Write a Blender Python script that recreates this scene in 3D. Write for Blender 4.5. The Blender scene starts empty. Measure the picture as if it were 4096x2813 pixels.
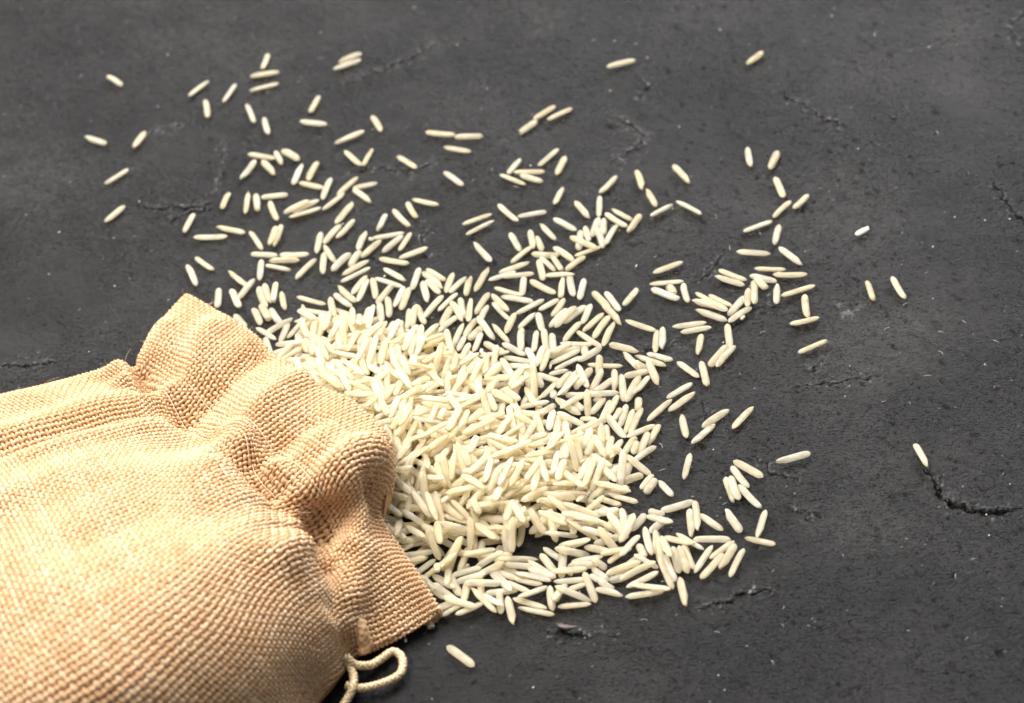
import bpy, math, random
import numpy as np
from mathutils import Matrix, Vector
SC=bpy.context.scene
COL=SC.collection
MM=0.001
# ------------------------------------------------------------------ camera
CAM={'loc': [0.0, -402.245, 375.099], 'fw': [0.0, 0.7313537016191705, -0.6819983600624985], 'up': [0.13917310096006544, 0.6753611989040085, 0.7242362176694146], 'rt': [0.9902680687415704, -0.09491582661957716, -0.10178476255296239], 'lens': 81.298828125}
cam=bpy.data.cameras.new('camera'); co=bpy.data.objects.new('camera',cam); COL.objects.link(co)
R_,U_,F_=[Vector(CAM[k]) for k in ('rt','up','fw')]
m=Matrix.Identity(4)
for i in range(3):
    m[i][0]=R_[i]; m[i][1]=U_[i]; m[i][2]=-F_[i]; m[i][3]=CAM['loc'][i]*MM
co.matrix_world=m
cam.sensor_width=36; cam.sensor_fit='HORIZONTAL'; cam.lens=CAM['lens']
cam.clip_start=.01; cam.clip_end=50
cam.dof.use_dof=True; cam.dof.focus_distance=.524; cam.dof.aperture_fstop=17
SC.camera=co
# ------------------------------------------------------------------ light
SC.view_settings.view_transform='Standard'; SC.view_settings.look='None'
SC.view_settings.exposure=0.0; SC.view_settings.gamma=1
w=bpy.data.worlds.new('World'); SC.world=w; w.use_nodes=True
w.node_tree.nodes['Background'].inputs[0].default_value=(.93,.96,1,1)
w.node_tree.nodes['Background'].inputs[1].default_value=.38
def area(name,loc,target,size,size_y,power,color):
    l=bpy.data.lights.new(name,'AREA'); l.shape='RECTANGLE'; l.size=size; l.size_y=size_y
    l.energy=power; l.color=color
    o=bpy.data.objects.new(name,l); COL.objects.link(o); o.location=loc
    o.rotation_euler=(Vector(target)-Vector(loc)).to_track_quat('-Z','Y').to_euler()
    return o
area('key_softbox',(-.30,.36,.80),(-.02,0,0),.85,.75,33,(1,.962,.905))
area('back_window',(.62,1.15,.80),(.06,.02,0),.62,.5,28.0,(.98,.985,1))
# ------------------------------------------------------------------ helpers
def tag(o,label=None,cat=None,group=None,kind=None):
    if label: o['label']=label
    if cat: o['category']=cat
    if group: o['group']=group
    if kind: o['kind']=kind
    return o
def mesh_np(name,V,Q,mat,smooth=True,attrs=None,uv=None):
    V=np.asarray(V,np.float32); Q=np.asarray(Q,np.int32)
    me=bpy.data.meshes.new(name); n=len(Q); k=Q.shape[1]
    me.vertices.add(len(V)); me.vertices.foreach_set('co',V.ravel())
    me.loops.add(n*k); me.loops.foreach_set('vertex_index',Q.ravel())
    me.polygons.add(n); me.polygons.foreach_set('loop_start',np.arange(0,n*k,k,dtype=np.int32))
    try: me.polygons.foreach_set('loop_total',np.full(n,k,np.int32))
    except Exception: pass
    me.polygons.foreach_set('use_smooth',np.full(n,smooth))
    if uv is not None:
        l=me.uv_layers.new(name='UVMap'); l.data.foreach_set('uv',np.asarray(uv,np.float32)[Q.ravel()].ravel())
    for a,v in (attrs or {}).items():
        at=me.attributes.new(a,'FLOAT','POINT'); at.data.foreach_set('value',np.asarray(v,np.float32))
    me.update(calc_edges=True); me.validate()
    if mat: me.materials.append(mat)
    return me
def link(name,me,parent=None,loc=None):
    o=bpy.data.objects.new(name,me); COL.objects.link(o)
    if parent: o.parent=parent
    if loc is not None: o.location=loc
    return o
def grid_faces(nr,nc,off=0):
    i=np.arange(nr-1)[:,None]*nc+np.arange(nc-1)[None]+off
    i=i.ravel(); return np.stack([i,i+1,i+nc+1,i+nc],1)
class N:
    def __init__(s,name):
        s.m=bpy.data.materials.new(name); s.m.use_nodes=True; s.t=s.m.node_tree; s.t.nodes.clear()
    def n(s,ty,ins=None,**kw):
        x=s.t.nodes.new(ty)
        for k,v in kw.items(): setattr(x,k,v)
        for k,v in (ins or {}).items():
            if isinstance(v,bpy.types.NodeSocket): s.t.links.new(v,x.inputs[k])
            else: x.inputs[k].default_value=v
        return x
    def ramp(s,f,stops):
        r=s.n('ShaderNodeValToRGB',{0:f}); e=r.color_ramp.elements
        while len(e)<len(stops): e.new(.5)
        for q,(p,c) in zip(e,stops):
            q.position=p; q.color=(c[0],c[1],c[2],1) if hasattr(c,'__len__') else (c,c,c,1)
        return r.outputs[0]
    def math(s,op,a,b=0.0,c=None):
        d={0:a,1:b}
        if c is not None: d[2]=c
        return s.n('ShaderNodeMath',d,operation=op).outputs[0]
    def mix(s,f,a,b,mode='MIX'):
        x=s.n('ShaderNodeMix',data_type='RGBA',blend_type=mode)
        for k,v in ((0,f),(6,a),(7,b)):
            if isinstance(v,bpy.types.NodeSocket): s.t.links.new(v,x.inputs[k])
            else: x.inputs[k].default_value=v
        return x.outputs[2]
    def out(s,sh):
        o=s.n('ShaderNodeOutputMaterial'); s.t.links.new(sh,o.inputs[0]); return s.m
# ------------------------------------------------------------------ noise
rng=np.random.default_rng(11)
def fnoise(ny,nx,lo,hi,seed,aniso=1.0,ang=0.0):
    r=np.random.default_rng(seed); f=np.fft.rfft2(r.standard_normal((ny,nx)))
    fy=np.fft.fftfreq(ny)[:,None]; fx=np.fft.rfftfreq(nx)[None]
    c,s=math.cos(ang),math.sin(ang)
    a=(fx*c+fy*s); b=(-fx*s+fy*c)*aniso
    k=np.sqrt(a*a+b*b)
    g=np.exp(-(k*lo)**2)*(1-np.exp(-(k*hi)**2))
    q=np.fft.irfft2(f*g,s=(ny,nx)); return q/q.std()
# ------------------------------------------------------------------ table
CR=[('.6 .35 1', [[79.34, 89.19, 0.0], [82.19, 82.22, -0.0], [86.43, 76.76, 0.0], [89.06, 72.31, 0.0], [92.02, 69.72, 0.0], [94.78, 66.24, 0.0]]), ('.7 .35 1', [[124.91, 39.24, 0.0], [125.86, 31.98, 0.0], [127.0, 25.66, 0.0], [129.76, 17.4, 0.0]]), ('1.3 .6 1', [[86.92, -54.19, 0.0], [87.43, -58.38, 0.0], [88.12, -62.54, 0.0], [89.13, -65.67, 0.0], [91.42, -68.22, 0.0], [95.71, -70.36, 0.0], [100.28, -71.23, 0.0], [106.99, -71.21, 0.0]]), ('.8 .5 1', [[-93.17, 76.66, 0.0], [-87.3, 74.25, 0.0], [-81.47, 73.33, 0.0], [-76.24, 72.17, 0.0], [-70.44, 72.72, 0.0]]), ('.8 .5 1', [[-85.07, 65.79, 0.0], [-81.43, 69.32, 0.0], [-75.65, 70.22, 0.0], [-71.02, 70.66, 0.0]]), ('.8 .45 1', [[-125.54, 21.88, 0.0], [-117.79, 19.82, 0.0], [-113.45, 19.88, 0.0], [-109.67, 20.37, 0.0]]), ('.55 .35 1', [[-36.78, 115.53, 0.0], [-29.26, 119.51, 0.0], [-23.01, 121.55, 0.0], [-16.7, 124.22, 0.0], [-12.14, 127.76, 0.0], [-2.5, 132.26, 0.0]]), ('.4 .35 1', [[-77.04, 110.17, 0.0], [-81.87, 107.9, 0.0], [-87.32, 108.16, 0.0], [-91.48, 104.77, 0.0]]), ('.35 .3 1', [[-69.79, 100.2, 0.0], [-69.22, 90.4, 0.0], [-69.83, 82.96, 0.0], [-72.18, 74.21, 0.0]]), ('.4 .35 1', [[-38.33, 77.38, 0.0], [-28.99, 77.52, 0.0], [-17.49, 74.93, 0.0], [-11.56, 76.4, -0.0]]), ('.4 .45 1', [[33.96, 86.04, 0.0], [40.19, 79.77, 0.0], [42.13, 72.66, 0.0], [36.46, 69.26, 0.0], [30.72, 64.98, 0.0]]), ('.45 .4 1', [[44.29, 14.28, 0.0], [50.46, 19.2, 0.0], [55.77, 25.07, 0.0]]), ('.45 .3 1', [[65.02, -24.5, 0.0], [71.04, -25.14, 0.0], [77.22, -24.91, 0.0], [84.45, -24.6, 0.0]]), ('.5 .3 1', [[67.23, -20.94, 0.0], [69.27, -18.36, 0.0], [72.17, -15.17, -0.0]]), ('.35 .3 1', [[18.22, -9.42, 0.0], [32.88, -5.54, 0.0], [41.48, -4.23, 0.0]]), ('.4 .3 1', [[41.46, -24.6, 0.0], [41.87, -29.79, 0.0], [41.28, -35.42, 0.0]]), ('.5 .35 1', [[49.49, -43.39, 0.0], [54.19, -50.54, -0.0], [60.35, -54.46, 0.0]]), ('.45 .35 1', [[151.36, 106.66, 0.0], [144.81, 99.89, 0.0], [145.2, 87.53, 0.0]]), ('.5 .5 1', [[42.25, 103.98, 0.0], [45.97, 96.05, 0.0], [41.59, 90.13, -0.0]]), ('.4 .3 1', [[57.52, 3.42, 0.0], [63.95, 3.67, 0.0], [66.73, 1.49, 0.0]]), ('.35 .3 1', [[-20.92, 57.43, 0.0], [-18.02, 49.71, 0.0], [-19.04, 42.97, -0.0], [-15.66, 35.4, 0.0]]), ('.5 .4 1', [[53.25, -61.15, 0.0], [57.7, -63.33, 0.0], [60.02, -66.41, 0.0]]), ('.5 .4 1', [[29.06, -85.97, 0.0], [37.65, -85.09, 0.0], [46.46, -83.01, 0.0], [48.07, -84.55, 0.0]]), ('.4 .4 1', [[-1.91, -86.41, 0.0], [7.11, -89.26, 0.0], [15.37, -90.28, 0.0]])]
def build_table():
    dx=.33
    xs=np.arange(-150,165,dx); ys=np.arange(-125,190,dx)
    ny,nx=len(ys),len(xs)
    X,Y=np.meshgrid(xs,ys)
    Hh=-.45+.12*fnoise(ny,nx,60,400,1)+.05*fnoise(ny,nx,12,60,2)
    t1=fnoise(ny,nx,10,70,81,1.6,.5); t2=fnoise(ny,nx,6,45,82,2.2,.35)
    Hh+= .13*np.tanh((t1-.5)*7)+.08*np.tanh((t2-.8)*6)-.05*np.tanh((t1+1.1)*9)
    region=1/(1+np.exp(-2.2*(fnoise(ny,nx,70,500,3)+.3+ .010*(X-0)-.008*(Y-20))))
    p1=fnoise(ny,nx,3.0,9,4,1.9,.35); p2=fnoise(ny,nx,2.0,6,5,1.6,.2); p3=fnoise(ny,nx,4.5,18,15,2.4,.5)
    Hh-= region*(.26*np.clip(p1-1.1,0,2)+.24*np.clip(p2-1.0,0,2)+.42*np.clip(p3-1.6,0,2))
    Hh+= region*.035*p2
    Hh-= (1-region)*(.10*np.clip(p1-1.3,0,2))+.02*p3
    strokes=fnoise(ny,nx,1.5,8,6,9,2.85)+.6*fnoise(ny,nx,3,30,7,10,.5)
    Hh+= .013*strokes
    cdist=np.full_like(X,6.0); ctap=np.zeros_like(X); scuff=np.zeros_like(X); wig=fnoise(ny,nx,3,20,8); wig2=fnoise(ny,nx,8,40,9)
    for head,pts in CR:
        dep,wd,side=[float(q) for q in head.split()]
        P=np.array(pts)[:,:2]
        x0,y0=P.min(0)-7; x1,y1=P.max(0)+7
        j0,j1=np.searchsorted(xs,[x0,x1]); i0,i1=np.searchsorted(ys,[y0,y1])
        if j1<=j0 or i1<=i0: continue
        sl=(slice(i0,i1),slice(j0,j1))
        xx=X[sl]+.15*wig[sl]+.35*wig2[sl]; yy=Y[sl]+.15*np.roll(wig,40,1)[sl]+.35*np.roll(wig2,60,0)[sl]
        best=np.full(xx.shape,1e9); sgn=np.zeros(xx.shape); tt=np.zeros(xx.shape)
        n=len(P)-1
        for k in range(n):
            a,b=P[k],P[k+1]; d=b-a; L2=d@d
            t=np.clip(((xx-a[0])*d[0]+(yy-a[1])*d[1])/L2,0,1)
            ex=xx-a[0]-t*d[0]; ey=yy-a[1]-t*d[1]; r=np.hypot(ex,ey)
            q=r<best; best[q]=r[q]; sgn[q]=np.sign(d[0]*ey-d[1]*ex)[q]*(1 if d[0]>=0 else -1); tt[q]=((k+t)/n)[q]
        taper=np.clip(np.sin(np.pi*np.clip(tt,0.02,.98))*1.8,0,1)*(.55+.45*np.clip(wig2[sl]+.6,0,1))
        nb=best<cdist[sl].__abs__(); cdist[sl]=np.where(nb,best*np.where(sgn==0,1,sgn),cdist[sl]); ctap[sl]=np.where(nb,taper*dep,ctap[sl])
        g=np.exp(-(best/wd)**2)*taper
        dep*=1.5
        Hh[sl]-=dep*.8*g
        up=np.where(sgn>0,np.exp(-((best-wd*1.3)/(wd*1.1))**2),0)*taper
        Hh[sl]+=dep*.3*up
        near=np.exp(-(best/2.2)**2)*taper
        Hh[sl]+=near*.07*wig[sl]
        scuff[sl]=np.maximum(scuff[sl],np.clip(up*.3*np.clip(wig[sl]*.8+.2,0,1)+near*np.clip(np.roll(wig,90,1)[sl]-1.3,0,1)*.8,0,1))
    s1=fnoise(ny,nx,1.6,5,21); s2=fnoise(ny,nx,30,200,22)
    scuff=np.maximum(scuff,np.clip((s1-3.25-.25*(-s2))*2.2,0,.8))
    for bx,by,br,ba in [(69.63, -68.9, 9, 0.05), (22.45, 132.86, 7, 0.06), (87.7, 36.95, 18, 0.06), (134.61, 102.37, 10, 0.05), (91.45, -16.11, 14, 0.05), (40.1, 30.15, 14, 0.03)]:
        scuff=np.maximum(scuff,ba*np.clip(np.exp(-((X-bx)**2+(Y-by)**2)/br**2)*(1+.5*wig2+.35*wig)-.15,0,1))
    for pw_,al,pts in [(0.45, 0.3, [[77.91, 1.68, 0.0], [79.21, -0.82, 0.0], [80.38, -2.33, 0.0], [82.55, -1.52, 0.0], [85.99, 0.29, 0.0]]), (0.5, 0.3, [[76.61, -2.17, 0.0], [78.75, -3.09, 0.0], [80.38, -2.33, 0.0], [81.08, -4.05, -0.0], [81.8, -5.14, -0.0]]), (0.5, 0.22, [[-69.78, 101.17, 0.0], [-68.85, 93.2, 0.0], [-69.83, 83.9, 0.0], [-71.95, 75.07, 0.0]]), (0.5, 0.2, [[-82.47, 108.04, 0.0], [-87.31, 107.76, 0.0], [-90.89, 105.43, 0.0]]), (0.35, 0.25, [[-39.1, 135.31, 0.0], [-41.27, 133.91, 0.0], [-41.51, 130.57, 0.0]]), (0.4, 0.16, [[-18.63, 75.19, 0.0], [-13.37, 75.5, 0.0], [-10.92, 77.19, 0.0]]), (0.4, 0.16, [[-23.09, 68.78, 0.0], [-20.07, 70.87, 0.0], [-18.63, 75.19, 0.0]]), (0.3, 0.2, [[82.09, 81.65, 0.0], [85.56, 78.32, 0.0], [89.17, 72.86, -0.0]]), (0.5, 0.1, [[-125.78, 75.98, 0.0], [-121.33, 79.57, 0.0], [-115.71, 83.87, 0.0]]), (0.35, 0.12, [[33.01, 78.55, 0.0], [39.05, 80.03, 0.0], [44.33, 75.95, 0.0]]), (0.3, 0.14, [[70.97, -14.93, -0.0], [73.83, -10.93, 0.0]]), (0.3, 0.2, [[116.47, 96.45, 0.0], [119.95, 96.02, 0.0], [123.88, 97.53, 0.0]])]:
        P=np.array(pts)[:,:2]; x0,y0=P.min(0)-4; x1,y1=P.max(0)+4
        j0,j1=np.searchsorted(xs,[x0,x1]); i0,i1=np.searchsorted(ys,[y0,y1]); sl=(slice(i0,i1),slice(j0,j1))
        xx=X[sl]+.3*wig[sl]; yy=Y[sl]+.3*np.roll(wig,40,1)[sl]; best=np.full(xx.shape,1e9)
        for a,b in zip(P[:-1],P[1:]):
            d=b-a; t=np.clip(((xx-a[0])*d[0]+(yy-a[1])*d[1])/(d@d),0,1); best=np.minimum(best,np.hypot(xx-a[0]-t*d[0],yy-a[1]-t*d[1]))
        scuff[sl]=np.maximum(scuff[sl],al*np.exp(-(best/pw_)**2)*np.clip(.7+.6*wig2[sl]+.3*wig[sl],0,1.3))
    Hh=np.minimum(Hh,.35)
    # wide outer margin, same sheet
    ex=np.array([-900,-600,-400,-280,-210,-175.]); lx=np.concatenate([ex,xs,-ex[::-1]+15])
    ly=np.concatenate([ex+25,ys,-ex[::-1]+40])
    ZZ=np.pad(Hh,((6,6),(6,6)),mode='edge'); SS=np.pad(scuff,((6,6),(6,6))); CD=np.pad(cdist,((6,6),(6,6)),constant_values=6.0); CT=np.pad(ctap,((6,6),(6,6)))
    XX,YY=np.meshgrid(lx,ly)
    V=np.stack([XX,YY,ZZ],-1).reshape(-1,3)*MM
    k=N('dark_plaster')
    geo=k.n('ShaderNodeNewGeometry').outputs['Position']
    mp=k.n('ShaderNodeMapping',{0:geo,3:(1000,1000,1000)}).outputs[0]
    big=k.n('ShaderNodeTexNoise',{'Vector':mp,'Scale':.018,'Detail':6.0,'Roughness':.62}).outputs[0]
    mid=k.n('ShaderNodeTexNoise',{'Vector':mp,'Scale':.16,'Detail':7.0,'Roughness':.68}).outputs[0]
    fine=k.n('ShaderNodeTexNoise',{'Vector':mp,'Scale':2.6,'Detail':5.0,'Roughness':.7}).outputs[0]
    mps=k.n('ShaderNodeMapping',{0:mp,2:(0,0,.45),3:(.25,1.6,1)}).outputs[0]
    strk=k.n('ShaderNodeTexNoise',{'Vector':mps,'Scale':1.1,'Detail':5.0,'Roughness':.7}).outputs[0]
    base=k.ramp(big,[(.30,(.006,.0058,.0062)),(.50,(.0135,.0130,.0134)),(.70,(.027,.0260,.0264))])
    b2=k.mix(.55,base,k.ramp(mid,[(.3,(.62,.62,.64)),(.5,(1,1,1)),(.72,(1.45,1.43,1.42))]),'MULTIPLY')
    b3=k.mix(.5,b2,k.ramp(fine,[(.3,.6),(.5,1.0),(.7,1.5)]),'MULTIPLY')
    cloud=k.ramp(k.n('ShaderNodeTexNoise',{'Vector':mp,'Scale':.05,'Detail':8.0,'Roughness':.75,'Distortion':.6}).outputs[0],[(.60,0.0),(.80,1.0)])
    b4=k.mix(k.math('MULTIPLY',cloud,.35),b3,(.060,.058,.058,1))
    at=k.n('ShaderNodeAttribute',attribute_name='scuff').outputs['Fac']
    b5=k.mix(at,b4,(.26,.255,.25,1))
    rough=k.ramp(mid,[(.3,.38),(.7,.54)])
    h=k.math('ADD',k.math('MULTIPLY',fine,.6),k.math('MULTIPLY',strk,.5))
    vor=k.n('ShaderNodeTexVoronoi',{'Vector':mp,'Scale':1.5,'Randomness':1.0}).outputs['Distance']
    pit=k.ramp(vor,[(.06,0.0),(.2,1.0)])
    h=k.math('ADD',h,k.math('MULTIPLY',pit,.2))
    mpc=k.n('ShaderNodeMapping',{0:mp,2:(0,0,.3),3:(.75,1.2,1)}).outputs[0]
    cre=k.n('ShaderNodeTexNoise',{'Vector':mpc,'Scale':1.3,'Detail':2.0,'Roughness':.5,'Distortion':.5}).outputs[0]
    zone=k.ramp(k.n('ShaderNodeTexNoise',{'Vector':mp,'Scale':.022,'Detail':3.0}).outputs[0],[(.38,.08),(.56,1.0)])
    crv=k.ramp(cre,[(.37,0.0),(.45,1.0)])
    h=k.math('ADD',h,k.math('MULTIPLY',k.math('MULTIPLY',crv,zone),1.0))
    cd=k.n('ShaderNodeAttribute',attribute_name='crack_distance').outputs['Fac']
    ct=k.n('ShaderNodeAttribute',attribute_name='crack_depth').outputs['Fac']
    jn=k.n('ShaderNodeTexNoise',{'Vector':mp,'Scale':1.3,'Detail':4.0,'Roughness':.6}).outputs[0]
    cd2=k.math('ADD',cd,k.math('MULTIPLY',k.math('SUBTRACT',jn,.5),.9))
    gr=k.math('SUBTRACT',1.0,k.n('ShaderNodeMapRange',{0:k.math('DIVIDE',k.math('ABSOLUTE',cd2),k.math('MULTIPLY_ADD',ct,.95,.35)),1:.04,2:.34,3:0.0,4:1.0},interpolation_type='SMOOTHSTEP').outputs[0])
    stp=k.n('ShaderNodeMapRange',{0:cd2,1:-.25,2:.25,3:0.0,4:1.0},interpolation_type='SMOOTHSTEP').outputs[0]
    far=k.n('ShaderNodeMapRange',{0:k.math('ABSOLUTE',cd),1:.3,2:3.5,3:1.0,4:0.0},interpolation_type='SMOOTHSTEP').outputs[0]
    ch_=k.math('MULTIPLY',ct,k.math('SUBTRACT',k.math('MULTIPLY',k.math('MULTIPLY',stp,far),1.4),k.math('MULTIPLY',gr,4.5)))
    h=k.math('ADD',h,ch_)
    bump=k.n('ShaderNodeBump',{'Height':h,'Strength':1.0,'Distance':.00095}).outputs[0]
    p=k.n('ShaderNodeBsdfPrincipled',{'Base Color':b5,'Roughness':rough,'Normal':bump,'Specular IOR Level':.24})
    mat=k.out(p.outputs[0])
    me=mesh_np('tabletop',V,grid_faces(len(ly),len(lx)),mat,attrs={'scuff':SS.ravel(),'crack_distance':CD.ravel(),'crack_depth':CT.ravel()})
    tag(link('tabletop',me),'dark charcoal plaster tabletop with pits and cracks under the rice','tabletop',kind='structure')
build_table()
# ------------------------------------------------------------------ rice
def rice_mat():
    k=N('rice_grain_starch')
    oi=k.n('ShaderNodeObjectInfo').outputs['Random']
    at=k.n('ShaderNodeAttribute',attribute_name='tone').outputs['Fac']
    r=k.math('FRACT',k.math('ADD',oi,at))
    ch=k.n('ShaderNodeAttribute',attribute_name='chalk').outputs['Fac']
    oc=k.n('ShaderNodeObjectInfo').outputs['Alpha']
    uv=k.n('ShaderNodeUVMap').outputs[0]
    off=k.n('ShaderNodeCombineXYZ',{0:k.math('MULTIPLY',r,37.0),1:k.math('MULTIPLY',r,11.0),2:r}).outputs[0]
    vv=k.n('ShaderNodeVectorMath',{0:uv,1:off},operation='ADD').outputs[0]
    m1=k.n('ShaderNodeMapping',{0:vv,3:(2.0,16,1)}).outputs[0]
    streak=k.n('ShaderNodeTexNoise',{'Vector':m1,'Scale':1.0,'Detail':3.0,'Roughness':.6}).outputs[0]
    m2=k.n('ShaderNodeMapping',{0:vv,3:(5,3,1)}).outputs[0]
    cloud=k.n('ShaderNodeTexNoise',{'Vector':m2,'Scale':1.0,'Detail':2.0}).outputs[0]
    c=k.ramp(r,[(0,(.975,.865,.64)),(.35,(.99,.905,.72)),(.7,(.99,.935,.81)),(1,(.965,.855,.61))])
    c=k.mix(.6,c,k.ramp(streak,[(.3,.86),(.6,1.03)]),'MULTIPLY')
    # chalk: opaque white kernels
    c=k.mix(ch,c,(.93,.91,.86,1))
    # little brown germ scar at the tip of some
    sx=k.n('ShaderNodeSeparateXYZ',{0:uv}).outputs
    tip=k.math('GREATER_THAN',sx[0],.955)
    some=k.math('GREATER_THAN',k.math('FRACT',k.math('MULTIPLY',r,7.3)),.6)
    c=k.mix(k.math('MULTIPLY',k.math('MULTIPLY',tip,some),.45),c,(.36,.24,.10,1))
    bump=k.n('ShaderNodeBump',{'Height':streak,'Strength':.35,'Distance':.00008}).outputs[0]
    p=k.n('ShaderNodeBsdfPrincipled',{'Base Color':c,'Roughness':.38,'Normal':bump,'Specular IOR Level':.5})
    tl=k.n('ShaderNodeBsdfTranslucent',{'Color':k.mix(.5,c,(1,.96,.84,1)),'Normal':bump})
    m0=k.n('ShaderNodeMixShader',{0:.5,1:p.outputs[0],2:tl.outputs[0]})
    tr=k.n('ShaderNodeBsdfRefraction',{'Color':(.992,.95,.83,1),'Roughness':.28,'IOR':1.22,'Normal':bump})
    core=k.ramp(cloud,[(.35,.42),(.65,.68)])
    f=k.math('MULTIPLY',core,k.math('SUBTRACT',1.0,ch))
    mx=k.n('ShaderNodeMixShader',{0:f,1:m0.outputs[0],2:tr.outputs[0]})
    return k.out(mx.outputs[0])
RM=rice_mat()
def grain_shape(v,nr=13,ns=10):
    r=np.random.default_rng(100+v)
    broken=v>=10; notch=6<=v<10
    t=np.linspace(-1,1,nr); t=np.sign(t)*np.abs(t)**.58
    ex=r.uniform(3.8,7.0); pw=r.uniform(.58,.85); wv=r.uniform(-.05,.05)
    rad=np.clip(1-np.abs(t)**ex,0,1)**pw; rad[0]=rad[-1]=.1
    rad*=1+wv*t; rad[-1]=rad[0]=.1
    if broken: rad[-1]=.80; rad[-2]=.93
    bend=r.uniform(-.16,.16); flat=r.uniform(.9,1)
    a=np.arange(ns)/ns*2*math.pi
    V=[];UV=[]
    for i in range(nr):
        for j in range(ns):
            gr=1+.045*math.cos(4*a[j]+.6)
            y=rad[i]*math.cos(a[j])*.5*gr; z=rad[i]*math.sin(a[j])*.5*gr*flat; x=t[i]*.5
            y+=bend*(1-t[i]**2)
            if notch and t[i]>.45:
                q=(t[i]-.45)/.55; k=1-q**.8*(.95 if y>0 else .15)
                if y>0: y*=k
                if y<=0: x+=.012*q
            if broken and i==nr-1: x+=.05*math.cos(a[j])+.02*math.sin(2*a[j]+v)
            V.append((x,y,z)); UV.append(((t[i]+1)/2,j/ns))
    Q=[]
    for i in range(nr-1):
        for j in range(ns):
            j2=(j+1)%ns; Q.append((i*ns+j,i*ns+j2,(i+1)*ns+j2,(i+1)*ns+j))
    V.append((t[0]*.5-.005,V[0][1]*0+bend*0,0)); c0=len(V)-1; UV.append((0,.5))
    V.append((t[-1]*.5+(.0 if broken else .005),(-.12 if notch else 0),0)); c1=len(V)-1; UV.append((1,.5))
    for j in range(0,ns,2):
        j1=(j+1)%ns; j2=(j+2)%ns
        Q.append((c0,j2,j1,j)); b=(nr-1)*ns
        Q.append((c1,b+j,b+j1,b+j2))
    return np.array(V),np.array(Q),np.array(UV)
SH=[grain_shape(v) for v in range(12)]
def rows(s): return [[float(q) for q in l.split()] for l in s.strip().splitlines()]
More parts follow.
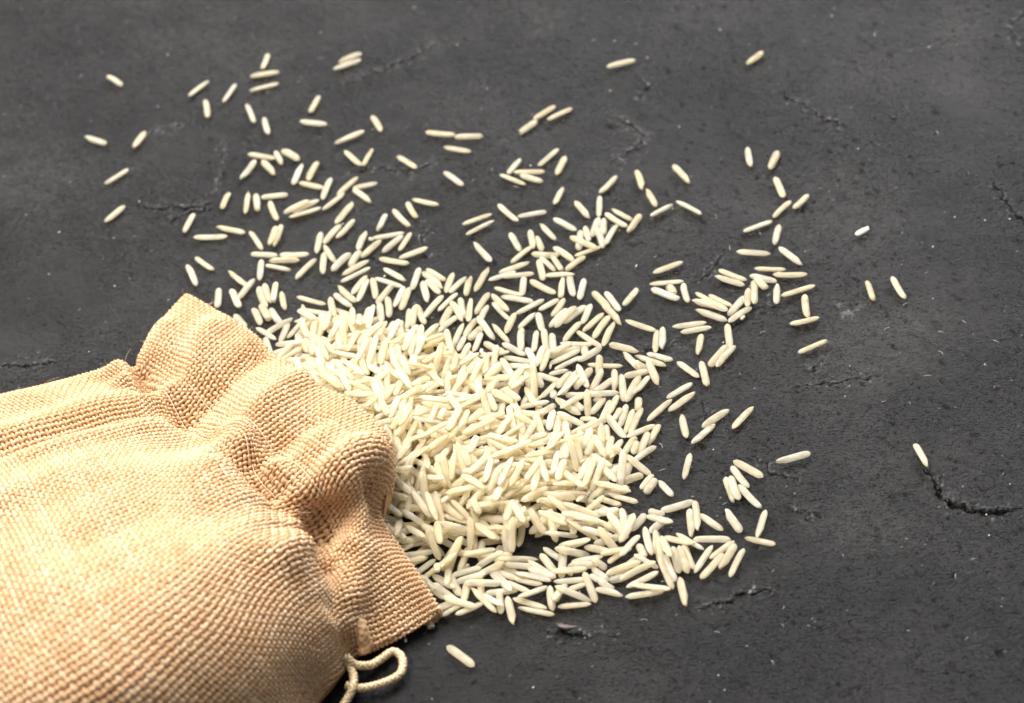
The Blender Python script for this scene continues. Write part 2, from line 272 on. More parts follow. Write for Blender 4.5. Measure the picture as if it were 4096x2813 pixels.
GR=rows("""-19.53 -90.91 0.66 -0.89 0 0.3 8.08 1.68 1.31 1 0.56 0
89.14 24.61 0.62 0.48 0 -0.22 3.87 1.65 1.23 11 0.43 1
93.44 2.68 0.61 -1.42 0 -0.16 8.38 1.65 1.22 4 0.29 0
86.48 -52.37 0.62 -1.4 0 -0.31 7.23 1.69 1.25 6 0.46 3
-34.95 91.03 0.66 3.59 -0 0.1 8.73 1.71 1.32 8 0.96 0
49.02 42.81 0.58 -0.87 0 -0.35 8.14 1.67 1.15 3 0.13 0
21.32 34.07 1.46 -0.72 -0.07 0.33 7.9 1.55 1.14 1 0.7 0
64.61 32.02 0.61 0.31 0 -0.28 7.81 1.73 1.21 1 0.86 0
61.89 22.35 0.64 -0.32 0 0.05 8.1 1.71 1.29 5 0.92 0
40.61 21.47 0.6 0.32 0 -0.04 7.88 1.69 1.2 5 0.92 0
72.51 45.83 0.57 -1.49 0 0.08 8.27 1.68 1.15 1 0.62 0
-47.76 62.27 0.59 0.25 0 -0.22 8.39 1.65 1.18 4 0.46 0
-37.7 59.71 0.59 -2.14 0 -0.14 8.65 1.71 1.18 5 0.3 0
-26.91 48.4 0.62 0.04 0 -0.31 8.04 1.75 1.24 4 0.1 0
-3.93 36.92 0.58 2.01 -0 -0.11 8.75 1.58 1.16 6 0.14 0
-21.03 40.24 0.66 0.34 0 0.05 7.64 1.71 1.31 2 0.68 0
-25.98 38.16 0.66 -0.45 0 0.02 7.96 1.71 1.31 4 0.39 0
-26.11 33.14 0.58 -0.83 0 -0.11 7.73 1.65 1.16 9 0.4 0
-72.31 57.79 0.58 -0.18 0 0.12 8.71 1.67 1.15 4 0.44 0
-50.97 46.13 0.62 -0.18 0 0.08 7.35 1.74 1.25 4 0.16 0
-77.14 43.67 0.58 -1.3 0 -0.13 8.86 1.63 1.16 3 0.37 0
-66.07 32.21 0.85 -1.32 0 -0.23 7.53 1.81 1.3 1 0.48 0
-59.34 31.53 0.61 -1.35 0 0.21 8.4 1.67 1.22 4 0.67 0
-39.23 40.56 0.67 -2.28 0 -0.32 7.45 1.73 1.33 0 0.07 0
-35.76 37.74 0.57 -2.59 0 -0.01 7.85 1.64 1.15 2 0.65 0
-35.92 35.04 0.6 -2.66 0 0.33 8.41 1.6 1.21 1 0.2 0
-34.32 28.79 0.64 -1.93 0 0.25 8.27 1.73 1.28 2 0.36 0
-38.4 28.24 0.65 2.13 -0 -0.12 7.91 1.64 1.31 7 0.35 0
-27.8 30.33 0.62 -0.63 0 -0.29 7.96 1.67 1.25 1 0.01 0
-21.09 30.41 0.61 -1.86 0 -0.01 7.99 1.62 1.21 1 0.24 0
-16.93 29.04 0.59 -0.97 0 0.29 8.32 1.69 1.17 7 0.35 0
-19 25.02 0.63 -1.46 0 -0 8.01 1.67 1.27 8 0.52 0
-24.15 23.49 0.63 -1.89 0 -0.03 8.14 1.64 1.26 1 0.18 0
-22.41 16.13 1.05 -1.79 -0.21 -0.03 6.66 1.63 1.28 2 0.79 0
-17.44 19.16 0.6 -2.2 0 -0.04 8.64 1.62 1.2 4 0.96 0
-27.41 9.75 3.11 -1.92 0.03 -0.01 8.2 1.58 1.09 8 0.14 0
-32.88 8.65 4.35 -2.35 0 -0.17 9 1.74 1.37 0 0.45 0
-32.6 15.52 3.4 -1.75 0.03 0.32 8.75 1.77 1.23 4 0.31 0
-39.24 10.24 3.87 -1.55 -0.35 -0.22 6.95 1.7 1.28 0 0.72 0
-37.2 7.28 4 -1.97 0 0.33 7.26 1.68 1.14 2 0.73 0
-35.3 2.28 5.23 -1.93 0.07 0.34 9 1.69 1.22 3 0.68 0
-32.63 1.33 5.57 -1.92 -0.28 0.1 8.48 1.77 1.22 5 0.54 0
-30.21 0.93 4.47 -1.8 -0.07 -0.05 7.44 1.81 1.31 0 0.6 0
-44.56 5.17 4.77 -1.33 0 -0.27 8.76 1.71 1.18 2 0.68 0
-4.97 26.79 0.58 1.12 -0 0.25 9 1.55 1.16 9 0.36 0
9.66 20.87 0.56 -0.83 0 0.25 8.19 1.59 1.11 0 0.46 0
16.66 19.97 0.56 -1.56 0 0.07 8.17 1.65 1.13 4 0.13 0
3.01 17.63 0.61 -0.44 0 0.04 8.16 1.65 1.22 1 0.2 0
-5.45 8.57 0.9 -1.2 -0.1 -0.2 8.52 1.72 1.35 5 0.3 0
-11.83 15.74 1.08 -1.25 -0.07 -0.01 7.44 1.72 1.34 7 0.46 0
-8.82 15.85 0.87 1.46 -0.1 -0.34 9 1.58 1.2 6 0.74 0
-12.24 7.85 0.59 -1.95 0 0.34 8.04 1.66 1.18 2 0.85 0
-14.38 4.09 2.68 -1.49 0.1 -0.29 9 1.61 1.27 0 0 0
0.64 9.37 0.63 -1.98 0 -0.09 7.25 1.67 1.26 2 0.92 0
-2.16 6.15 0.63 2 -0 0.34 8.14 1.6 1.26 9 0.95 0
5.75 14.18 0.63 -2.66 0 0.21 8.19 1.65 1.27 5 0.37 0
2.71 3.1 0.61 -1.68 0 -0.02 7.88 1.66 1.21 0 0.6 0
7.46 -6.16 1.46 -2 -0.17 0.19 6.49 1.57 1.16 5 1 0
1.23 -3.65 0.57 -0.47 0 0.06 7.37 1.56 1.14 2 0.19 0
-17.32 -4.8 5.19 -2 -0.56 0.05 8.34 1.7 1.29 0 0.37 0
3.92 50.73 0.62 -1.07 0 -0.16 8.64 1.67 1.24 0 0.55 0
5.65 33.74 0.65 -2.4 0 0.34 7.49 1.69 1.31 4 0.69 0
3.42 29.51 0.58 0.32 0 0.04 8.03 1.68 1.16 9 0.35 0
9.85 27.17 0.55 -1.52 0 0.05 7.85 1.63 1.11 1 0.26 0
25.72 12 0.62 -1.26 0 -0.07 7.85 1.7 1.24 1 0.16 0
24.98 7.45 0.76 -1.11 -0.1 0.34 8.36 1.54 1.21 7 0.58 0
16.22 9.14 0.65 -2.44 0 -0.08 7.79 1.81 1.3 4 0.74 0
13.88 7.89 1.47 -2.36 -0.07 -0.26 7.94 1.63 1.17 0 0.71 0
20.26 5.53 0.56 -2.35 0 0.01 7.7 1.59 1.12 9 0.68 0
21.98 3.52 0.58 -2.15 0 0.03 8.48 1.71 1.16 4 0.03 0
23.32 0.75 0.61 1.16 0 -0.07 8.39 1.63 1.23 7 0.42 0
14.95 3.32 0.65 -2.24 0 0.3 7.56 1.77 1.31 0 0.4 0
15.39 -1.15 0.65 -0.25 0 -0.3 7.62 1.84 1.3 0 0.1 0
18.63 -0.09 0.61 -0.92 0 -0.11 8.19 1.57 1.21 4 0.86 0
26.31 -4.74 0.62 -0.52 0 0.35 7.38 1.59 1.23 6 0.74 0
31.24 2.17 0.55 -0.66 0 -0.01 8.23 1.61 1.1 2 0.76 0
35.78 -3.22 0.57 -1.71 0 0.06 7.56 1.61 1.14 9 0.73 0
39.5 16.05 0.53 -0.08 0 -0.13 8.05 1.54 1.05 5 0.25 0
38.33 12.11 0.61 -0.73 0 0.3 7.36 1.68 1.22 10 0.18 3
12.2 -5.11 0.7 -2.83 -0.1 -0.07 7.84 1.49 1.03 1 0.28 0
18.06 -5.69 1.12 -2.59 0 -0.25 7.03 1.58 1.26 3 0.25 0
31.81 -10.46 0.61 2.51 -0 0.1 8.05 1.6 1.23 9 0.46 0
31.94 -14.66 0.8 -1.39 -0.1 0.03 8 1.79 1.31 9 0.22 0
40.03 -15.09 0.6 -0.98 0 0.01 7.25 1.56 1.19 5 0.49 0
15.54 -13.3 1.54 -1.39 0 0.13 8.39 1.61 1.27 2 0.49 0
70.52 19.38 0.64 -1.04 0 0.1 8.5 1.71 1.28 9 0.8 0
69.19 12.75 0.59 -0.19 0 -0.02 8.01 1.62 1.18 0 0.8 0
64.79 15.71 0.58 -0.26 0 -0.32 7.39 1.56 1.17 4 0.23 0
54.45 13.42 0.63 2.51 -0 0.01 7.87 1.66 1.27 8 0.6 0
55.58 15.39 0.61 -0.72 0 -0.06 7.74 1.6 1.21 4 0.36 0
48.17 2.13 0.65 2.49 -0 -0.32 8.38 1.65 1.3 9 0.96 0
49.01 4.07 1.94 -0.72 0.07 0.34 8.1 1.69 1.24 3 0.67 0
54.71 4.29 0.6 -2.27 0 -0.14 7.73 1.69 1.2 5 0.4 0
59.59 8.24 0.58 -1.73 0 -0.28 8.25 1.65 1.17 1 0.17 0
69.95 6.63 0.58 -2.91 0 0.12 8.58 1.48 1.16 1 0.01 0
70.88 0.76 0.65 -1.68 0 -0.18 7.99 1.67 1.29 0 0.42 0
69.46 -4.08 0.56 0.12 0 -0.15 7.06 1.63 1.12 0 0.86 0
54.96 1.05 0.57 -2.56 0 -0.01 7.18 1.67 1.13 0 0.75 0
43.91 -2.08 0.64 0.04 0 -0.05 7.25 1.63 1.28 5 0.53 0
42.66 0.06 0.6 -0.02 0 0.05 7.87 1.63 1.19 2 0.34 0
51.05 -5.86 0.63 -1.65 0 0.28 8.31 1.67 1.25 1 0.09 0
47.61 -11.98 0.65 -2.28 0 -0.34 8 1.75 1.31 1 0 0
49.36 -12.47 0.63 -2.29 0 0.09 8.05 1.58 1.25 0 0.37 0
69.67 -13.22 0.59 0.37 0 -0.34 7.68 1.66 1.18 6 0.81 0
43.45 -17.17 0.58 -1.57 0 -0.08 8.32 1.64 1.16 1 0.36 0
-37.06 -6.23 7.61 -0.88 -0.1 -0.28 6.46 1.71 1.23 5 0.2 0
-38.97 -8.87 9.61 -1 -0.17 -0.25 7 1.62 1.21 4 0.88 0
-25.06 -5.42 5.53 -1.36 0 -0.05 7.06 1.64 1.19 0 0.09 0
-42.44 -12.97 10.99 -0.89 0 0.22 6.91 1.73 1.35 3 0.43 0
-39.15 -12.84 10.14 -1.27 -0.03 -0.06 7.11 1.59 1.14 5 0.06 0
-34.93 -14.89 8.94 -0.28 -0.56 -0.19 8.19 1.75 1.3 2 0.1 0
-31.67 -16.48 8.84 -1.3 0 -0.2 6.43 1.74 1.39 0 0.74 0
-28.25 -21.98 8.47 -1.85 0.21 -0.13 9 1.63 1.22 4 0.74 0
-25.2 -31.38 8.76 -2.1 -0.14 0.28 9 1.62 1.26 1 0.37 0
-29.67 -34.58 8.65 -1.41 -0.56 -0.06 9 1.68 1.33 5 0.37 0
-36.15 -18.05 10.5 2.86 0 0.1 6.75 1.76 1.36 3 0.49 0
-25.58 -11.99 7.17 -1.13 -0.1 -0.3 7.11 1.67 1.25 5 0.18 0
-13.16 -14 5.51 -2.2 -0.1 0.26 6.95 1.56 1.15 3 0.52 0
-3.67 -17.44 2.59 -0.76 0 0.32 6.97 1.8 1.41 1 0.37 0
-18.14 -19.59 6.79 -0 -0.31 -0.12 8.89 1.74 1.35 4 0.42 0
-7.67 -22.81 6.06 -1.43 -0.52 0.32 7.6 1.59 1.21 5 0.96 0
4.03 -15.71 2.19 -1.69 -0.56 -0.04 7.5 1.51 1.12 2 0.2 0
2.9 -18.03 1.9 -1.33 0.14 0.15 8.17 1.55 1.19 2 0.2 0
-0.42 -26.49 3.55 -1.48 -0.07 -0.06 9 1.65 1.25 1 0.12 0
-2.08 -25.33 3.02 -1.49 0.03 0.29 8.52 1.6 1.09 0 0.86 0
6.7 -26.96 2.24 -1.84 0 0.22 6.67 1.88 1.46 2 0.04 0
3.96 -28.79 2.91 -1.38 -0.28 0.07 6.84 1.72 1.22 0 0.48 0
9.9 -30.03 1.93 -1.57 0.17 0.35 9 1.81 1.3 0 0.31 0
-9.66 -29.77 6.32 -2.61 0.14 -0.08 9 1.6 1.26 4 0.32 0
-4.66 -33.85 5.62 -0.42 -0.1 -0.08 6.87 1.65 1.14 0 0.03 0
-1.54 -37.88 6.17 -2.51 0.21 0.34 7.63 1.64 1.28 4 0.5 0
-15.19 -27.45 7.52 -1.97 0.14 -0.28 9 1.7 1.32 1 0.21 0
-20.82 -27.94 8.51 0.19 -0.56 -0.1 8.11 1.58 1.21 4 0.84 0
-26.06 -27.24 10.45 -1.86 0.28 0.16 9 1.65 1.21 3 0.05 0
-23.38 -33.33 9.21 -2.93 -0.07 0.25 7.14 1.55 1.07 1 0.54 0
-18.33 -35.37 7.63 -2.47 -0.21 -0.27 7.5 1.59 1.15 2 0.76 0
-19.71 -35.38 8.22 -2.7 -0.24 -0.09 6.56 1.67 1.25 2 0.65 0
-25.19 -38.2 8.36 -2.66 -0.03 0.2 8.36 1.67 1.18 3 0.21 0
-18.2 -43.33 7.43 -1.51 -0.42 -0.18 8.9 1.63 1.13 2 0.95 0
-16.47 -42.72 7.96 -1.81 -0.31 0.3 7.04 1.57 1.25 2 0.85 0
-14.56 -41.7 8.57 -1.47 -0.56 -0.27 7.91 1.71 1.21 3 0.31 0
-8.87 -44.95 7.32 -1.86 0 0.07 7.2 1.54 1.17 5 0.88 0
-5.07 -45.6 6.94 -2.01 0 0.02 8.57 1.59 1.13 2 0.74 0
-7.8 -47.83 6.7 -2.14 -0.31 -0.25 7.73 1.55 1.22 4 0.8 0
-2.69 -45.83 6.1 -2 0.03 0.03 8.26 1.58 1.2 5 0.52 0
1.37 -47.54 5.07 -1.83 0.14 -0.08 8.64 1.7 1.29 2 0.36 0
1.11 -44.15 5.26 -2.15 0 0.03 7.73 1.72 1.29 3 0.27 0
3.23 -39.98 5.06 -2.49 0.52 -0.2 9 1.68 1.18 0 0.14 0
6.17 -41.92 3.75 -1.81 0.21 0.02 8.92 1.5 1.12 5 0.57 0
3.59 -45.16 4.79 -1.48 -0.03 -0.32 7.08 1.62 1.28 0 0.43 0
-19.35 -44.42 7.57 -1.34 -0.31 0.14 6.63 1.5 1.16 0 0.04 0
-26.47 -41.26 8.24 -2.07 -0.35 -0.21 7.18 1.68 1.31 1 0.22 0
-27.02 -36.61 9.2 -2.09 0 -0.19 6.6 1.5 1.13 3 0.69 0
11.79 -15.78 1.57 -2.37 -0.03 0.32 7.59 1.61 1.12 3 0.66 2
22.64 -15.7 1.1 -1.67 -0.24 0.35 5.87 1.63 1.24 7 0.67 0
18.21 -15.42 0.67 -2.07 -0.07 -0.32 9 1.51 1.09 5 0.34 0
11.02 -21.64 0.63 -0.91 0 0.31 8.14 1.66 1.25 2 0.81 0
12.42 -21.04 1.48 -2.58 0.07 0.13 7.49 1.65 1.3 4 0.06 0
24.19 -18.1 0.65 -1.62 0 0.12 8.85 1.65 1.3 1 0.95 0
26.62 -18.92 0.68 -2.06 0 -0.25 9 1.79 1.36 2 0.44 0
19.3 -19.69 1.17 0.14 -0.24 0.22 7.86 1.54 1.11 1 0.73 0
15.56 -22.58 1.47 -1.68 -0.42 -0 7.08 1.58 1.09 5 0.97 0
21.32 -23.78 1.15 -2.03 0 0.31 6.42 1.71 1.36 5 0.46 0
23.03 -27.24 0.56 -1.92 0 0.06 7.59 1.55 1.11 3 0.81 0
24.32 -29.22 0.55 -1.93 0 0.03 7.8 1.48 1.09 5 0.67 0
25.87 -29.53 0.56 -2.01 0 0.17 8.86 1.61 1.11 0 0.11 0
26.47 -32.92 0.7 0.42 -0.07 -0.04 7.45 1.59 1.15 5 0.09 0
21.09 -30.4 0.94 -1.15 -0.1 0.26 8.15 1.68 1.16 4 0.1 0
29.21 -34.61 0.66 -2.07 0 0.31 6.66 1.71 1.32 6 0.44 0
26.5 -37.14 0.95 -2.07 -0.21 0.14 6.25 1.77 1.3 1 0.15 0
37.01 -21.64 0.68 0.53 -0 -0.29 7.3 1.82 1.36 9 0.27 0
36.97 -25.15 0.56 0.64 0 0.12 8.3 1.61 1.12 9 0.6 0
31.63 -27.01 0.58 -2.41 0 -0.06 8.55 1.47 1.15 2 0.36 0
36.39 -33.22 0.58 -1.57 0 0.24 7.45 1.61 1.17 2 0.75 0
13.66 -30.56 2.03 3.1 -0.45 0.26 7.73 1.6 1.21 5 0.81 0
10.97 -27.26 2.14 -0.62 -0.21 0.06 6.63 1.67 1.29 5 0.81 0
13.82 -34.63 2.42 -2.07 -0.1 -0.24 6.43 1.74 1.2 3 0.67 3
17.39 -35.37 1.7 -1.7 -0.52 -0.21 8.12 1.66 1.25 2 0.18 0
16.58 -37.76 2.63 -1.31 -0.1 -0.13 7.03 1.73 1.35 5 0.82 0
11.59 -38.51 3.36 -1.5 -0.35 0.16 7.11 1.58 1.09 5 0.7 0
24.41 -43.59 0.98 -0.9 -0.17 0.11 7.84 1.66 1.29 2 0.49 0
10.23 -40.79 4.44 -1.48 -0.56 -0.25 8.24 1.52 1.07 3 0.88 0
13.18 -46.1 3.5 -1.96 0 -0.05 8.9 1.6 1.16 3 0.41 0
15.03 -46.5 2.49 -2.05 -0.24 0.04 9 1.62 1.19 2 0.3 0
20.53 -45.76 2.62 -1.85 -0.42 -0.24 8.7 1.71 1.36 1 0.98 3
17.81 -50.02 1.81 -0.36 -0.17 -0.09 8.27 1.72 1.17 3 0.03 0
9.52 -48.5 4.63 -1.08 0.21 -0.06 9 1.6 1.23 4 0.02 0
35.15 -45.66 0.5 -1.9 0 0.01 7.89 1.4 1 5 0.31 0
7.25 -45.49 4.69 -1.94 0 -0.16 6.62 1.66 1.27 0 0.74 0
43.73 -32.19 0.6 -2.57 0 -0.27 8.01 1.66 1.19 2 0.94 0
49.83 -33.12 0.55 -2.34 0 0 8.24 1.58 1.09 2 0.01 0
40.23 -36.6 0.6 -2.43 0 0.03 7.9 1.62 1.21 9 0.09 0
48.3 -49.18 0.57 -0.84 0 0.31 8.09 1.67 1.13 1 0.41 0
46.17 -51.21 0.61 -1.23 0 -0.1 7.46 1.66 1.23 4 0.48 0
47.26 -57.42 0.62 -1.14 0 -0.05 8.31 1.64 1.25 4 0.62 0
43.3 -54.63 0.61 -1.48 0 0.07 7.66 1.55 1.22 6 0.14 0
44.36 -55 1.38 -1.48 0 0.04 7.35 1.73 1.24 4 0.05 0
58.69 -47.81 0.69 3.32 -0 -0.14 7.89 1.74 1.37 6 0.04 0
-28.83 -44.04 6.96 -0.99 -0.17 0.14 9 1.58 1.2 2 0.3 0
-29.92 -46.67 5.77 -0.7 0.1 0.33 6.77 1.58 1.24 0 0.76 0
-32.02 -51.59 3.8 -0.2 -0.56 0.06 7.63 1.56 1.08 0 0.59 0
-23.49 -46.22 5.64 -1.62 -0.56 -0.11 7.71 1.68 1.26 5 0.5 0
-31 -50.11 5.16 -0.89 -0.1 -0.33 6.87 1.58 1.2 9 0.54 0
-25.97 -53.61 3.99 -0.7 -0.31 -0.25 7.51 1.66 1.29 6 0.32 0
-24.38 -50.48 5.44 -1.15 -0.14 -0.18 8.3 1.75 1.3 2 0.4 0
-20.74 -52.62 4.85 -1.48 -0.42 0.19 9 1.67 1.24 5 0.58 0
-22.17 -51.83 5.87 -1.39 0 -0.12 9 1.6 1.23 2 0.38 0
-18.01 -52.64 4.41 -0.87 -0.14 0.24 7.23 1.6 1.22 0 0.68 0
-12.15 -51.66 6.28 -2.36 -0.21 0.11 6.79 1.72 1.17 4 0.67 0
-15.61 -53.83 4.6 -0.95 -0.31 -0.31 7.46 1.63 1.29 7 0.4 0
-15.36 -49.42 6.88 -0.08 0.17 -0.01 7.08 1.7 1.16 3 0.54 0
-12.58 -48.26 7.87 -0.84 0.03 0.13 6.68 1.66 1.29 3 0.85 0
-11.1 -59.92 3.92 -0.92 -0.03 -0.12 6.51 1.8 1.24 5 0.65 0
-14.48 -59.62 2.97 -1.7 -0.56 0.18 7.74 1.67 1.28 6 0.33 0
-5.4 -62.96 4.92 -1.75 -0.56 -0.29 7.6 1.55 1.11 0 0.49 0
-3.48 -57.75 6.03 -1.26 0 0.04 6.47 1.66 1.24 5 0.1 0
-17.44 -57.39 3.92 -0.05 -0.52 0.31 7.44 1.8 1.24 2 0.52 0
-22.64 -61.65 4.34 -1.28 -0.56 0.31 7.7 1.54 1.08 4 0.56 0
-21.19 -59.34 5.2 -1.53 0 0.23 6.95 1.67 1.29 4 0.3 0
-19.02 -63.88 2.66 -2.2 -0.31 -0.24 8.61 1.66 1.29 3 0.11 0
-26.74 -61.09 1.27 -0 0 0.12 7.76 1.53 1.21 4 0.8 0
-7.04 -62.8 1.8 -1.66 -0.56 -0.01 7.97 1.68 1.16 5 0.65 0
-13.01 -64.16 2.15 -3.11 -0.03 0.32 6.99 1.68 1.24 0 0.58 0
-11.24 -66.24 1.46 -2.98 -0.42 -0.2 7.18 1.52 1.18 0 0.31 0
-28.01 -63.22 1.48 0.12 0 0.16 6.32 1.54 1.13 1 0.5 0
-18.96 -71.2 0.66 -1.3 0 0.2 6.65 1.66 1.32 0 0.57 0
-25.75 -65.03 0.52 -2.5 0 0.1 7.12 1.49 1.04 5 0.91 0
-24.14 -70.72 0.63 -1 -0.07 0.35 8.34 1.42 1.09 5 0.5 0
-21.25 -73.13 0.86 -0.83 -0.17 0.35 7.02 1.6 1.23 4 0.09 0
-8.29 -69.86 0.61 -0.68 0 -0.14 6.54 1.68 1.23 2 0.54 0
-15.69 -69.99 0.89 -3.09 -0.14 -0.23 6.58 1.62 1.18 5 0.6 0
-4.56 -68.53 1.03 -0.11 -0.21 0.05 7.5 1.69 1.27 2 0.14 0
-5.1 -67 1.48 0.08 -0.31 -0.24 8.8 1.61 1.25 3 0.42 0
-0.27 -71.55 1.12 -0.58 0 0.08 6.64 1.76 1.31 5 0.63 0
-16.36 -67.88 0.62 -3 -0.03 -0.02 6.51 1.58 1.21 4 0.3 0
1.43 -68.89 0.65 -1.17 0 0.04 6.96 1.64 1.3 5 0.15 0
-9.25 -74.65 0.57 3.1 0 -0.11 6.99 1.64 1.13 3 0.95 0
-9.23 -72.27 1.02 -1.08 0.17 0.2 8.38 1.75 1.23 3 0.09 0
-13.12 -72.36 1.36 -0.2 0 0.33 7.73 1.52 1.2 1 0.57 0
-3.43 -72.91 0.57 -0.46 0 -0.2 6.43 1.61 1.14 4 0.52 0
-2.2 -72.56 1.3 -0.43 -0.03 -0.18 7.85 1.56 1.14 3 0.41 0
-21.42 -76.42 0.59 0.36 0 0.11 6.47 1.72 1.19 5 0.83 0
-20.16 -77.68 0.52 0.48 0 -0.32 6.97 1.49 1.03 2 0.99 0
-16.59 -78.21 0.6 0.35 0 -0.24 6.39 1.64 1.2 4 0.07 0
-18.53 -76.64 1.5 -0.57 0.03 0.24 7.78 1.5 1.13 0 0.49 0
-13.43 -76.83 1.04 2.12 0 0.27 9 1.6 1.13 9 0.53 0
-7.89 -80.35 0.68 -1.49 0 -0.27 7.84 1.71 1.36 9 0.18 0
-3.7 -79.19 0.6 -0.54 0 -0.3 7.82 1.73 1.2 5 0.3 0
-2.61 -81.55 0.54 2.72 -0 0.23 7.87 1.45 1.07 6 0.7 0
-2.77 -76.55 1.19 -2.62 0.28 0.29 7.76 1.61 1.1 3 0.64 0
0.99 -78.55 0.6 -1.59 0 0.05 6.94 1.59 1.19 2 0.38 0
3.81 -58.74 3.99 -0.6 -0.21 -0.2 7.02 1.59 1.15 4 0.86 0
3.54 -61.07 3.37 -1.5 -0.35 -0.05 6.99 1.56 1.12 2 0.31 0
10.02 -59.24 3.32 -0.24 -0.28 0.22 8.76 1.57 1.23 1 0.32 0
17.09 -61.41 2.06 -1.19 -0.14 0.34 6.95 1.63 1.15 3 0.4 0
19.38 -63.13 2.27 -2.07 0 -0.29 8.63 1.74 1.24 3 0.47 0
9.8 -61.67 1.87 -0.46 -0.56 -0.31 8.09 1.56 1.12 5 0.52 0
15.19 -65.5 1.5 -0.93 -0.56 0.35 7.54 1.64 1.2 4 0.26 0
5.07 -62.98 2.84 -2.9 0.56 0.19 8.3 1.6 1.2 4 0.16 0
7.68 -64.65 1.64 0.05 0 -0.12 6.82 1.65 1.27 2 0.33 0
19.42 -67.74 1.62 -2.14 0.28 0.28 9 1.71 1.29 4 0.81 0
23.52 -66.54 0.96 -1.54 0.1 -0.29 9 1.71 1.36 2 0.75 0
25.47 -69.72 1.05 -1.67 -0.28 0.27 5.57 1.6 1.23 1 0.15 0
27 -74.74 0.63 -1.4 0 0.24 7.86 1.62 1.27 4 0.49 0
25.93 -76.49 0.96 -1.36 -0.17 -0.26 8.12 1.51 1.16 1 0.04 0
4.43 -69.27 1.08 -1.76 -0.21 -0.06 7.81 1.69 1.2 1 0.43 0
6.93 -67.05 1.26 0.04 -0.52 0.22 8.27 1.79 1.28 1 0.8 0
9.84 -68.94 0.56 0.04 0 -0.2 6.81 1.61 1.13 2 0.17 0
8.92 -70.67 0.69 -0.09 0 0.26 6.84 1.75 1.39 5 0.11 0
5.8 -71.96 1.25 -0.02 -0.07 -0.1 7.41 1.75 1.26 2 0.43 0
5.5 -74.27 0.58 3.06 0 0.07 6.9 1.5 1.16 3 0.12 0
5.81 -78.96 1.54 -0.38 -0.35 0.01 8.2 1.67 1.14 8 0.59 0
9.44 -77.25 0.86 -1.38 -0.14 0.2 7.97 1.56 1.23 1 0.85 0
13.3 -79.1 0.56 -0.47 0 0.08 6.15 1.53 1.12 7 0.9 0
5.59 -81.41 0.53 -0.07 0 -0.16 6.9 1.57 1.07 5 0.01 0
17.15 -73.83 1.56 -2.86 0 -0.24 7.92 1.57 1.25 4 0.69 0
20.11 -74.83 1.15 -2.73 -0.03 -0.01 8.7 1.7 1.2 0 0.95 0
20.78 -76.87 0.57 -2.73 0 0.1 7.76 1.61 1.14 3 0.34 0
20.69 -81.09 0.61 0.01 0 0.01 8.09 1.57 1.22 5 0.59 0
22.34 -79.98 1.28 -0.39 0.07 -0.27 8.09 1.67 1.16 1 0.28 0
31.23 -57.26 0.66 0.2 0 0.16 7.48 1.74 1.32 4 0.7 0
33.4 -62.7 0.55 -1.65 0 0.09 8.11 1.58 1.1 6 0.43 0
37.78 -63.39 0.61 -0.94 0 0.06 6.93 1.6 1.22 2 0.6 0
34.96 -61.14 0.85 -1.64 0 -0.22 8.69 1.5 1.09 6 0.3 0
42.45 -63.95 0.66 1.89 -0 -0.31 7.43 1.7 1.31 6 0.87 0
48.42 -65.93 0.55 -1.95 0 0.22 8.27 1.53 1.11 9 0.53 0
47.19 -70.9 0.65 2.69 -0 0.33 6.66 1.64 1.3 6 0.48 0
26.79 -60.82 1.12 -0.71 0.24 0.11 7.09 1.59 1.11 2 0.81 0
37.1 -68.41 0.64 -0.19 0 0.15 7.82 1.62 1.27 1 0.41 0
30.16 -67.6 0.98 -0.6 0.17 -0.15 7.33 1.66 1.26 0 0.83 0
34.48 -73.64 0.63 -2.18 0 0.3 8.34 1.64 1.25 2 0.29 0
38.77 -71.68 0.55 -2.55 0 0.12 7.04 1.55 1.1 5 0.24 0
35.95 -75.92 0.59 -2.33 0 0.11 8.28 1.72 1.17 1 0.46 0
39.7 -73.91 0.63 -2.16 0 -0.21 7.63 1.62 1.25 6 0.46 0
41.34 -75.96 0.59 -2.09 0 0.29 8.33 1.54 1.17 4 0.83 0
31.46 -72.38 0.65 -1.43 0 -0.25 7.42 1.64 1.3 4 0.5 0
30.18 -73.48 1.23 -1.44 -0.17 0.24 7 1.84 1.37 2 0.5 0
28.57 -73.34 1.28 -1.48 -0.38 0.19 6.05 1.63 1.22 1 0.31 0
26.98 -70.18 2.5 -1.41 0.14 -0.15 7.2 1.71 1.31 2 0.35 0
28.81 -81.85 0.63 -1.53 0 0.29 8.01 1.64 1.26 9 0.85 0""")
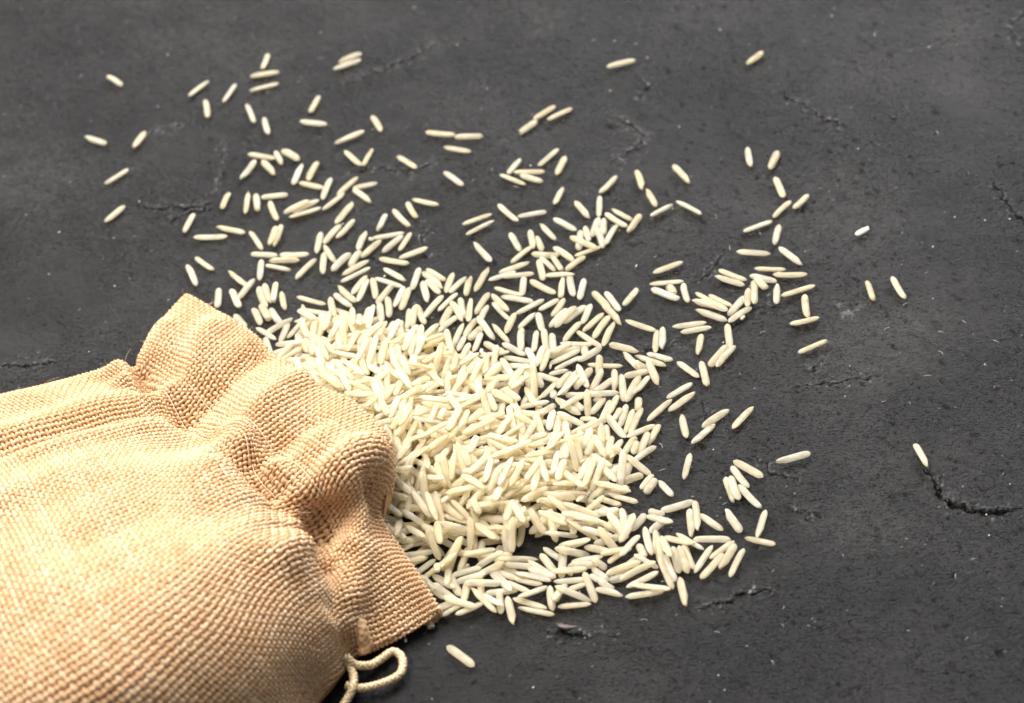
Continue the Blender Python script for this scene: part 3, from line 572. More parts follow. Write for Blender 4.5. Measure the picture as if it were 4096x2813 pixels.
ST=rows("""1.84 -25.7 0.52 0.17 0 -0.29 7.45 1.57 1.04 1 0.24 0
-12.91 -0.84 0.54 2.13 0 -0.28 7.16 1.56 1.08 8 0.43 0
0.4 -7.6 0.53 0.64 0 -0.24 7.2 1.52 1.06 0 0.73 0
-31.74 -21.63 0.56 2.51 0 0.01 7.42 1.62 1.12 1 0.43 0
6.74 -31.18 0.61 2.33 0 0.17 7.72 1.7 1.21 7 0.96 0
-33.37 16.91 0.58 0.34 0 0.14 7.2 1.64 1.15 2 0.29 3
-21.93 -11.75 0.62 0 0 0.33 7.18 1.62 1.25 1 0.3 0
-11.39 -51.18 0.59 2.7 0 0.06 7.14 1.63 1.18 3 0.47 0
-29.02 -0.99 0.62 1.74 0 -0.33 6.61 1.78 1.23 5 0.71 0
-6.35 -53.13 0.67 0.01 -0.07 0.11 7.09 1.56 1.21 3 0.93 0
-55.31 -42.12 0.57 0.67 0 0.09 7.63 1.66 1.14 4 0.3 0
-18.06 -16.03 0.65 1.31 0 -0.2 7.8 1.68 1.3 7 0.83 0
4.2 -22.07 0.6 1.55 -0.03 0.13 7 1.6 1.16 9 0.82 0
-57.59 6.83 0.55 1.54 0 0.26 6.94 1.52 1.1 4 0.1 0
13.82 -30.22 0.66 1.74 0 -0.07 6.91 1.7 1.33 3 0.48 0
-24.73 -6.78 0.56 0.82 0 -0.15 7.28 1.61 1.11 1 0.87 0
-52.13 -36.9 0.59 2.13 0 0.04 7.42 1.66 1.19 1 0.4 0
-27.08 -1.4 1.04 2.9 0.21 -0.22 7.52 1.79 1.23 6 0.75 0
-36.79 -21.14 0.63 0.29 0.1 0.05 7.13 1.43 0.97 4 0.92 0
-60 -52.75 0.66 0.67 0 -0.23 7.73 1.69 1.32 2 0.96 0
0.84 -47.47 0.61 2.39 0 0.07 8.04 1.74 1.23 6 0.97 0
-15.18 -16.63 0.8 0.19 -0.14 -0.31 7.27 1.52 1.02 7 0.37 0
-56.99 -41.29 0.99 2.89 -0.17 -0.21 7.37 1.74 1.23 6 0.21 0
-2.37 -30.13 0.57 2.8 0 -0.14 7.23 1.59 1.15 8 0.49 0
-37.92 -11.47 0.61 2.33 0 0.33 7.86 1.74 1.22 0 0.71 0
-8.97 -13.65 0.6 2.14 0 0.14 7.24 1.67 1.19 2 0.05 0
-51.92 -15.98 0.62 2.97 0 -0.09 7.41 1.68 1.23 0 0.59 0
-28.85 -22.01 0.8 2.79 0.14 0.02 7.32 1.59 1.14 6 0.55 0
-44.32 1.73 0.59 0.78 0 -0 6.65 1.67 1.18 9 0.13 0
-15.19 -55.8 0.56 0.22 0 0.19 7.1 1.48 1.13 4 0.39 3
-59.26 -53.05 1.42 0.19 -0.07 0.02 7.63 1.7 1.13 0 0.21 0
-28.26 10.13 0.57 0.64 0 -0.08 6.7 1.56 1.14 7 0.91 0
8.7 -26.2 0.6 2.31 0 -0.11 6.74 1.8 1.21 4 0.35 0
-28.64 -23.54 1.13 1.62 0.28 0.03 7.03 1.56 1.06 4 0.92 0
10.55 -30.73 0.57 2.2 0 0.17 8.33 1.62 1.14 0 0.95 0
-49.38 23.12 0.5 1.64 0 0.22 7.21 1.48 0.99 8 0.82 0
-24.03 -29.37 0.52 0.23 0 -0.01 6.92 1.57 1.04 4 0.34 0
-25.32 -29.24 1.24 0.48 0 -0.13 7.59 1.67 1.28 2 0.62 0
-7.1 -52.04 1.26 1.1 -0.28 -0.28 7.3 1.62 1.21 9 0.44 0
-3.7 -31.39 0.56 2.86 0 -0.29 7.51 1.62 1.11 3 0.17 0
-37.3 -9.24 0.87 1.73 -0.17 -0.07 7.21 1.54 1.11 1 0.67 0
-37.23 -45.03 0.52 1.11 0 0.3 7.8 1.53 1.04 3 0.24 0
-49.13 -23.25 0.55 1.53 0 -0.15 7.21 1.48 1.11 2 0.34 0
-40.23 2.28 0.65 0.47 0 0.31 7.76 1.7 1.29 2 0.13 0
-12.99 -5.06 0.56 0.33 0.03 0.12 7.23 1.58 1.08 9 0.88 0
-24.3 -58.71 0.57 0.69 0 0.03 8.04 1.65 1.14 9 0.88 0
-19.02 -31.97 0.59 1.67 0 0.06 7.75 1.56 1.19 8 0.17 0
-47.66 8.27 0.56 3.11 0 0.03 6.81 1.56 1.11 7 0.01 0
4.06 -55.05 0.64 1.68 0 -0.06 7.43 1.78 1.28 6 0.85 0
-54.46 -47.63 0.63 2.14 0 -0.07 7.45 1.65 1.26 2 0.27 0
-33.36 4.59 0.59 2.4 0 -0.13 6.62 1.54 1.18 4 0.37 0
-50.92 -19.32 0.55 0.46 0 0.2 7.63 1.59 1.1 7 0.52 0
9.31 -30.79 1.09 2.23 -0.03 -0.04 7.71 1.7 1.22 3 0.87 0
-17.2 -24.84 0.54 2.92 0 -0.35 6.87 1.54 1.09 5 0.34 0
-4.65 -6.16 0.55 1.4 0 0.13 7.27 1.53 1.1 4 0.56 0
-48.53 -17.98 1.24 1.52 0 0.13 6.57 1.8 1.38 6 0.55 0
-9.07 -0.55 0.52 2.13 0 0.12 7.53 1.44 1.03 5 0.32 0
-8.53 -59.86 0.61 0.04 0 0.2 7.96 1.74 1.22 6 0.48 0
-46.04 -16.33 0.54 2.11 0 0.03 7.97 1.65 1.09 1 0.86 0
-19.36 -1.3 0.59 2.56 0 -0.08 7.57 1.59 1.18 6 0.36 0
-1.31 -52.41 0.6 2.4 0 -0.3 7.45 1.57 1.19 9 0.87 0
-56.21 -44.35 1.04 2.89 0.07 -0.26 7.08 1.61 1.13 8 0.12 0
-55.43 -44.78 1.64 0.04 -0.03 -0.07 8.17 1.49 1.01 2 0.27 0
-1.32 -47.58 0.86 1.61 0.17 -0.24 7.15 1.56 1.1 3 0.49 0
-38.72 0.52 0.86 2.97 0.14 0.15 7.84 1.76 1.23 6 0.01 0
-23.98 -44.17 0.59 1.95 0 -0.04 8.42 1.71 1.17 8 0.56 0
-19.93 -46.84 0.59 0.76 0 0.27 7.05 1.56 1.17 9 0.21 0
-40.55 -16.78 0.6 2.65 0 0.08 7.78 1.73 1.2 5 0.9 0
-5.28 -44.36 0.57 0.81 0 -0.26 7.77 1.7 1.14 2 0.62 0
-38.88 -17.78 1.29 1.83 0 -0.06 8.2 1.61 1.07 8 0.71 0
-27.34 -28.24 1.44 2.42 -0.31 -0.03 6.96 1.65 1.2 3 0.64 0
-46.74 -46.91 0.6 3.08 0 0.11 6.53 1.66 1.21 6 0.58 0
-31.83 -41.19 0.55 1.84 0 0.01 7.44 1.57 1.1 4 0.34 0
-5.69 -23.31 0.62 3 0 -0.22 7.62 1.73 1.24 4 0.15 3
-54.72 -47.3 1.48 0.03 0 0.25 7.6 1.62 1.2 8 0.99 0
-47.79 20.26 0.88 0.09 -0.14 -0.21 7.53 1.78 1.26 2 0.6 0
-13.82 -18.81 0.57 0.09 0 0.22 8.21 1.66 1.14 8 0.21 0
-10.47 -10.6 1.05 2.4 -0.14 0.22 7.95 1.8 1.2 8 0.8 0
-58.49 -17.89 0.59 2 0 -0 7.45 1.52 1.18 6 0.61 0
17.68 -48.69 0.57 2.88 0 0 7.87 1.57 1.14 5 0.93 0
-33.22 -9.47 0.62 1.1 0 -0.33 7.61 1.63 1.24 1 0.66 0
-49.99 13.78 0.57 0.98 0 -0.25 6.69 1.57 1.15 3 0.79 0
-13.08 -44.46 0.62 3.08 0 0.01 7.21 1.59 1.24 7 0.38 0
-3.75 -45.57 0.86 1.45 0.14 0.17 7.61 1.68 1.31 5 0.06 0
-30.62 -55.89 0.59 3.08 0 0.26 7.41 1.53 1.17 9 0.49 0
-35.95 11.75 0.61 1.36 0 0.1 7.87 1.72 1.23 6 0.73 0
-43.87 17.44 0.61 0.58 0 -0.19 7.91 1.84 1.22 6 0.19 3
-53.69 -13.13 0.54 0.57 0 0.13 7.54 1.58 1.09 9 0.88 0
-11.95 -53.61 0.99 1.67 0.07 -0.32 7.1 1.45 1.08 1 0.4 0
-3.22 -39.85 1.18 1.46 -0.24 -0.05 7.61 1.65 1.12 3 0.94 0
7.54 -42.42 0.52 0.33 0 0.31 6.62 1.56 1.05 9 0.05 0
-9.37 -15.61 0.94 0.07 0.14 0.16 6.91 1.42 1.08 9 0 0
15.97 -59.81 0.58 0.9 0 0.12 7.2 1.53 1.16 2 0.63 0
-34.37 -39.23 0.56 1.74 0 -0.07 8.26 1.63 1.12 8 0.61 0
-28.22 -16.47 0.59 3.14 0 0.23 7 1.7 1.18 6 0.42 0
-0.77 -24.5 0.59 0.31 0 0.11 7.88 1.57 1.18 2 0.05 0
-8.32 -36.91 0.61 1.69 0 -0.14 7.53 1.68 1.22 2 0.26 0
-57.79 -39.4 1.27 1.75 -0.24 0.28 7.94 1.82 1.32 7 0.7 0
-3.7 -58.73 0.56 1.37 0 -0.12 7.84 1.55 1.12 4 0.12 0
-58.01 -23.17 0.57 0.61 0 0.16 6.56 1.65 1.15 2 0.3 0
-57 -39.99 2.33 2.48 0 0.21 8.1 1.71 1.32 8 0.96 0
-53.35 -40.23 1.05 2.77 0 0.18 6.96 1.39 0.93 0 0.5 0
2.58 -58.51 0.94 0.5 0.17 0.09 7.25 1.66 1.15 5 0.76 0
-30.78 -23.43 1.24 2.56 -0.14 0.32 7.09 1.62 1.12 0 0.42 0
-43.94 -3.28 0.6 2.84 0 -0.16 7.32 1.61 1.2 7 0.59 0
-28.73 -13.21 0.67 0.62 0 0.28 7.55 1.77 1.35 2 0.51 0
-29.41 -46.23 0.59 1.43 0 -0.22 7.53 1.54 1.19 6 0.88 0
-43.61 17.85 1.37 1.97 0 0.15 7.99 1.6 1.08 1 0.3 0
-45.57 -35.15 0.54 0.33 0 -0.29 8.15 1.61 1.08 1 0.79 0
-57.1 -52.65 1.94 0.78 -0.03 0.31 7.18 1.65 1.1 0 0.78 0
-43.07 -48.15 0.58 1.33 0 -0.22 6.74 1.59 1.15 9 0.87 0
-52.07 -58.49 0.56 2.35 0 0.02 7.4 1.63 1.13 7 0.53 0
-26.78 -39.48 0.8 2.04 -0.1 0.02 7.02 1.74 1.24 4 0.08 0
-40.94 -15 1.51 3.02 -0.21 0.16 7.16 1.65 1.13 0 0.63 0
1.99 -27.62 0.64 0.66 0.1 -0.14 6.46 1.52 1.04 4 0.37 0
-29.35 -9.61 0.66 2.76 0.1 -0.16 7.47 1.54 1.03 2 0.83 0
-13.26 -49.83 1.31 2.42 -0.28 -0.2 7.95 1.71 1.2 3 0.71 0
-21.13 4.74 0.55 0.41 0 0.33 7.9 1.56 1.1 3 0.89 0
-16.98 -20.33 0.84 2.85 0.14 -0.24 7.63 1.7 1.23 8 0.49 0
-58.54 -59.24 0.58 1.94 0 0.06 7.5 1.58 1.16 5 0.68 0
0.98 -35.18 0.55 2.89 0 -0.18 8.16 1.55 1.1 8 0.65 0
-21.25 -42.7 0.59 2.45 0 -0.31 6.61 1.58 1.18 0 0.12 0
-58.72 -28.99 0.57 2.84 0 -0.09 7.29 1.61 1.15 3 0.49 0
-28.42 -11.12 1.31 2.6 -0.03 -0.32 7.31 1.59 1.08 4 0.18 0
-36.8 -40.24 0.84 0.05 0.14 -0.11 7.92 1.64 1.21 1 0.42 0
-17.39 -0.41 0.9 1.26 -0.21 0.14 6.62 1.5 1.07 2 0.38 0
-10.98 -19.13 1.19 0.29 -0.03 -0.07 7.17 1.68 1.24 6 0.57 0
-15.79 -6.58 0.89 1.26 0.17 0.28 7.15 1.62 1.13 5 0.95 0
2.37 -54.44 1 1.15 0.17 -0.08 7.26 1.74 1.21 0 0.04 0
-51.84 -27.13 0.58 2.63 0 0.13 7.32 1.57 1.16 3 0.57 0
7.82 -44.55 0.59 0.12 0 0.22 7.31 1.61 1.17 1 0.61 0
-28.32 12.78 0.81 1.35 -0.14 -0.32 7.04 1.65 1.24 3 0.19 0
-8.4 -7.3 0.61 1.12 0 -0.32 6.71 1.62 1.22 0 0.13 0
2.84 -10.75 0.61 1.61 0 0.06 8.27 1.62 1.21 5 0.04 0
-58.52 -21.81 0.99 2.34 -0.21 0.14 7.6 1.56 1.09 1 0.35 3
-46.88 -41.65 0.59 0.95 0 -0.17 7.48 1.67 1.18 1 0.93 0
-9.06 -48.7 0.68 1.59 -0.07 0.04 6.97 1.65 1.23 0 0.91 0
-35.35 -34.99 0.71 0.8 0 0.1 7.83 1.52 1.1 7 0.12 0
1.98 -46.07 0.83 1.9 -0.14 -0.17 7.41 1.63 1.12 3 0.88 0
-0.46 -45.84 1.58 0.86 -0.17 -0.09 7.22 1.58 1.14 8 0.8 0
-39.5 7.7 0.53 2.88 0 -0.09 6.62 1.45 1.05 5 0.53 0
-3.96 -50.53 1.82 0.85 0.21 0.15 7.14 1.66 1.23 1 0.06 0
-20.51 -36.05 0.87 0.68 0.14 -0.27 7.2 1.64 1.28 6 0.67 0
-40.59 -21.38 1.02 1.19 0.21 -0.08 7.22 1.66 1.26 7 0.39 0
5 -26.93 1.35 2.87 0.07 0.14 7.44 1.63 1.24 4 0.79 0
-43.11 -15.95 1.5 2.99 -0.17 -0.31 7.43 1.7 1.16 1 0.23 0
-29.61 10.96 1.64 0.39 0.24 0.31 7.46 1.76 1.29 5 0.98 0
-54.9 4.06 0.65 1.65 0 0.26 6.96 1.67 1.3 0 0.5 0
-17.89 -6.8 1.05 3.06 -0.24 0.2 7.16 1.4 1.09 4 0.86 0
-54.94 -7.97 0.53 0.78 0 -0.25 7.85 1.56 1.05 1 0.18 0
-38.4 -55.17 0.59 2.49 0 -0.17 6.22 1.72 1.17 5 0.81 0
4.05 -58.62 1.78 2.72 0.1 0.09 8.06 1.81 1.23 3 0.26 0
-31.57 -0.45 0.75 0.94 0.1 0.35 7.33 1.61 1.1 9 0.18 0
-39.68 0.4 1.79 2.81 0.14 -0.35 6.95 1.59 1.24 1 0.79 0
-58.8 -36.48 1.75 2.34 -0.38 -0.32 7.91 1.59 1.23 2 0.97 0
-46.79 10.11 0.75 2.64 -0.1 0.28 7.22 1.71 1.24 5 0.73 0
-31.12 -16.83 1.03 0.37 0.21 0.1 6.84 1.46 1.02 4 0.07 0
-37.36 -0.36 2.2 0.96 0 -0.14 6.53 1.61 1.22 0 0.75 0
-5.63 -49.29 1.35 0.59 -0.07 0.2 7.35 1.56 1.18 8 0.64 0
-45.35 -11.18 0.57 2.79 0 0.25 7.54 1.6 1.15 9 0.82 0
-46.38 -53.78 0.5 2.77 0 0 7.94 1.47 1.01 6 0.43 0
-10.12 -6.34 0.93 0.25 0.17 -0.04 7.41 1.65 1.16 6 0.65 0
-10.45 -16.05 1.36 0.72 0.21 -0.2 6.48 1.49 0.99 4 0.11 0
-40.76 -54.31 1.08 1.73 0 0.23 8.27 1.71 1.24 8 0.71 0
-45.35 -10 1.09 2.23 -0.24 -0.31 6.19 1.83 1.29 0 0.88 0
-21.73 -57.14 1.06 0.55 -0.14 -0.27 8.6 1.56 1.04 4 0.75 0
-54.33 10.61 0.68 0.14 0.07 0.32 6.77 1.79 1.25 5 0.71 0
-51.74 -42.98 0.69 0.14 0.07 -0.19 8.15 1.68 1.22 5 0.5 0
-54.88 3.25 1.45 2.54 0 -0.15 7.47 1.53 1.09 2 0.29 0
-49.22 -26.72 1.18 1.18 -0.03 -0.31 7.46 1.62 1.16 1 0.03 0
-9.82 -46.9 1.06 2.89 -0.24 0.34 6.93 1.54 1.07 8 0.73 0
-38.06 12.61 0.79 0.67 0.14 -0.26 6.76 1.72 1.22 4 0.42 0
-27.83 -58.3 1.14 2.98 -0.24 0.23 7.21 1.57 1.19 9 0.46 0
-18.37 -38.05 0.58 1.12 0 0.24 7.56 1.67 1.16 8 0.33 0
-38.61 -48.82 0.86 2.2 0.14 -0.24 6.9 1.67 1.17 7 0.58 0
-38.47 -29.99 0.63 0.63 0 -0.24 7.34 1.8 1.26 0 0.48 0
-35.11 -25.05 0.54 0.24 0 -0.35 7.31 1.55 1.07 0 0.42 0
-31.08 -59.07 1.1 0.03 0.21 -0.26 8.32 1.78 1.24 4 0.5 0
-39.42 -31.82 1.15 0.9 0.21 -0.29 7.31 1.55 1.08 2 0.41 0
5.15 -52.74 1.41 0.41 -0.31 0.15 8.02 1.59 1.21 6 0.79 3
-3.07 -26.26 1.23 1.46 0.07 -0.2 7.71 1.55 1.18 6 0.28 0
-15.31 -0.62 1.36 0.21 -0.1 0.05 7.39 1.49 1.03 5 0.07 0
-19.39 3.96 0.96 1.44 0.17 -0.24 7.46 1.5 1.14 2 0.75 0
-21.61 10.1 0.63 2.69 0 0.26 8.01 1.67 1.25 6 0.14 3
-32.68 -58.26 1.52 1.69 -0.14 -0.09 8 1.65 1.18 4 0.67 0
-14.04 -58.95 0.59 1.6 0 -0.25 6.85 1.53 1.18 9 0.6 3
-24.62 -16.37 0.97 0.54 -0.21 0.22 7.18 1.51 1.13 5 0.32 0
-35.84 -54.81 1.25 0.08 0.03 0.23 7.22 1.54 1.05 1 0.91 0
-59.98 1.7 0.56 1.66 0 0.35 7.55 1.64 1.13 9 0.86 0
-20.05 -3.77 1.22 0.8 0.28 -0.24 6.86 1.52 1.12 3 0.44 0
-40.84 15.48 1.29 2.67 0.31 -0.22 7.37 1.45 1.08 5 0.27 0
8.32 -33.64 1.16 2.18 0.14 0.3 7.86 1.58 1.11 8 0.45 0
-45.16 -51.94 1.06 1.1 0 0.01 8.02 1.47 0.98 6 0.95 0
-51.59 -21.51 0.83 1.02 0.14 0.01 7.38 1.47 1.11 1 0.51 0
-52.84 -27.44 1.12 1.85 0.28 -0.14 6.56 1.59 1.17 1 0.09 0
-15.66 -14.47 1.2 2.55 0.03 0.26 8 1.71 1.15 5 0.41 0
8.26 -59.61 1.28 1.38 -0.31 0.33 7.11 1.66 1.13 3 0.32 0
-2.63 -43.47 2.13 1.71 0.24 0.31 6.83 1.57 1.17 1 0.65 0
-50.26 10.36 0.8 1.1 0 -0.02 7.67 1.56 1.08 2 0.52 0
-44.41 -0.41 1.25 1.41 0 0.3 7.28 1.61 1.12 0 0.1 0
-28.86 -47.33 1.13 0.03 -0.28 -0.33 6.09 1.65 1.13 7 0.5 0
16.37 -52.88 0.59 2.54 0 0.27 6.52 1.64 1.17 6 0.68 0
-30.53 -28.14 0.58 1.69 0 0.07 7.23 1.65 1.16 2 0.51 0
-6.98 -52.76 2.24 1.76 0 0.1 6.89 1.57 1.09 0 0.21 0
15.99 -36.79 0.6 1.37 0 0.1 7.45 1.57 1.2 0 0.6 0
-49.95 -10.4 0.66 1.55 -0.07 -0.25 7.25 1.61 1.13 2 0.66 0
-33.24 -4.81 0.58 2.98 0 -0.26 7.94 1.56 1.17 9 0.27 0
-1.73 -37.15 1.2 1.46 -0.07 -0.14 8.45 1.47 1.05 1 0.87 0
-40.74 18.16 1.35 1.83 -0.17 0.1 7.3 1.65 1.15 3 0.64 0
-37.72 -18.67 1.73 0.88 -0.38 0.3 6.65 1.69 1.27 9 0.58 3
-4.26 -44.29 2.24 0.82 0.42 -0.12 7.26 1.72 1.33 7 0.74 0
-43.35 -53.96 1.3 0.6 0.21 -0.27 8.24 1.49 1.09 3 0.65 0
-5.31 -59.88 1.21 1.44 0 0.31 8.05 1.62 1.11 3 0.07 0
-21.33 -14.82 0.79 0.79 -0.14 -0.08 6.81 1.61 1.22 3 0.46 0
-46.32 -39.55 1.27 1.57 -0.1 -0.28 7.48 1.66 1.27 9 0.32 0
-33.66 -36.06 1.06 2.82 0.21 -0.13 7.83 1.6 1.24 8 0.67 0
-41.14 -33.9 1.14 0.91 0.28 0.21 6.92 1.5 1.03 3 0.06 0
-0.07 -31.3 1.05 1.55 0 -0.15 8.57 1.48 0.99 1 0.78 0
-21.69 8.27 1.16 2.86 -0.24 0.26 7.95 1.64 1.17 9 0.08 0
-3.72 -55.41 1.3 1.22 -0.24 -0.18 7.48 1.7 1.18 9 0.71 3
-49.68 -41.81 1.26 1.37 -0.24 0.26 8.32 1.59 1.06 3 0.41 0
10.53 -46.5 0.81 2.24 0.14 -0.33 7.52 1.51 1.17 7 0.88 0
-19.38 3.62 1.6 1.61 0.17 -0.24 7.4 1.48 1 0 0.46 0
-13.79 -0.45 1.94 1.81 0 -0.22 7.79 1.61 1.24 2 0.62 0
-30.03 -50.63 1.28 1.6 0.28 0.32 7.78 1.67 1.26 7 0.4 0
-22.29 -57.36 1.81 0.09 -0.07 0.11 7.73 1.53 1.04 2 0.92 0
-50.6 3.58 0.55 3.09 0 -0.04 7.23 1.44 1.09 4 0.3 0
-21.16 -47.27 1.36 1.31 -0.03 -0.3 6.91 1.71 1.32 7 0.3 0
-27.96 -17.4 1.85 0.56 0 -0 6.88 1.47 1.13 4 0.38 0
-28.81 -29.07 1.8 0.15 0.31 0.11 6.41 1.67 1.15 1 0.34 0
-32.5 0.18 1.21 1.91 -0.28 -0.28 7.19 1.68 1.23 3 0.06 0
-47.57 0.22 1.09 2.97 -0.24 0.18 7.7 1.54 1.05 7 0.93 0
-53.92 -51.43 1.79 2.27 0.45 0.22 7.84 1.52 1.01 0 0.65 0
-53.81 -0.41 1.18 0.79 0.28 0.34 7.27 1.56 1.12 5 0.35 0
-42.71 -48.32 1.23 2.54 0.03 -0.02 6.34 1.42 1.05 2 0.64 0
2.1 -45.68 1.54 0.52 -0.24 -0.32 6.76 1.73 1.17 0 0.38 0
-54.05 -56.7 1.14 0.57 0 0.05 7.17 1.64 1.09 2 0.57 0
-39.13 -3.97 0.82 0.21 -0.14 -0.12 7.41 1.63 1.19 6 0.74 0
-9.01 -17.62 1.61 0.13 -0.14 0.23 8.3 1.7 1.17 2 0.54 0
-46.4 -4.83 1.06 0.42 0.24 0.34 6.78 1.55 1.05 5 0 0
-13.15 -29.01 0.58 0.27 0 -0.29 8.33 1.73 1.16 4 0.21 0
14.39 -55.05 0.59 2.43 0 -0.24 7.6 1.74 1.17 0 0.47 0
-13.98 -53.33 1.64 1.22 0.17 -0.02 7.9 1.57 1.18 2 0.25 0
-47.96 -50.04 1.07 1.24 0.03 -0.13 7.46 1.59 1.16 2 0.47 0
-16.17 4.86 1.04 2.96 0.24 -0.29 6.61 1.58 1.2 3 0.87 0
-47.3 -17.94 1.82 0.6 -0.24 -0.28 6.61 1.65 1.13 9 0.91 0
7.4 -44.85 1.38 2.1 0 -0.08 6.45 1.65 1.23 4 0.26 0
-28.81 -36.62 1.1 0.21 -0.03 -0.14 7.25 1.67 1.21 9 0.37 0
-46.4 17.09 1.51 2.9 -0.31 -0.08 8.34 1.53 1.16 2 0.67 0
-33.81 -17.26 1.69 0.36 -0.03 0.24 7.41 1.63 1.23 9 0.85 0
13.87 -46.62 0.82 0.52 -0.14 0.33 8.6 1.55 1.05 4 0.88 0
-22.31 -9.75 0.99 1.8 -0.21 -0.04 7.72 1.54 1.06 7 0.76 0
-39.88 -5.72 1.21 0.97 0.28 -0.31 6.77 1.64 1.2 4 0.76 0
8.07 -49.41 1.03 0.15 0.21 -0.11 7.33 1.62 1.26 4 0.1 0
-17.48 -50.57 0.63 1.78 0 -0.34 6.92 1.69 1.26 2 1 0
-46.29 -17.1 2.21 1.82 0 -0.14 8.03 1.53 1.08 1 0.46 0
-16.94 -20.77 1.63 1.02 0 0.27 7.37 1.53 1.19 6 0.19 0
-50.02 -31.89 0.89 1.23 0.17 0.34 7.74 1.61 1.08 9 0.33 0
-50.58 -25.32 1.47 2.7 -0.21 0.23 7.07 1.62 1.09 5 0.16 0
7.02 -42.56 1.87 2.98 0.07 -0.2 7.21 1.67 1.14 7 0.32 0
-45.2 2.07 1.65 1.25 -0.24 0.26 6.98 1.58 1.15 1 0.86 0
1.12 -58.05 2.54 0.65 0.28 0.21 7.28 1.77 1.26 4 0.16 0
5.04 -53.58 2.09 3.07 0.45 0.25 7.72 1.63 1.17 0 0.23 0
-16.78 -28.23 0.9 2.03 -0.17 0.1 6.19 1.8 1.24 6 0.07 0
-40.67 -1.66 2.04 0.31 0.35 -0.19 7.48 1.59 1.2 3 0.1 0
-31.39 11.86 1.61 1.36 -0.42 0.05 6.96 1.68 1.28 4 0.91 0
-3.34 -55.83 2.1 0.17 -0.21 -0.04 6.93 1.56 1.16 0 0.13 0
-41.53 7.54 0.98 1.28 0.21 0.34 6.99 1.64 1.19 9 0.93 0
-31.68 -47.97 2.34 2.48 -0.17 0.07 7.59 1.66 1.22 3 0.49 0
-36.68 17.84 0.77 2.85 -0.14 0.11 7.29 1.67 1.1 7 0.61 0
-37.34 3.52 1.69 1.96 -0.42 -0.26 7.45 1.66 1.13 8 0.69 0
-10.24 -4.47 1.32 1.79 -0.21 -0.33 7.91 1.69 1.18 0 0.31 0
-56.23 -36.32 0.9 2.11 -0.14 0.08 8.09 1.61 1.18 2 0.68 0
-5.72 -41 2.06 3.03 -0.42 0.18 6.79 1.76 1.24 7 0.66 0
-40.18 7.84 1.48 1.09 0.03 0.2 7.19 1.53 1.05 7 0.97 0
-57.19 -28.94 1.25 1.84 0 0.09 7.96 1.68 1.13 4 0.39 0
-44.7 -51.54 1.78 0.27 0 0.11 7.24 1.76 1.31 6 0.32 0
-38.75 -50.02 1.49 2.46 0 0.09 8.13 1.75 1.27 9 0.86 0
-54.59 -54.35 0.95 0.35 0.17 0.12 7.37 1.65 1.26 0 0.71 0
-20.6 -7.3 0.98 1.67 0.17 -0.05 7.32 1.63 1.14 7 0.9 0
0.25 -11.78 0.58 1.3 0 -0.26 6.61 1.6 1.16 0 0.31 0
-47.07 -54.64 1.58 1.9 0.28 0.02 7.11 1.45 0.99 2 0.88 0
12.86 -44.44 0.95 1.09 -0.17 -0.2 7.66 1.72 1.27 8 0.87 0
-51.4 -8.92 0.97 1 0.03 0.19 7.8 1.74 1.35 8 0.57 0
-51.93 5.2 0.95 2.56 -0.1 -0.11 7.33 1.67 1.13 0 0.73 0
-37.01 -34.27 1.87 1.9 -0.45 0.02 7.52 1.66 1.19 1 0.53 0
-16.29 -39.84 0.86 2.1 0.14 0.23 7.7 1.66 1.28 5 0.54 0
-19.16 -51.84 1.01 2.95 -0.17 -0.13 8.26 1.69 1.22 6 0.74 0
0.82 -21.93 0.82 2.39 -0.14 0.3 7.49 1.62 1.13 4 0.46 0
-29.3 -10.69 2.06 0.95 0 -0.07 7.96 1.65 1.28 1 0.95 0
-57.61 -40.52 3.02 0.14 0.14 0.27 7.38 1.41 1.07 8 0.03 0
-19.85 -33.15 1.33 0.99 0.03 0.17 6.83 1.66 1.23 1 0.6 0
-50.58 2.48 2.26 0.9 -0.28 -0.06 6.85 1.68 1.13 4 0.84 0
1.06 -52.13 1.56 0.45 0.1 -0.09 7.23 1.75 1.22 2 0.69 0
-7.13 -42.58 2.11 2.01 -0.03 -0.05 7.93 1.62 1.26 0 0.19 0
-35.29 -38.64 1.73 1.09 0.03 -0.28 7.62 1.6 1.11 2 0.43 0
-31.09 -35.62 1.36 1.68 -0.35 -0.08 6.85 1.62 1.11 5 0.96 0
-34.3 10.97 0.77 1.02 -0.1 0.21 8.31 1.5 1.16 9 0.31 0
10.79 -37.96 0.58 0.64 0 -0.31 7.95 1.66 1.17 2 0.02 0
-57.37 -6.37 0.75 2 -0.1 0.16 7.57 1.6 1.13 0 0.03 0
-33.06 -43.23 0.89 0.48 0.14 0.07 7.92 1.59 1.06 4 0.85 0
-49.85 11.65 1.47 1.95 0 -0.29 7.7 1.51 1.09 5 0.51 0
-55.55 -10.84 0.57 0.86 0 0.23 7.82 1.6 1.14 0 0.62 0
-47.39 -55.31 2.2 2.88 0 -0.32 7.62 1.72 1.25 1 0.27 0
-50.52 -52.73 2.07 2.73 -0.1 -0.25 7.21 1.56 1.16 7 0.62 0
-28.56 -46.69 1.81 2.96 0.31 0.02 7.16 1.64 1.25 3 0.77 0
-59.76 -59.51 0.95 1.46 0.17 0.05 7.49 1.51 1.07 3 0.89 0
-56.4 -54.68 2.32 0.09 -0.17 0.06 8.05 1.78 1.32 0 1 0
-16.56 -29.23 1.84 0 0 -0.01 7.36 1.62 1.14 8 0.68 0
0.67 -35.79 1.19 1.13 0.14 0.26 7.28 1.71 1.26 5 0.16 0
6.85 -49.44 1.85 1.03 0.03 -0.04 7.63 1.66 1.27 6 0.91 0
-48.3 -52.33 2.82 0.32 -0.03 -0.1 6.94 1.59 1.16 9 0.9 0
-3.35 -35.61 1.22 0.52 0.24 0.19 7.63 1.49 1.13 6 0.9 0
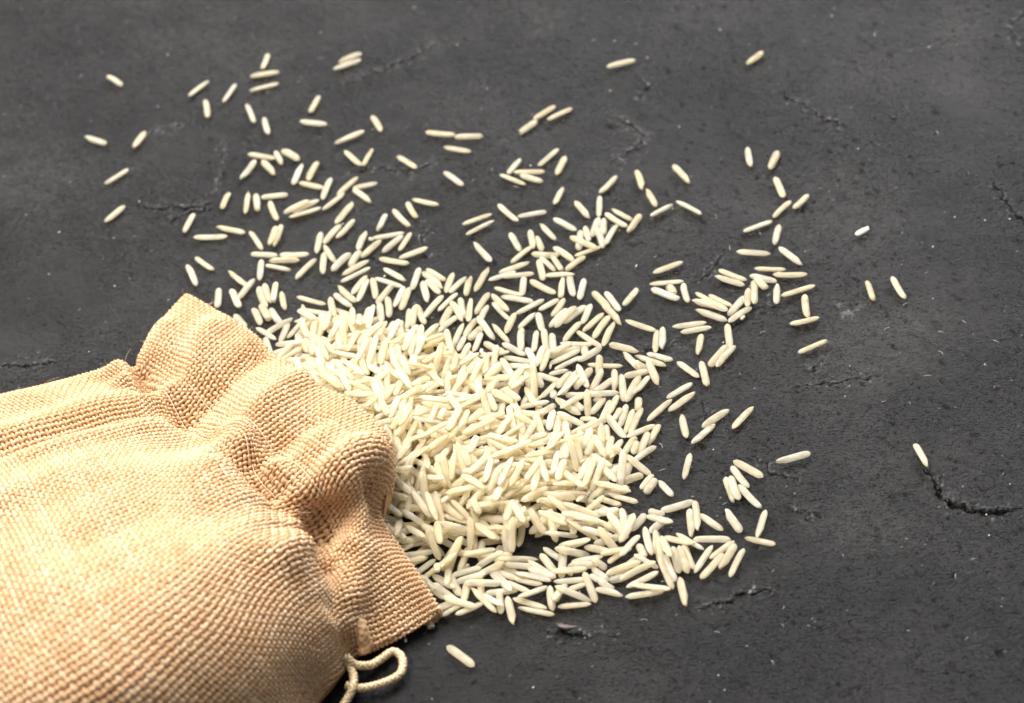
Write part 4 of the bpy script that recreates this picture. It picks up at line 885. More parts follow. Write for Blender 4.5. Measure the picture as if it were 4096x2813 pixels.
5.25 -53.68 2.81 3.02 0.42 -0.1 7.85 1.67 1.13 9 0.06 0
-47.79 -21.15 1.55 2.97 0.35 -0.2 7.72 1.69 1.27 1 0.73 0
-18.98 -22.53 2.15 1.3 0 0.13 7.79 1.7 1.27 6 0.25 0
-49.91 -16.63 1.87 2.19 -0.38 0 7.31 1.65 1.25 2 0.54 0
-5.26 -29.51 1.13 2.74 -0.14 -0.12 8.1 1.6 1.22 9 0.28 0
-22.07 -11.8 2.13 2.55 -0.07 -0.29 7.82 1.75 1.31 9 0.46 0
-50.29 5.75 1.48 0.21 -0.35 0.04 7.05 1.86 1.43 8 0.54 0
-19.34 -49.6 1.57 0.45 -0.1 0.06 6.72 1.73 1.29 2 0.46 0
-25.78 -19.47 1.41 2.65 0.31 0.18 7.7 1.56 1.07 6 0.14 0
8.86 -48.61 2.29 1.8 0.28 0.13 6.3 1.59 1.11 1 0.97 0
-22.21 -47.52 1.97 0.63 0.24 -0.16 7.58 1.65 1.2 5 0.24 0
-44.25 -45.19 1.18 0.82 -0.28 0.26 7.14 1.76 1.18 9 0.45 0
-16.65 -14.26 1.87 0.41 0 0.2 6.9 1.38 1.05 8 0.59 0
-28.03 -9.09 2.79 2.85 0 0.31 7.96 1.61 1.07 8 0.43 0
-50.06 -2.44 0.54 2.11 0 -0.32 6.88 1.43 1.08 7 0.25 0
4.21 -31.26 1.22 2.89 -0.31 0.05 6.43 1.7 1.23 2 0.46 0
-8.06 -59.7 1.38 2.23 -0.07 -0.14 7.43 1.56 1.1 9 0.08 0
-8.03 -38.28 1.72 2.21 -0.31 0.07 6.93 1.65 1.14 0 0.05 0
-13.07 -44.37 1.52 0.31 0 -0.29 7.34 1.73 1.33 9 0.79 0
-44.28 -35.61 1.25 2.89 0.07 0.01 8.26 1.79 1.32 6 0.21 0
-56.95 -55.13 3.23 0.41 -0.1 0.27 6.76 1.49 1.12 1 0.08 0
-34.1 -19.89 1.83 2.69 0.1 -0.01 6.64 1.57 1.06 2 0.96 0
-19.9 -13.77 2.91 2.07 0.14 0.03 7.66 1.45 1.11 3 0.45 0
-37.33 -0.22 3.68 3.11 0 -0.21 6.99 1.48 1.12 8 0.53 0
-42.96 -37.55 1.43 2.56 0.31 0.35 7.65 1.71 1.22 0 0.07 0
-42.36 6.77 1.72 2 -0.17 0.05 8.6 1.6 1.19 5 0.93 0
-15.2 -33.16 0.77 0.87 -0.1 -0.13 7.19 1.69 1.29 5 0.99 0
10.77 -52.19 1.57 2.8 0.21 0.19 6.75 1.67 1.21 6 0.34 0
-57.57 -46.34 1.69 0.02 0.28 -0.13 7.88 1.72 1.26 8 0.92 0
-34.71 13.77 1.22 0.19 -0.24 -0.01 7.09 1.52 1.02 5 0.38 0
-59.15 -47.03 2.13 2.57 0 -0.22 6.88 1.8 1.26 9 0.06 0
-48.14 -26.65 2.67 1.67 0 0.29 6.77 1.79 1.26 1 0.13 0
-46.45 -14.12 2.61 0.11 -0.21 -0.21 7.75 1.76 1.31 7 0.52 0
-59.76 -45.29 2.51 1.46 -0.45 -0.31 6.87 1.72 1.19 8 0.95 0
-25.66 -17.69 2.3 1.22 -0.03 0.14 8.12 1.66 1.24 1 0.5 0
-21.72 -42.16 1.33 2 -0.17 0.1 7.61 1.47 1.04 5 0.09 0
-35.44 -18.82 2.65 0.43 -0.07 -0.14 8.17 1.7 1.14 4 0.18 0
-4.13 -34.1 1.53 1.62 -0.14 -0.29 6.96 1.64 1.15 7 0.41 0
-9.49 -16.82 2.36 3.03 0.03 -0.26 7.44 1.72 1.22 9 0.09 0
-50.48 -44.74 2.57 2.54 0 0.13 7.24 1.6 1.15 8 0.81 0
-33.63 -43.47 1.73 2.24 -0.42 -0.03 7.68 1.55 1.2 1 0.3 0
-59.26 -36.34 2.42 0.5 0 0.03 7.01 1.55 1.09 4 0.42 0
12.03 -43.39 1.44 1.72 -0.31 0.07 7.27 1.75 1.32 7 0.78 0
-20.41 -8.41 2.46 0.86 -0.38 -0.33 6.83 1.44 1.03 0 0 0
-43.46 -56.4 2.29 0.67 -0.14 0.15 8.5 1.62 1.2 7 0.02 0
-23.34 -37.35 1.34 0.49 0.07 0.31 8.6 1.53 1.09 0 0.56 0
-48.64 -48.28 1.51 0.16 0.35 0.33 7.45 1.69 1.2 4 0.25 0
-29.11 0.41 1.79 0.94 -0.42 0.22 8.17 1.63 1.21 2 0.85 0
-11.71 -48.97 1.4 2.33 -0.31 -0.3 8.07 1.6 1.18 9 0.31 0
-20.42 -2.05 1.79 2.31 -0.28 0.1 6.82 1.71 1.16 3 0.55 0
-44.42 -28.78 0.54 1.86 0 -0.26 7.65 1.55 1.08 9 0.03 0
-6.9 -50.61 2.82 1.66 -0.14 0.28 7.88 1.62 1.14 3 0.61 0
-26.31 -29.29 3.06 0.68 0.03 0.1 7.14 1.66 1.23 2 0.33 3
-48.33 1.02 1.56 0.4 0.24 0.14 7.4 1.6 1.06 8 0.58 0
-49.48 -56.59 1.4 2.82 0.07 -0.25 7.42 1.58 1.1 0 0.41 0
-26.99 6.6 0.57 2.8 0 0.07 7.9 1.56 1.15 1 0.33 0
-0.64 -50.65 2.34 3.05 0.07 0.11 6.58 1.52 1.18 7 0.29 0
-28.66 1.67 2.03 0.8 -0.45 0.05 7.99 1.67 1.22 9 0.6 0
-28.64 -32.56 0.63 3.09 0.03 0.34 7.41 1.76 1.19 8 0.23 0
12.33 -40.9 1.3 2.81 0 0.12 7.34 1.52 1.01 1 0.15 0
-42.09 -46.87 1.96 2.09 -0.1 -0.03 7.39 1.78 1.31 0 0.64 0
-40.03 -55.04 2.38 0.24 -0.21 0.24 8.6 1.69 1.21 7 0.92 0
-52.25 -14.97 1.33 1.59 -0.07 0.34 7.49 1.53 1.07 8 0.75 0
-2.8 -16.8 0.64 0.65 0.03 0.05 7.56 1.71 1.14 4 0.45 0
-52.06 -25.85 2.02 2.12 0.14 0.3 7.58 1.73 1.15 6 0.28 0
-45.32 3.38 2.56 2.82 0 -0.23 7.73 1.78 1.27 3 0.92 0
-22.56 -41.36 1.79 0.86 0 -0.2 7.99 1.52 1.1 8 0.33 0
-36.15 -20.39 3.03 1.16 0.38 0.27 7.34 1.55 1.19 1 0.11 0
-20.87 -19.47 1.62 2.43 -0.42 0.23 6.75 1.6 1.11 4 0.84 0
-53.6 -44.6 2.27 2.36 0 0.22 7.4 1.77 1.21 5 0.42 0
-21.23 -54.42 0.8 2.69 -0.17 -0.05 6.69 1.5 1.01 3 0.96 0
-13.75 -25.78 1.3 1.26 -0.28 -0.03 7.53 1.62 1.13 4 0.98 0
-54.62 -6.22 1.07 1.86 -0.21 -0.3 7.54 1.65 1.28 2 0.93 0
-9.13 -27.08 0.88 1.84 -0.14 -0.04 7.58 1.67 1.24 2 0.89 0
-59.05 -5.54 1.11 2.38 -0.24 -0.26 7.32 1.66 1.22 9 0.88 0
-59 -56.64 4.03 0.85 0.03 0.03 6.41 1.64 1.15 3 0.73 0
-21.1 -52.39 2 1.54 0.24 -0.29 8.21 1.58 1.23 0 0.13 0
-45.66 -25.5 0.92 1.66 -0.17 0.03 7.33 1.5 1.07 8 0.58 0
-13.35 -50.41 2.79 1.93 0 -0.29 7.51 1.73 1.31 4 0.23 0
-47.18 -37.06 1.53 2.42 -0.28 0.01 7.44 1.55 1.08 7 0.79 0
-19 -44.44 1.76 0.1 -0.31 -0.1 6.84 1.62 1.1 1 0.2 0
-54.87 -47.6 3.38 1.18 -0.14 0.19 8.14 1.59 1.18 2 0.01 0
-37.87 -11.82 1.67 2.39 -0.17 0.02 7.54 1.59 1.06 4 0.39 0
-44.55 -9.1 1.6 2.35 -0.17 -0.24 7.95 1.6 1.16 0 0.96 0
-39.37 -33.96 1.71 0.84 0.03 0.32 7.85 1.74 1.34 5 0.6 0
-38.62 -37.09 2.5 0.67 0.38 -0.06 7.95 1.45 0.98 1 0.3 0
-13.32 -21.03 1.47 0.96 0.35 -0.16 7.31 1.46 1.09 8 0.48 0
-2.75 -55.6 2.78 1.75 0 0.32 7.61 1.48 1.16 6 0.9 0
-50.21 -34.44 1.2 1.9 0.07 -0.17 8.02 1.45 1.09 7 0.26 0
-14.62 -45.93 2.02 2.59 0.17 0.07 7.97 1.53 1.1 9 0.02 0
-21.2 -48.95 3.42 2.04 0 -0.28 6.69 1.55 1.17 0 0.25 0
-36.86 -8.49 1.36 1.16 -0.28 -0.14 7.49 1.58 1.1 1 0.44 0
-57.9 -14.85 1.18 0.86 -0.07 -0.15 7.91 1.59 1.2 5 0.38 0
-37.04 -22.31 3.04 2.4 0.1 -0.34 7.99 1.65 1.25 8 0.51 3
-52.38 -3.46 1.37 0.86 -0.1 0.27 8.3 1.84 1.22 1 0.67 0
-12.64 -48.02 2.87 1.82 -0.24 0.22 6.81 1.56 1.15 1 0.96 0
-51.53 -30.98 1.98 1.49 0.03 -0.35 7.8 1.57 1.15 5 0.95 0
-56.39 -50.61 4.43 0.4 0.03 -0.28 7.66 1.65 1.25 9 0.45 0
-43.32 -9.19 2.35 2.09 -0.24 -0.14 8.06 1.68 1.16 2 0.14 0
-48.82 -50.77 3.06 1.48 -0.28 -0.14 7.29 1.57 1.22 8 0.13 0
-53.72 -0.04 2.08 1.98 0 -0.05 7.46 1.66 1.11 0 0.25 0
-57.31 -0.47 0.71 1.97 -0.03 0.27 8.11 1.69 1.28 3 0.15 0
-42 -46.89 2.82 1.17 0 0.11 7.96 1.69 1.13 0 0.87 0
-46.67 -27.37 2.75 1.13 -0.45 0.14 7.14 1.54 1.1 2 0.28 0
-10.3 -36.41 1.41 0.11 0.31 0.24 7.93 1.65 1.21 1 0.82 0
-46.44 -16.02 3.18 1.77 0.14 -0.18 8.04 1.55 1.07 8 0.45 0
-7.69 -29.55 1.79 2.32 0.14 0.24 7.94 1.62 1.26 1 0.11 0
-52.3 -43.82 3.25 0.78 -0.17 0.32 6.76 1.53 1.1 9 0.44 0
-30.24 -18.41 2.45 0.69 0.1 0.15 7.58 1.57 1.2 5 0.79 0
13.41 -38.96 1.34 1.05 -0.31 -0.31 7.24 1.81 1.2 5 0.78 0
-26.72 2.6 1.71 2.24 0.24 -0.32 7.68 1.58 1.21 6 0.35 0
-42.27 -31.94 0.79 1.14 -0.1 -0.1 7.3 1.79 1.31 2 0.58 0
-6.32 -40.77 3.2 0.27 0.07 0.31 7.52 1.62 1.25 3 0.01 0
-39.95 1.86 3.44 1.7 -0.38 0.22 6.79 1.45 0.97 4 0.02 0
-53.05 -5.6 2.2 0.69 -0.07 0.13 8.17 1.7 1.18 4 0.38 0
-19.48 2.7 2.09 0.9 0.14 -0.33 8.12 1.62 1.09 7 0.5 0
-21.45 -30.28 0.76 1.55 0.14 0.15 6.71 1.58 1.06 8 0.49 0
-10.3 -39.21 1.55 0.96 0.31 -0.15 8.05 1.79 1.31 5 0.17 3
-1.71 -47.43 2.77 1.7 -0.1 -0.03 8.6 1.45 1.01 3 0.78 0
-26.83 -44.68 1.14 1.97 -0.24 0.25 8.09 1.55 1.07 7 0.56 0
-23.97 -2.44 1.78 3.04 -0.1 -0.28 7.59 1.61 1.11 7 0.41 0
-16.38 -5.2 1.83 0.72 0.03 -0.26 6.68 1.64 1.12 2 0.72 0
-15.54 -39.37 1.41 2.86 0.35 0.29 7.04 1.62 1.11 0 0.42 0
-31.58 -52.72 1.89 1.04 0.07 -0.26 7.51 1.64 1.17 1 0.75 0
9.88 -38.25 1.36 0.77 0 0.29 8.02 1.6 1.18 7 0.55 0
-24.07 -10.87 2.85 1.63 0.31 -0.34 7.33 1.68 1.29 0 0.82 0
-5.69 -16.07 1.73 2.61 0.17 -0.01 7.96 1.63 1.2 3 0.16 0
-6.08 -24.85 1.05 1.09 0.21 0.3 7.14 1.66 1.2 5 0.65 0
-14.25 -17.62 2.14 2.57 -0.24 0.28 7.51 1.7 1.31 1 0.03 3
-31.45 -23.27 1.89 2.72 -0.1 0.22 6.08 1.6 1.13 1 0.59 0
-25.22 -3.75 1.5 2.97 0.21 0.04 7.33 1.67 1.12 7 0.15 0
-48.14 -21.5 3.27 1.7 0.07 0.04 6.78 1.55 1.18 1 0.85 3
2.76 -18.93 0.61 0.53 0.07 -0.35 6.73 1.55 1.07 5 0.76 0
-1.05 -21.05 1.26 1.66 0 -0.21 7.81 1.72 1.29 1 0.26 0
-46.17 2.37 3.06 1.15 0.31 -0.25 7.52 1.66 1.2 9 0.18 0
-47.3 -42.18 1.93 2.44 -0.17 0.31 7.87 1.56 1.04 0 0.46 0
-55.67 -53.34 3.26 3.13 -0.1 -0.16 6.36 1.55 1.1 4 0.81 0
-24.47 -4.03 2.15 2.8 0.21 -0.04 7.99 1.74 1.27 7 0.28 0
11.59 -51.25 1.86 1.01 -0.42 -0.16 8.34 1.71 1.16 9 0.14 0
-8.18 -36.07 3.24 1.2 0 0.24 6.78 1.57 1.15 1 0.52 0
-50.89 -11.73 1.44 1.61 0.07 0.13 7.02 1.62 1.07 8 0.18 0
-20.63 -23.08 2.51 0.69 0.35 -0.13 7.88 1.74 1.32 1 0.3 0
-9.47 -58.69 1.89 3.11 -0.1 0 7.68 1.52 1.08 7 0.36 0
15.13 -56.61 1.27 3.07 -0.1 -0.19 6.69 1.76 1.31 7 0.35 0
5.91 -37.56 1.34 2.87 -0.17 0.16 7.55 1.67 1.23 7 0.98 0
-12.3 -23.77 1.26 1.33 -0.31 0.03 6.87 1.69 1.17 9 0.02 0
-28.45 -2.24 3.12 0.54 0 0.08 8.17 1.63 1.08 8 0.21 0
-52.94 -11.65 1.56 2.42 -0.17 -0 8.01 1.42 0.99 4 0.99 0
-51.11 17.84 1.07 0.74 0.24 -0.23 6.79 1.64 1.22 9 0.29 0
-10.02 -46.52 2.64 2.84 0 0.21 6.52 1.64 1.13 0 0.89 0
-59.08 -27.41 1.47 1.83 0 -0.03 7.37 1.59 1.07 8 0.57 0
-51.47 -58.29 1.36 2.63 0.14 0.04 8.07 1.61 1.24 8 0.37 0
-35.64 -26.67 0.94 2.49 0.14 -0.29 8.5 1.61 1.2 5 0.66 0
-45.6 -54.22 2.81 1.02 -0.14 -0.19 7.7 1.64 1.22 6 0.97 0
-53.28 -31.14 2.32 2.78 -0.24 0.24 7.94 1.65 1.11 0 0 0
-55.63 -28.22 2.01 0.77 0.03 0.15 7.82 1.67 1.15 6 0.22 0
-32.15 -23.84 2.36 1.77 0.14 -0.3 7.03 1.44 1.07 6 0.3 0
-58.69 17.91 0.58 2.29 0 0.26 6.97 1.6 1.15 2 0.13 0
-10.35 -58.41 2.55 2.02 0 0.24 7.26 1.74 1.3 1 0.2 0
-2.73 -57.98 3.43 0.54 0 -0.33 7.01 1.56 1.2 0 0.46 0
-21.79 -28.23 1.64 1.58 0 -0.22 6.68 1.73 1.16 1 0.56 0
-23.09 2.04 1.6 2.43 -0.31 -0.11 7.41 1.67 1.28 4 0.86 3
-18.08 -58.19 1.58 2.65 0.35 -0.16 7.72 1.56 1.18 6 0.61 0
-40.07 -44.31 2.86 2.68 0.45 -0.29 8.26 1.42 1.08 1 0.1 0
-53.16 12.63 1.26 2.75 -0.28 -0.02 7.28 1.8 1.36 3 0.24 0
-44.25 -22.86 1.04 1.45 -0.14 -0.14 6.43 1.72 1.29 0 0.88 0
-42.46 -51.95 2.86 1.9 0.17 -0.29 7.03 1.61 1.16 0 0.56 0
-26.95 -5.72 3.22 1.49 0 -0.14 7.95 1.66 1.11 0 0.3 0
-1.01 -44.45 3.34 1.81 0.24 0.24 7.6 1.68 1.19 4 0.3 0
-56.47 -11.01 1.48 1.07 0 0.2 7.44 1.61 1.07 9 0.22 3
-14.1 -16.49 2.76 0.2 0.1 0.32 6.58 1.65 1.13 1 0.67 0
-58.37 -55.95 4.86 1.2 0 -0.29 7.83 1.66 1.22 5 0.83 0
-25.2 -23.91 0.7 1.61 0.07 0.23 7.59 1.63 1.27 0 0.46 0
-53.93 -42.29 2.84 0.36 -0.07 0.33 7.14 1.67 1.23 3 0.04 0
-2.13 -23.6 1.92 1.78 0 0.09 6.7 1.48 1.09 2 0.19 0
-16.29 -4.48 2.52 2.26 0 -0.07 8.6 1.65 1.21 1 0.98 0
-50.3 -23.65 3.33 0.85 0.21 0.25 8.26 1.71 1.18 9 0.4 0
-13.3 -30.5 1.88 1.63 0.42 -0.04 7.23 1.61 1.25 5 0.05 0
5.3 -48.67 1.48 1.44 -0.38 -0.18 7.28 1.48 1.07 7 0.03 0
-41.09 5.78 2.63 0.91 -0.24 0.33 7.06 1.71 1.27 0 0.13 0
-21.92 -3.7 2.4 1.72 0.17 -0.19 7.97 1.46 0.97 9 0.77 0
-36.25 -12.74 2.57 1.37 -0.14 -0.1 7.45 1.63 1.19 7 0.57 0
-29.75 6.71 1.02 0.75 0.21 -0.21 8 1.64 1.09 2 0.36 0
-37.59 -51.84 2.24 1.94 0.07 0.21 7.66 1.57 1.19 0 0.67 0
-41.12 -27.46 0.57 2.55 0 0.07 7.22 1.59 1.15 9 0.67 0
-23.11 -34.42 1.35 1.08 -0.1 -0.32 7.82 1.57 1.17 1 0.24 0
-44.29 -24.23 2.11 1.04 -0.24 -0.2 7.77 1.62 1.15 7 0.98 0
-11.74 -36.49 1.7 0.65 0.21 -0.24 7.62 1.51 1.04 6 0.54 0
-50.83 -10.79 2.3 1.8 -0.03 -0.1 7 1.61 1.22 2 0.39 0
-19.7 3.01 2.76 0.05 0.14 -0.14 6.74 1.57 1.05 5 0.79 0
-54.93 -0.82 2.45 0.96 0.35 0.05 7.14 1.71 1.31 6 0.44 0
-59.28 -18.67 1.14 0.44 0.21 0.32 7 1.53 1.06 8 0.06 0
-22.07 -18.08 2.15 2.1 -0.17 0 8.15 1.8 1.25 7 0.11 0
-26.91 -14.16 2.38 0.73 -0.28 0.1 6.78 1.73 1.21 3 0.63 0
-28.35 -41.44 1.09 1.58 -0.07 -0.08 7.6 1.61 1.2 9 0.03 0
-38.15 10.43 1.91 0.61 -0.24 0.35 6.68 1.58 1.06 2 0.38 0
-55.98 -12.94 1.81 1.46 0.17 0.03 7.56 1.58 1.23 8 0.83 0
-47.84 13.91 1.03 1.27 -0.1 -0.3 6.87 1.52 1.03 4 0.2 0
-7.13 -48.82 3.36 1.84 -0.1 -0.32 7.79 1.56 1.09 0 0.07 0
-50.51 -45.26 3.23 1.28 0.07 0.03 7.3 1.54 1.16 7 0.3 0
-47.97 -8.84 1.34 1.96 0.03 0.31 7 1.73 1.31 9 0.73 0
-58.75 -30.18 2.09 0.64 0.38 0.31 7.04 1.56 1.1 0 0.39 0
-7.2 -34.38 3.89 2.04 0 0.33 7.54 1.51 1.13 2 0.24 0
-40.44 -9.68 1.64 1.93 -0.14 0.16 7.44 1.55 1.16 8 0.81 0
7.35 -57.48 1.4 0.66 -0.35 -0.29 7.43 1.61 1.1 0 0.81 0
-58.5 -32.34 2.71 1.73 0 0.31 7.11 1.47 1.13 0 0.06 0
-4.41 -54.68 3.51 2.82 0.03 -0.23 7.08 1.53 1.07 1 0.11 0
-28.88 -18.13 3.12 2.03 0.28 -0.31 7.68 1.68 1.23 5 0.58 0
-54.48 9.29 1.2 0.73 0.28 0.05 6.51 1.68 1.29 7 0.25 0
-36.55 -44.15 1.71 1.56 0.1 0.09 7.87 1.43 1.07 5 0.93 0
-22.93 -40.58 2.39 2.07 -0.17 -0.07 7.37 1.68 1.23 5 0.61 0
-22.2 -34.86 1.92 1.17 -0.07 -0.28 7.66 1.62 1.16 7 0.83 0
-11.01 -37.35 2.46 1.91 0 0.11 7.44 1.58 1.1 8 0.41 0
-26.75 -37.44 2.06 2.79 -0.14 -0.2 7.6 1.63 1.08 3 0.14 0
-58.41 -48.35 4.09 0.41 -0.07 0.17 8.32 1.67 1.3 9 0.18 0
-44.66 -23.55 2.71 2.38 -0.17 -0.16 7.5 1.57 1.2 0 0.51 0
-21.81 -20.32 3.07 0.27 0.31 -0.11 6.73 1.89 1.31 0 0.69 0
-59.03 -9.83 1.41 2.37 -0.31 -0.21 7.98 1.65 1.25 1 0.76 0
-48.33 -0.59 2.35 1.17 0.42 -0.08 7.46 1.72 1.19 7 0.64 0
-18.74 -52.52 1.9 1.23 0.1 0.23 7.31 1.71 1.23 5 0.79 0
-58.97 -25.34 2.07 1.67 -0.07 0.28 6.71 1.75 1.15 4 0.28 0
-59.3 -34.21 3.29 1 0.14 -0.2 7.48 1.81 1.21 2 0.45 0
-10.5 -49.94 3.16 2.02 0.1 0.28 7.46 1.65 1.22 2 0.36 0
-32.21 -56.2 2.27 1.33 0.03 0.21 6.37 1.6 1.22 9 0.88 0
-40.16 -28.77 1.26 0.06 0 0.1 6.76 1.52 1.14 7 0.27 0
-0.48 -38.31 1.51 2.64 0.38 -0.31 7.04 1.52 1.17 7 0.02 0
-41.85 -25.13 3.49 1.51 -0.17 -0 7.49 1.5 1.05 9 0.63 0
-44.61 -0.48 2.7 0.34 -0.03 0.11 7.83 1.55 1.08 4 0.72 0
-54.77 -5.61 2.7 3.02 -0.28 0.01 8.6 1.64 1.2 0 0.52 0
-40.81 -29.48 1.98 2.85 -0.03 -0.31 7.92 1.57 1.15 8 0.21 0
-36.74 7.09 1.03 2.12 0 0.09 7.06 1.63 1.18 1 0.95 0
-31.21 -21.6 3.01 0.05 -0.24 0.2 7.77 1.73 1.33 3 0.68 0
-1.35 -48.56 3.56 2.25 0 -0.23 7.68 1.55 1.11 4 0.74 0
-38.9 -24.76 1.97 1.73 0 0.02 7.25 1.73 1.28 0 0.67 0
-30.11 -41.59 1.94 0.96 0 -0.27 7.65 1.73 1.29 2 0.9 0
-50.96 -43.66 3.94 1.57 -0.03 0.22 7.64 1.69 1.25 9 0.45 0
-51.02 -49.11 3.5 1.07 0.35 0.34 8.57 1.55 1.17 7 0.7 0
-19.93 -6.4 2.68 1.7 -0.07 0.03 8.29 1.57 1.06 5 0.08 0
-1.77 -42.55 4.52 2.73 0 -0.01 7.4 1.64 1.14 5 0.79 0
-8.95 -42.08 3.51 0.92 0.28 -0.1 8.11 1.68 1.15 6 0.06 0
-48.04 -54.83 4.08 1.81 0.17 -0.34 7.73 1.64 1.27 3 0.32 0
-6.55 -25.18 1.77 0.97 0.17 -0.03 7.15 1.74 1.23 8 0.12 3
-39.98 -17.09 2.58 2.44 0 -0.25 6.93 1.57 1.15 4 0.43 0
-40.53 14.49 2.22 2.04 0.03 0.03 7.59 1.69 1.23 7 0.12 0
-29.31 4.49 2.97 2.92 -0.14 0.23 6.99 1.83 1.35 7 0.76 0
-22.72 -31.99 2.57 2.42 0.07 0.26 7.04 1.5 1.15 3 0.12 0
-51.85 -35.78 1.55 0.12 0.14 0.33 8.3 1.79 1.25 0 0.47 0
-34.96 8.85 1.45 2.62 0.28 -0.17 7.98 1.4 0.99 7 0.56 0
-52.15 -42.56 4.49 0.78 0.17 -0.32 7.73 1.59 1.19 7 0.36 0
-45.27 8.53 1.58 0.63 0.14 -0.27 7.23 1.58 1.18 7 0.04 3
-30.46 -4.01 3.74 2.96 0 -0.15 7.73 1.67 1.2 7 0.61 0
-34.99 -39.52 2.29 2.84 0.14 -0.16 8.26 1.69 1.11 0 0.07 0
2.6 -50.69 2.53 1.08 -0.45 0.18 7.96 1.42 0.99 9 0.67 0
-46.7 -44.57 2.48 2.23 0 -0.3 7 1.63 1.22 7 0.13 0
-26.04 -55.11 0.87 0.72 -0.07 0.08 7.65 1.53 1.04 8 0.71 0
-57.19 -6.59 2.54 2.64 -0.24 -0.31 7.65 1.75 1.21 1 0.58 0
-38.96 6.18 2.49 0.84 -0.31 -0.04 6.81 1.57 1.13 4 0.57 0
-13.46 -21.28 2.3 0.88 0.45 -0.08 8.17 1.73 1.23 2 0.2 0
-36.81 2.38 3 2.51 -0.24 -0.05 7.96 1.69 1.19 5 0.46 0
-47.54 -7.49 2.24 0.05 0.03 -0.18 7.83 1.57 1.14 7 0.57 0
-46.84 -11.72 3.84 3 0 0.09 7.63 1.71 1.24 6 0.56 0
-11.75 -52.22 3.44 2.74 0.1 0.33 7.5 1.5 1.06 5 0.52 0
5.47 -48.71 2.41 3.07 -0.14 -0.1 7.73 1.62 1.24 4 0.82 0
-15.99 -57.7 2.14 3.06 0.17 -0.23 7.84 1.6 1.19 1 0.29 0
-33.61 12.03 1.44 0.96 -0.1 -0.2 7.21 1.68 1.25 5 0.09 0
-0.41 -49.31 4.27 0.27 0 0.28 8.33 1.56 1.2 7 0.79 0
7.15 -36.48 2.08 0.97 -0.14 0.05 7.15 1.71 1.22 7 0.46 0
-15.12 -45.03 3.04 2.88 0 -0.05 7.6 1.66 1.11 9 0.88 0
-20.77 -15.74 2.87 2.91 -0.28 0.19 7.29 1.75 1.32 2 0.57 0
-58.08 -21.13 1.74 2.36 -0.07 0.17 7.17 1.63 1.16 3 0.38 0
-52.16 -49.13 4.74 3.11 0.28 -0.08 7.2 1.57 1.09 4 0.95 0
-14.84 -19.62 2.93 2.9 -0.35 0.29 6.77 1.62 1.12 4 0.86 0
-18.56 -48.11 3 1.95 0.07 0.24 7.09 1.67 1.3 7 0.98 0
4.8 -57.94 3.13 2.76 0.28 -0.25 6.54 1.61 1.19 2 0.16 0
-47.18 -23.23 3.69 0.77 -0.07 -0.3 7.52 1.57 1.16 2 0.22 0
-33.98 6.27 2.32 2.02 -0.1 0.18 7.66 1.62 1.14 9 0.99 0
-13.34 -54.35 3.19 1.66 0.38 0.28 7.84 1.64 1.23 0 0.98 0
-58.54 -50.34 5.09 2.65 -0.07 -0.08 6.99 1.74 1.21 6 0.22 0
-24.19 -4.42 3.39 0.2 -0.21 -0.17 7.15 1.49 1 2 0.42 0
-49.66 -43.43 4.4 1.13 -0.21 -0.26 7.36 1.75 1.16 6 0.44 0
-0.11 -23.54 1.91 2.1 0.24 0.15 7.33 1.85 1.38 0 0.25 0
-53.8 -55.59 2.96 2.48 0.38 0.33 6.97 1.57 1.16 8 0.79 0
-35.82 -30.12 1.95 0.98 -0.21 0.15 7.12 1.83 1.24 2 0.84 0
-50.09 0.56 2.97 1.93 0.21 -0.17 8.03 1.64 1.08 1 0.4 0
-2.72 -32.29 2.19 2.33 -0.07 0.12 7.54 1.67 1.28 0 0.53 0
-18.19 -20.31 4.43 2 0.1 0.32 7.67 1.74 1.22 5 0.03 0
-30.94 -44.83 2.96 0.09 -0.38 0 8.47 1.6 1.08 9 0.44 0
-14.45 -11.84 1.86 1.3 -0.45 -0.09 7.54 1.67 1.17 4 0.57 0
-27.82 7.34 1.96 0.16 -0.07 -0.35 7.21 1.56 1.22 3 0.33 0
-33.05 -37.12 3.01 0.22 -0.28 -0.31 6.97 1.59 1.14 4 0.05 3
-10.84 -39.59 3.32 2.16 -0.28 -0.29 6.77 1.64 1.12 8 0.35 0
-40.64 -4.46 2.23 1.5 0.21 0.12 7.13 1.6 1.13 1 0.55 0
-11.19 -36.58 3.24 0.63 0.1 -0.32 7.69 1.78 1.21 4 0.72 0
10.57 -59.78 1.42 0.23 -0.31 0.35 7.78 1.67 1.1 6 0.28 0
-42.18 -6.33 2.13 2 0 0.15 7.88 1.53 1.13 4 0.73 0
2.24 -38.06 1.42 0.95 0 -0.2 7.83 1.61 1.09 1 0.92 0
-53.18 -57.9 2.26 3.09 -0.07 -0.1 7.41 1.51 1 5 0.43 0
-7.87 -44.89 3.3 0.28 0 0.23 8.24 1.67 1.22 6 0.81 0
-38.3 -47.82 2.62 0.46 -0.31 0.11 7.52 1.58 1.22 1 0.7 0
-33.28 -10.08 2.61 3.02 0.07 0.01 8.19 1.67 1.23 8 0.81 0
-31.01 -15.58 4.35 0.93 0.31 0.03 7.56 1.73 1.25 7 0.45 0
-34.21 -45.94 4.59 2.45 0.42 0.15 7.43 1.81 1.23 8 0.25 0
-55.19 -12.95 2.69 1.19 0 0.35 6.61 1.81 1.39 7 0.25 0
-23.86 -31.66 3.23 2.06 0.14 0.26 6.62 1.43 1 9 0.78 0
-11.05 -48.66 4.14 1.28 0 -0.31 8.15 1.63 1.27 6 0.36 0
-40.43 -53.52 3.12 3.12 0.14 0.01 7.23 1.81 1.33 0 0.35 0
-47.24 -27.41 3.74 0.8 -0.24 -0.34 7.35 1.39 1.06 2 0.71 0
-10.31 -36.47 4.14 2.31 0 0.17 7.24 1.66 1.25 9 0.04 0
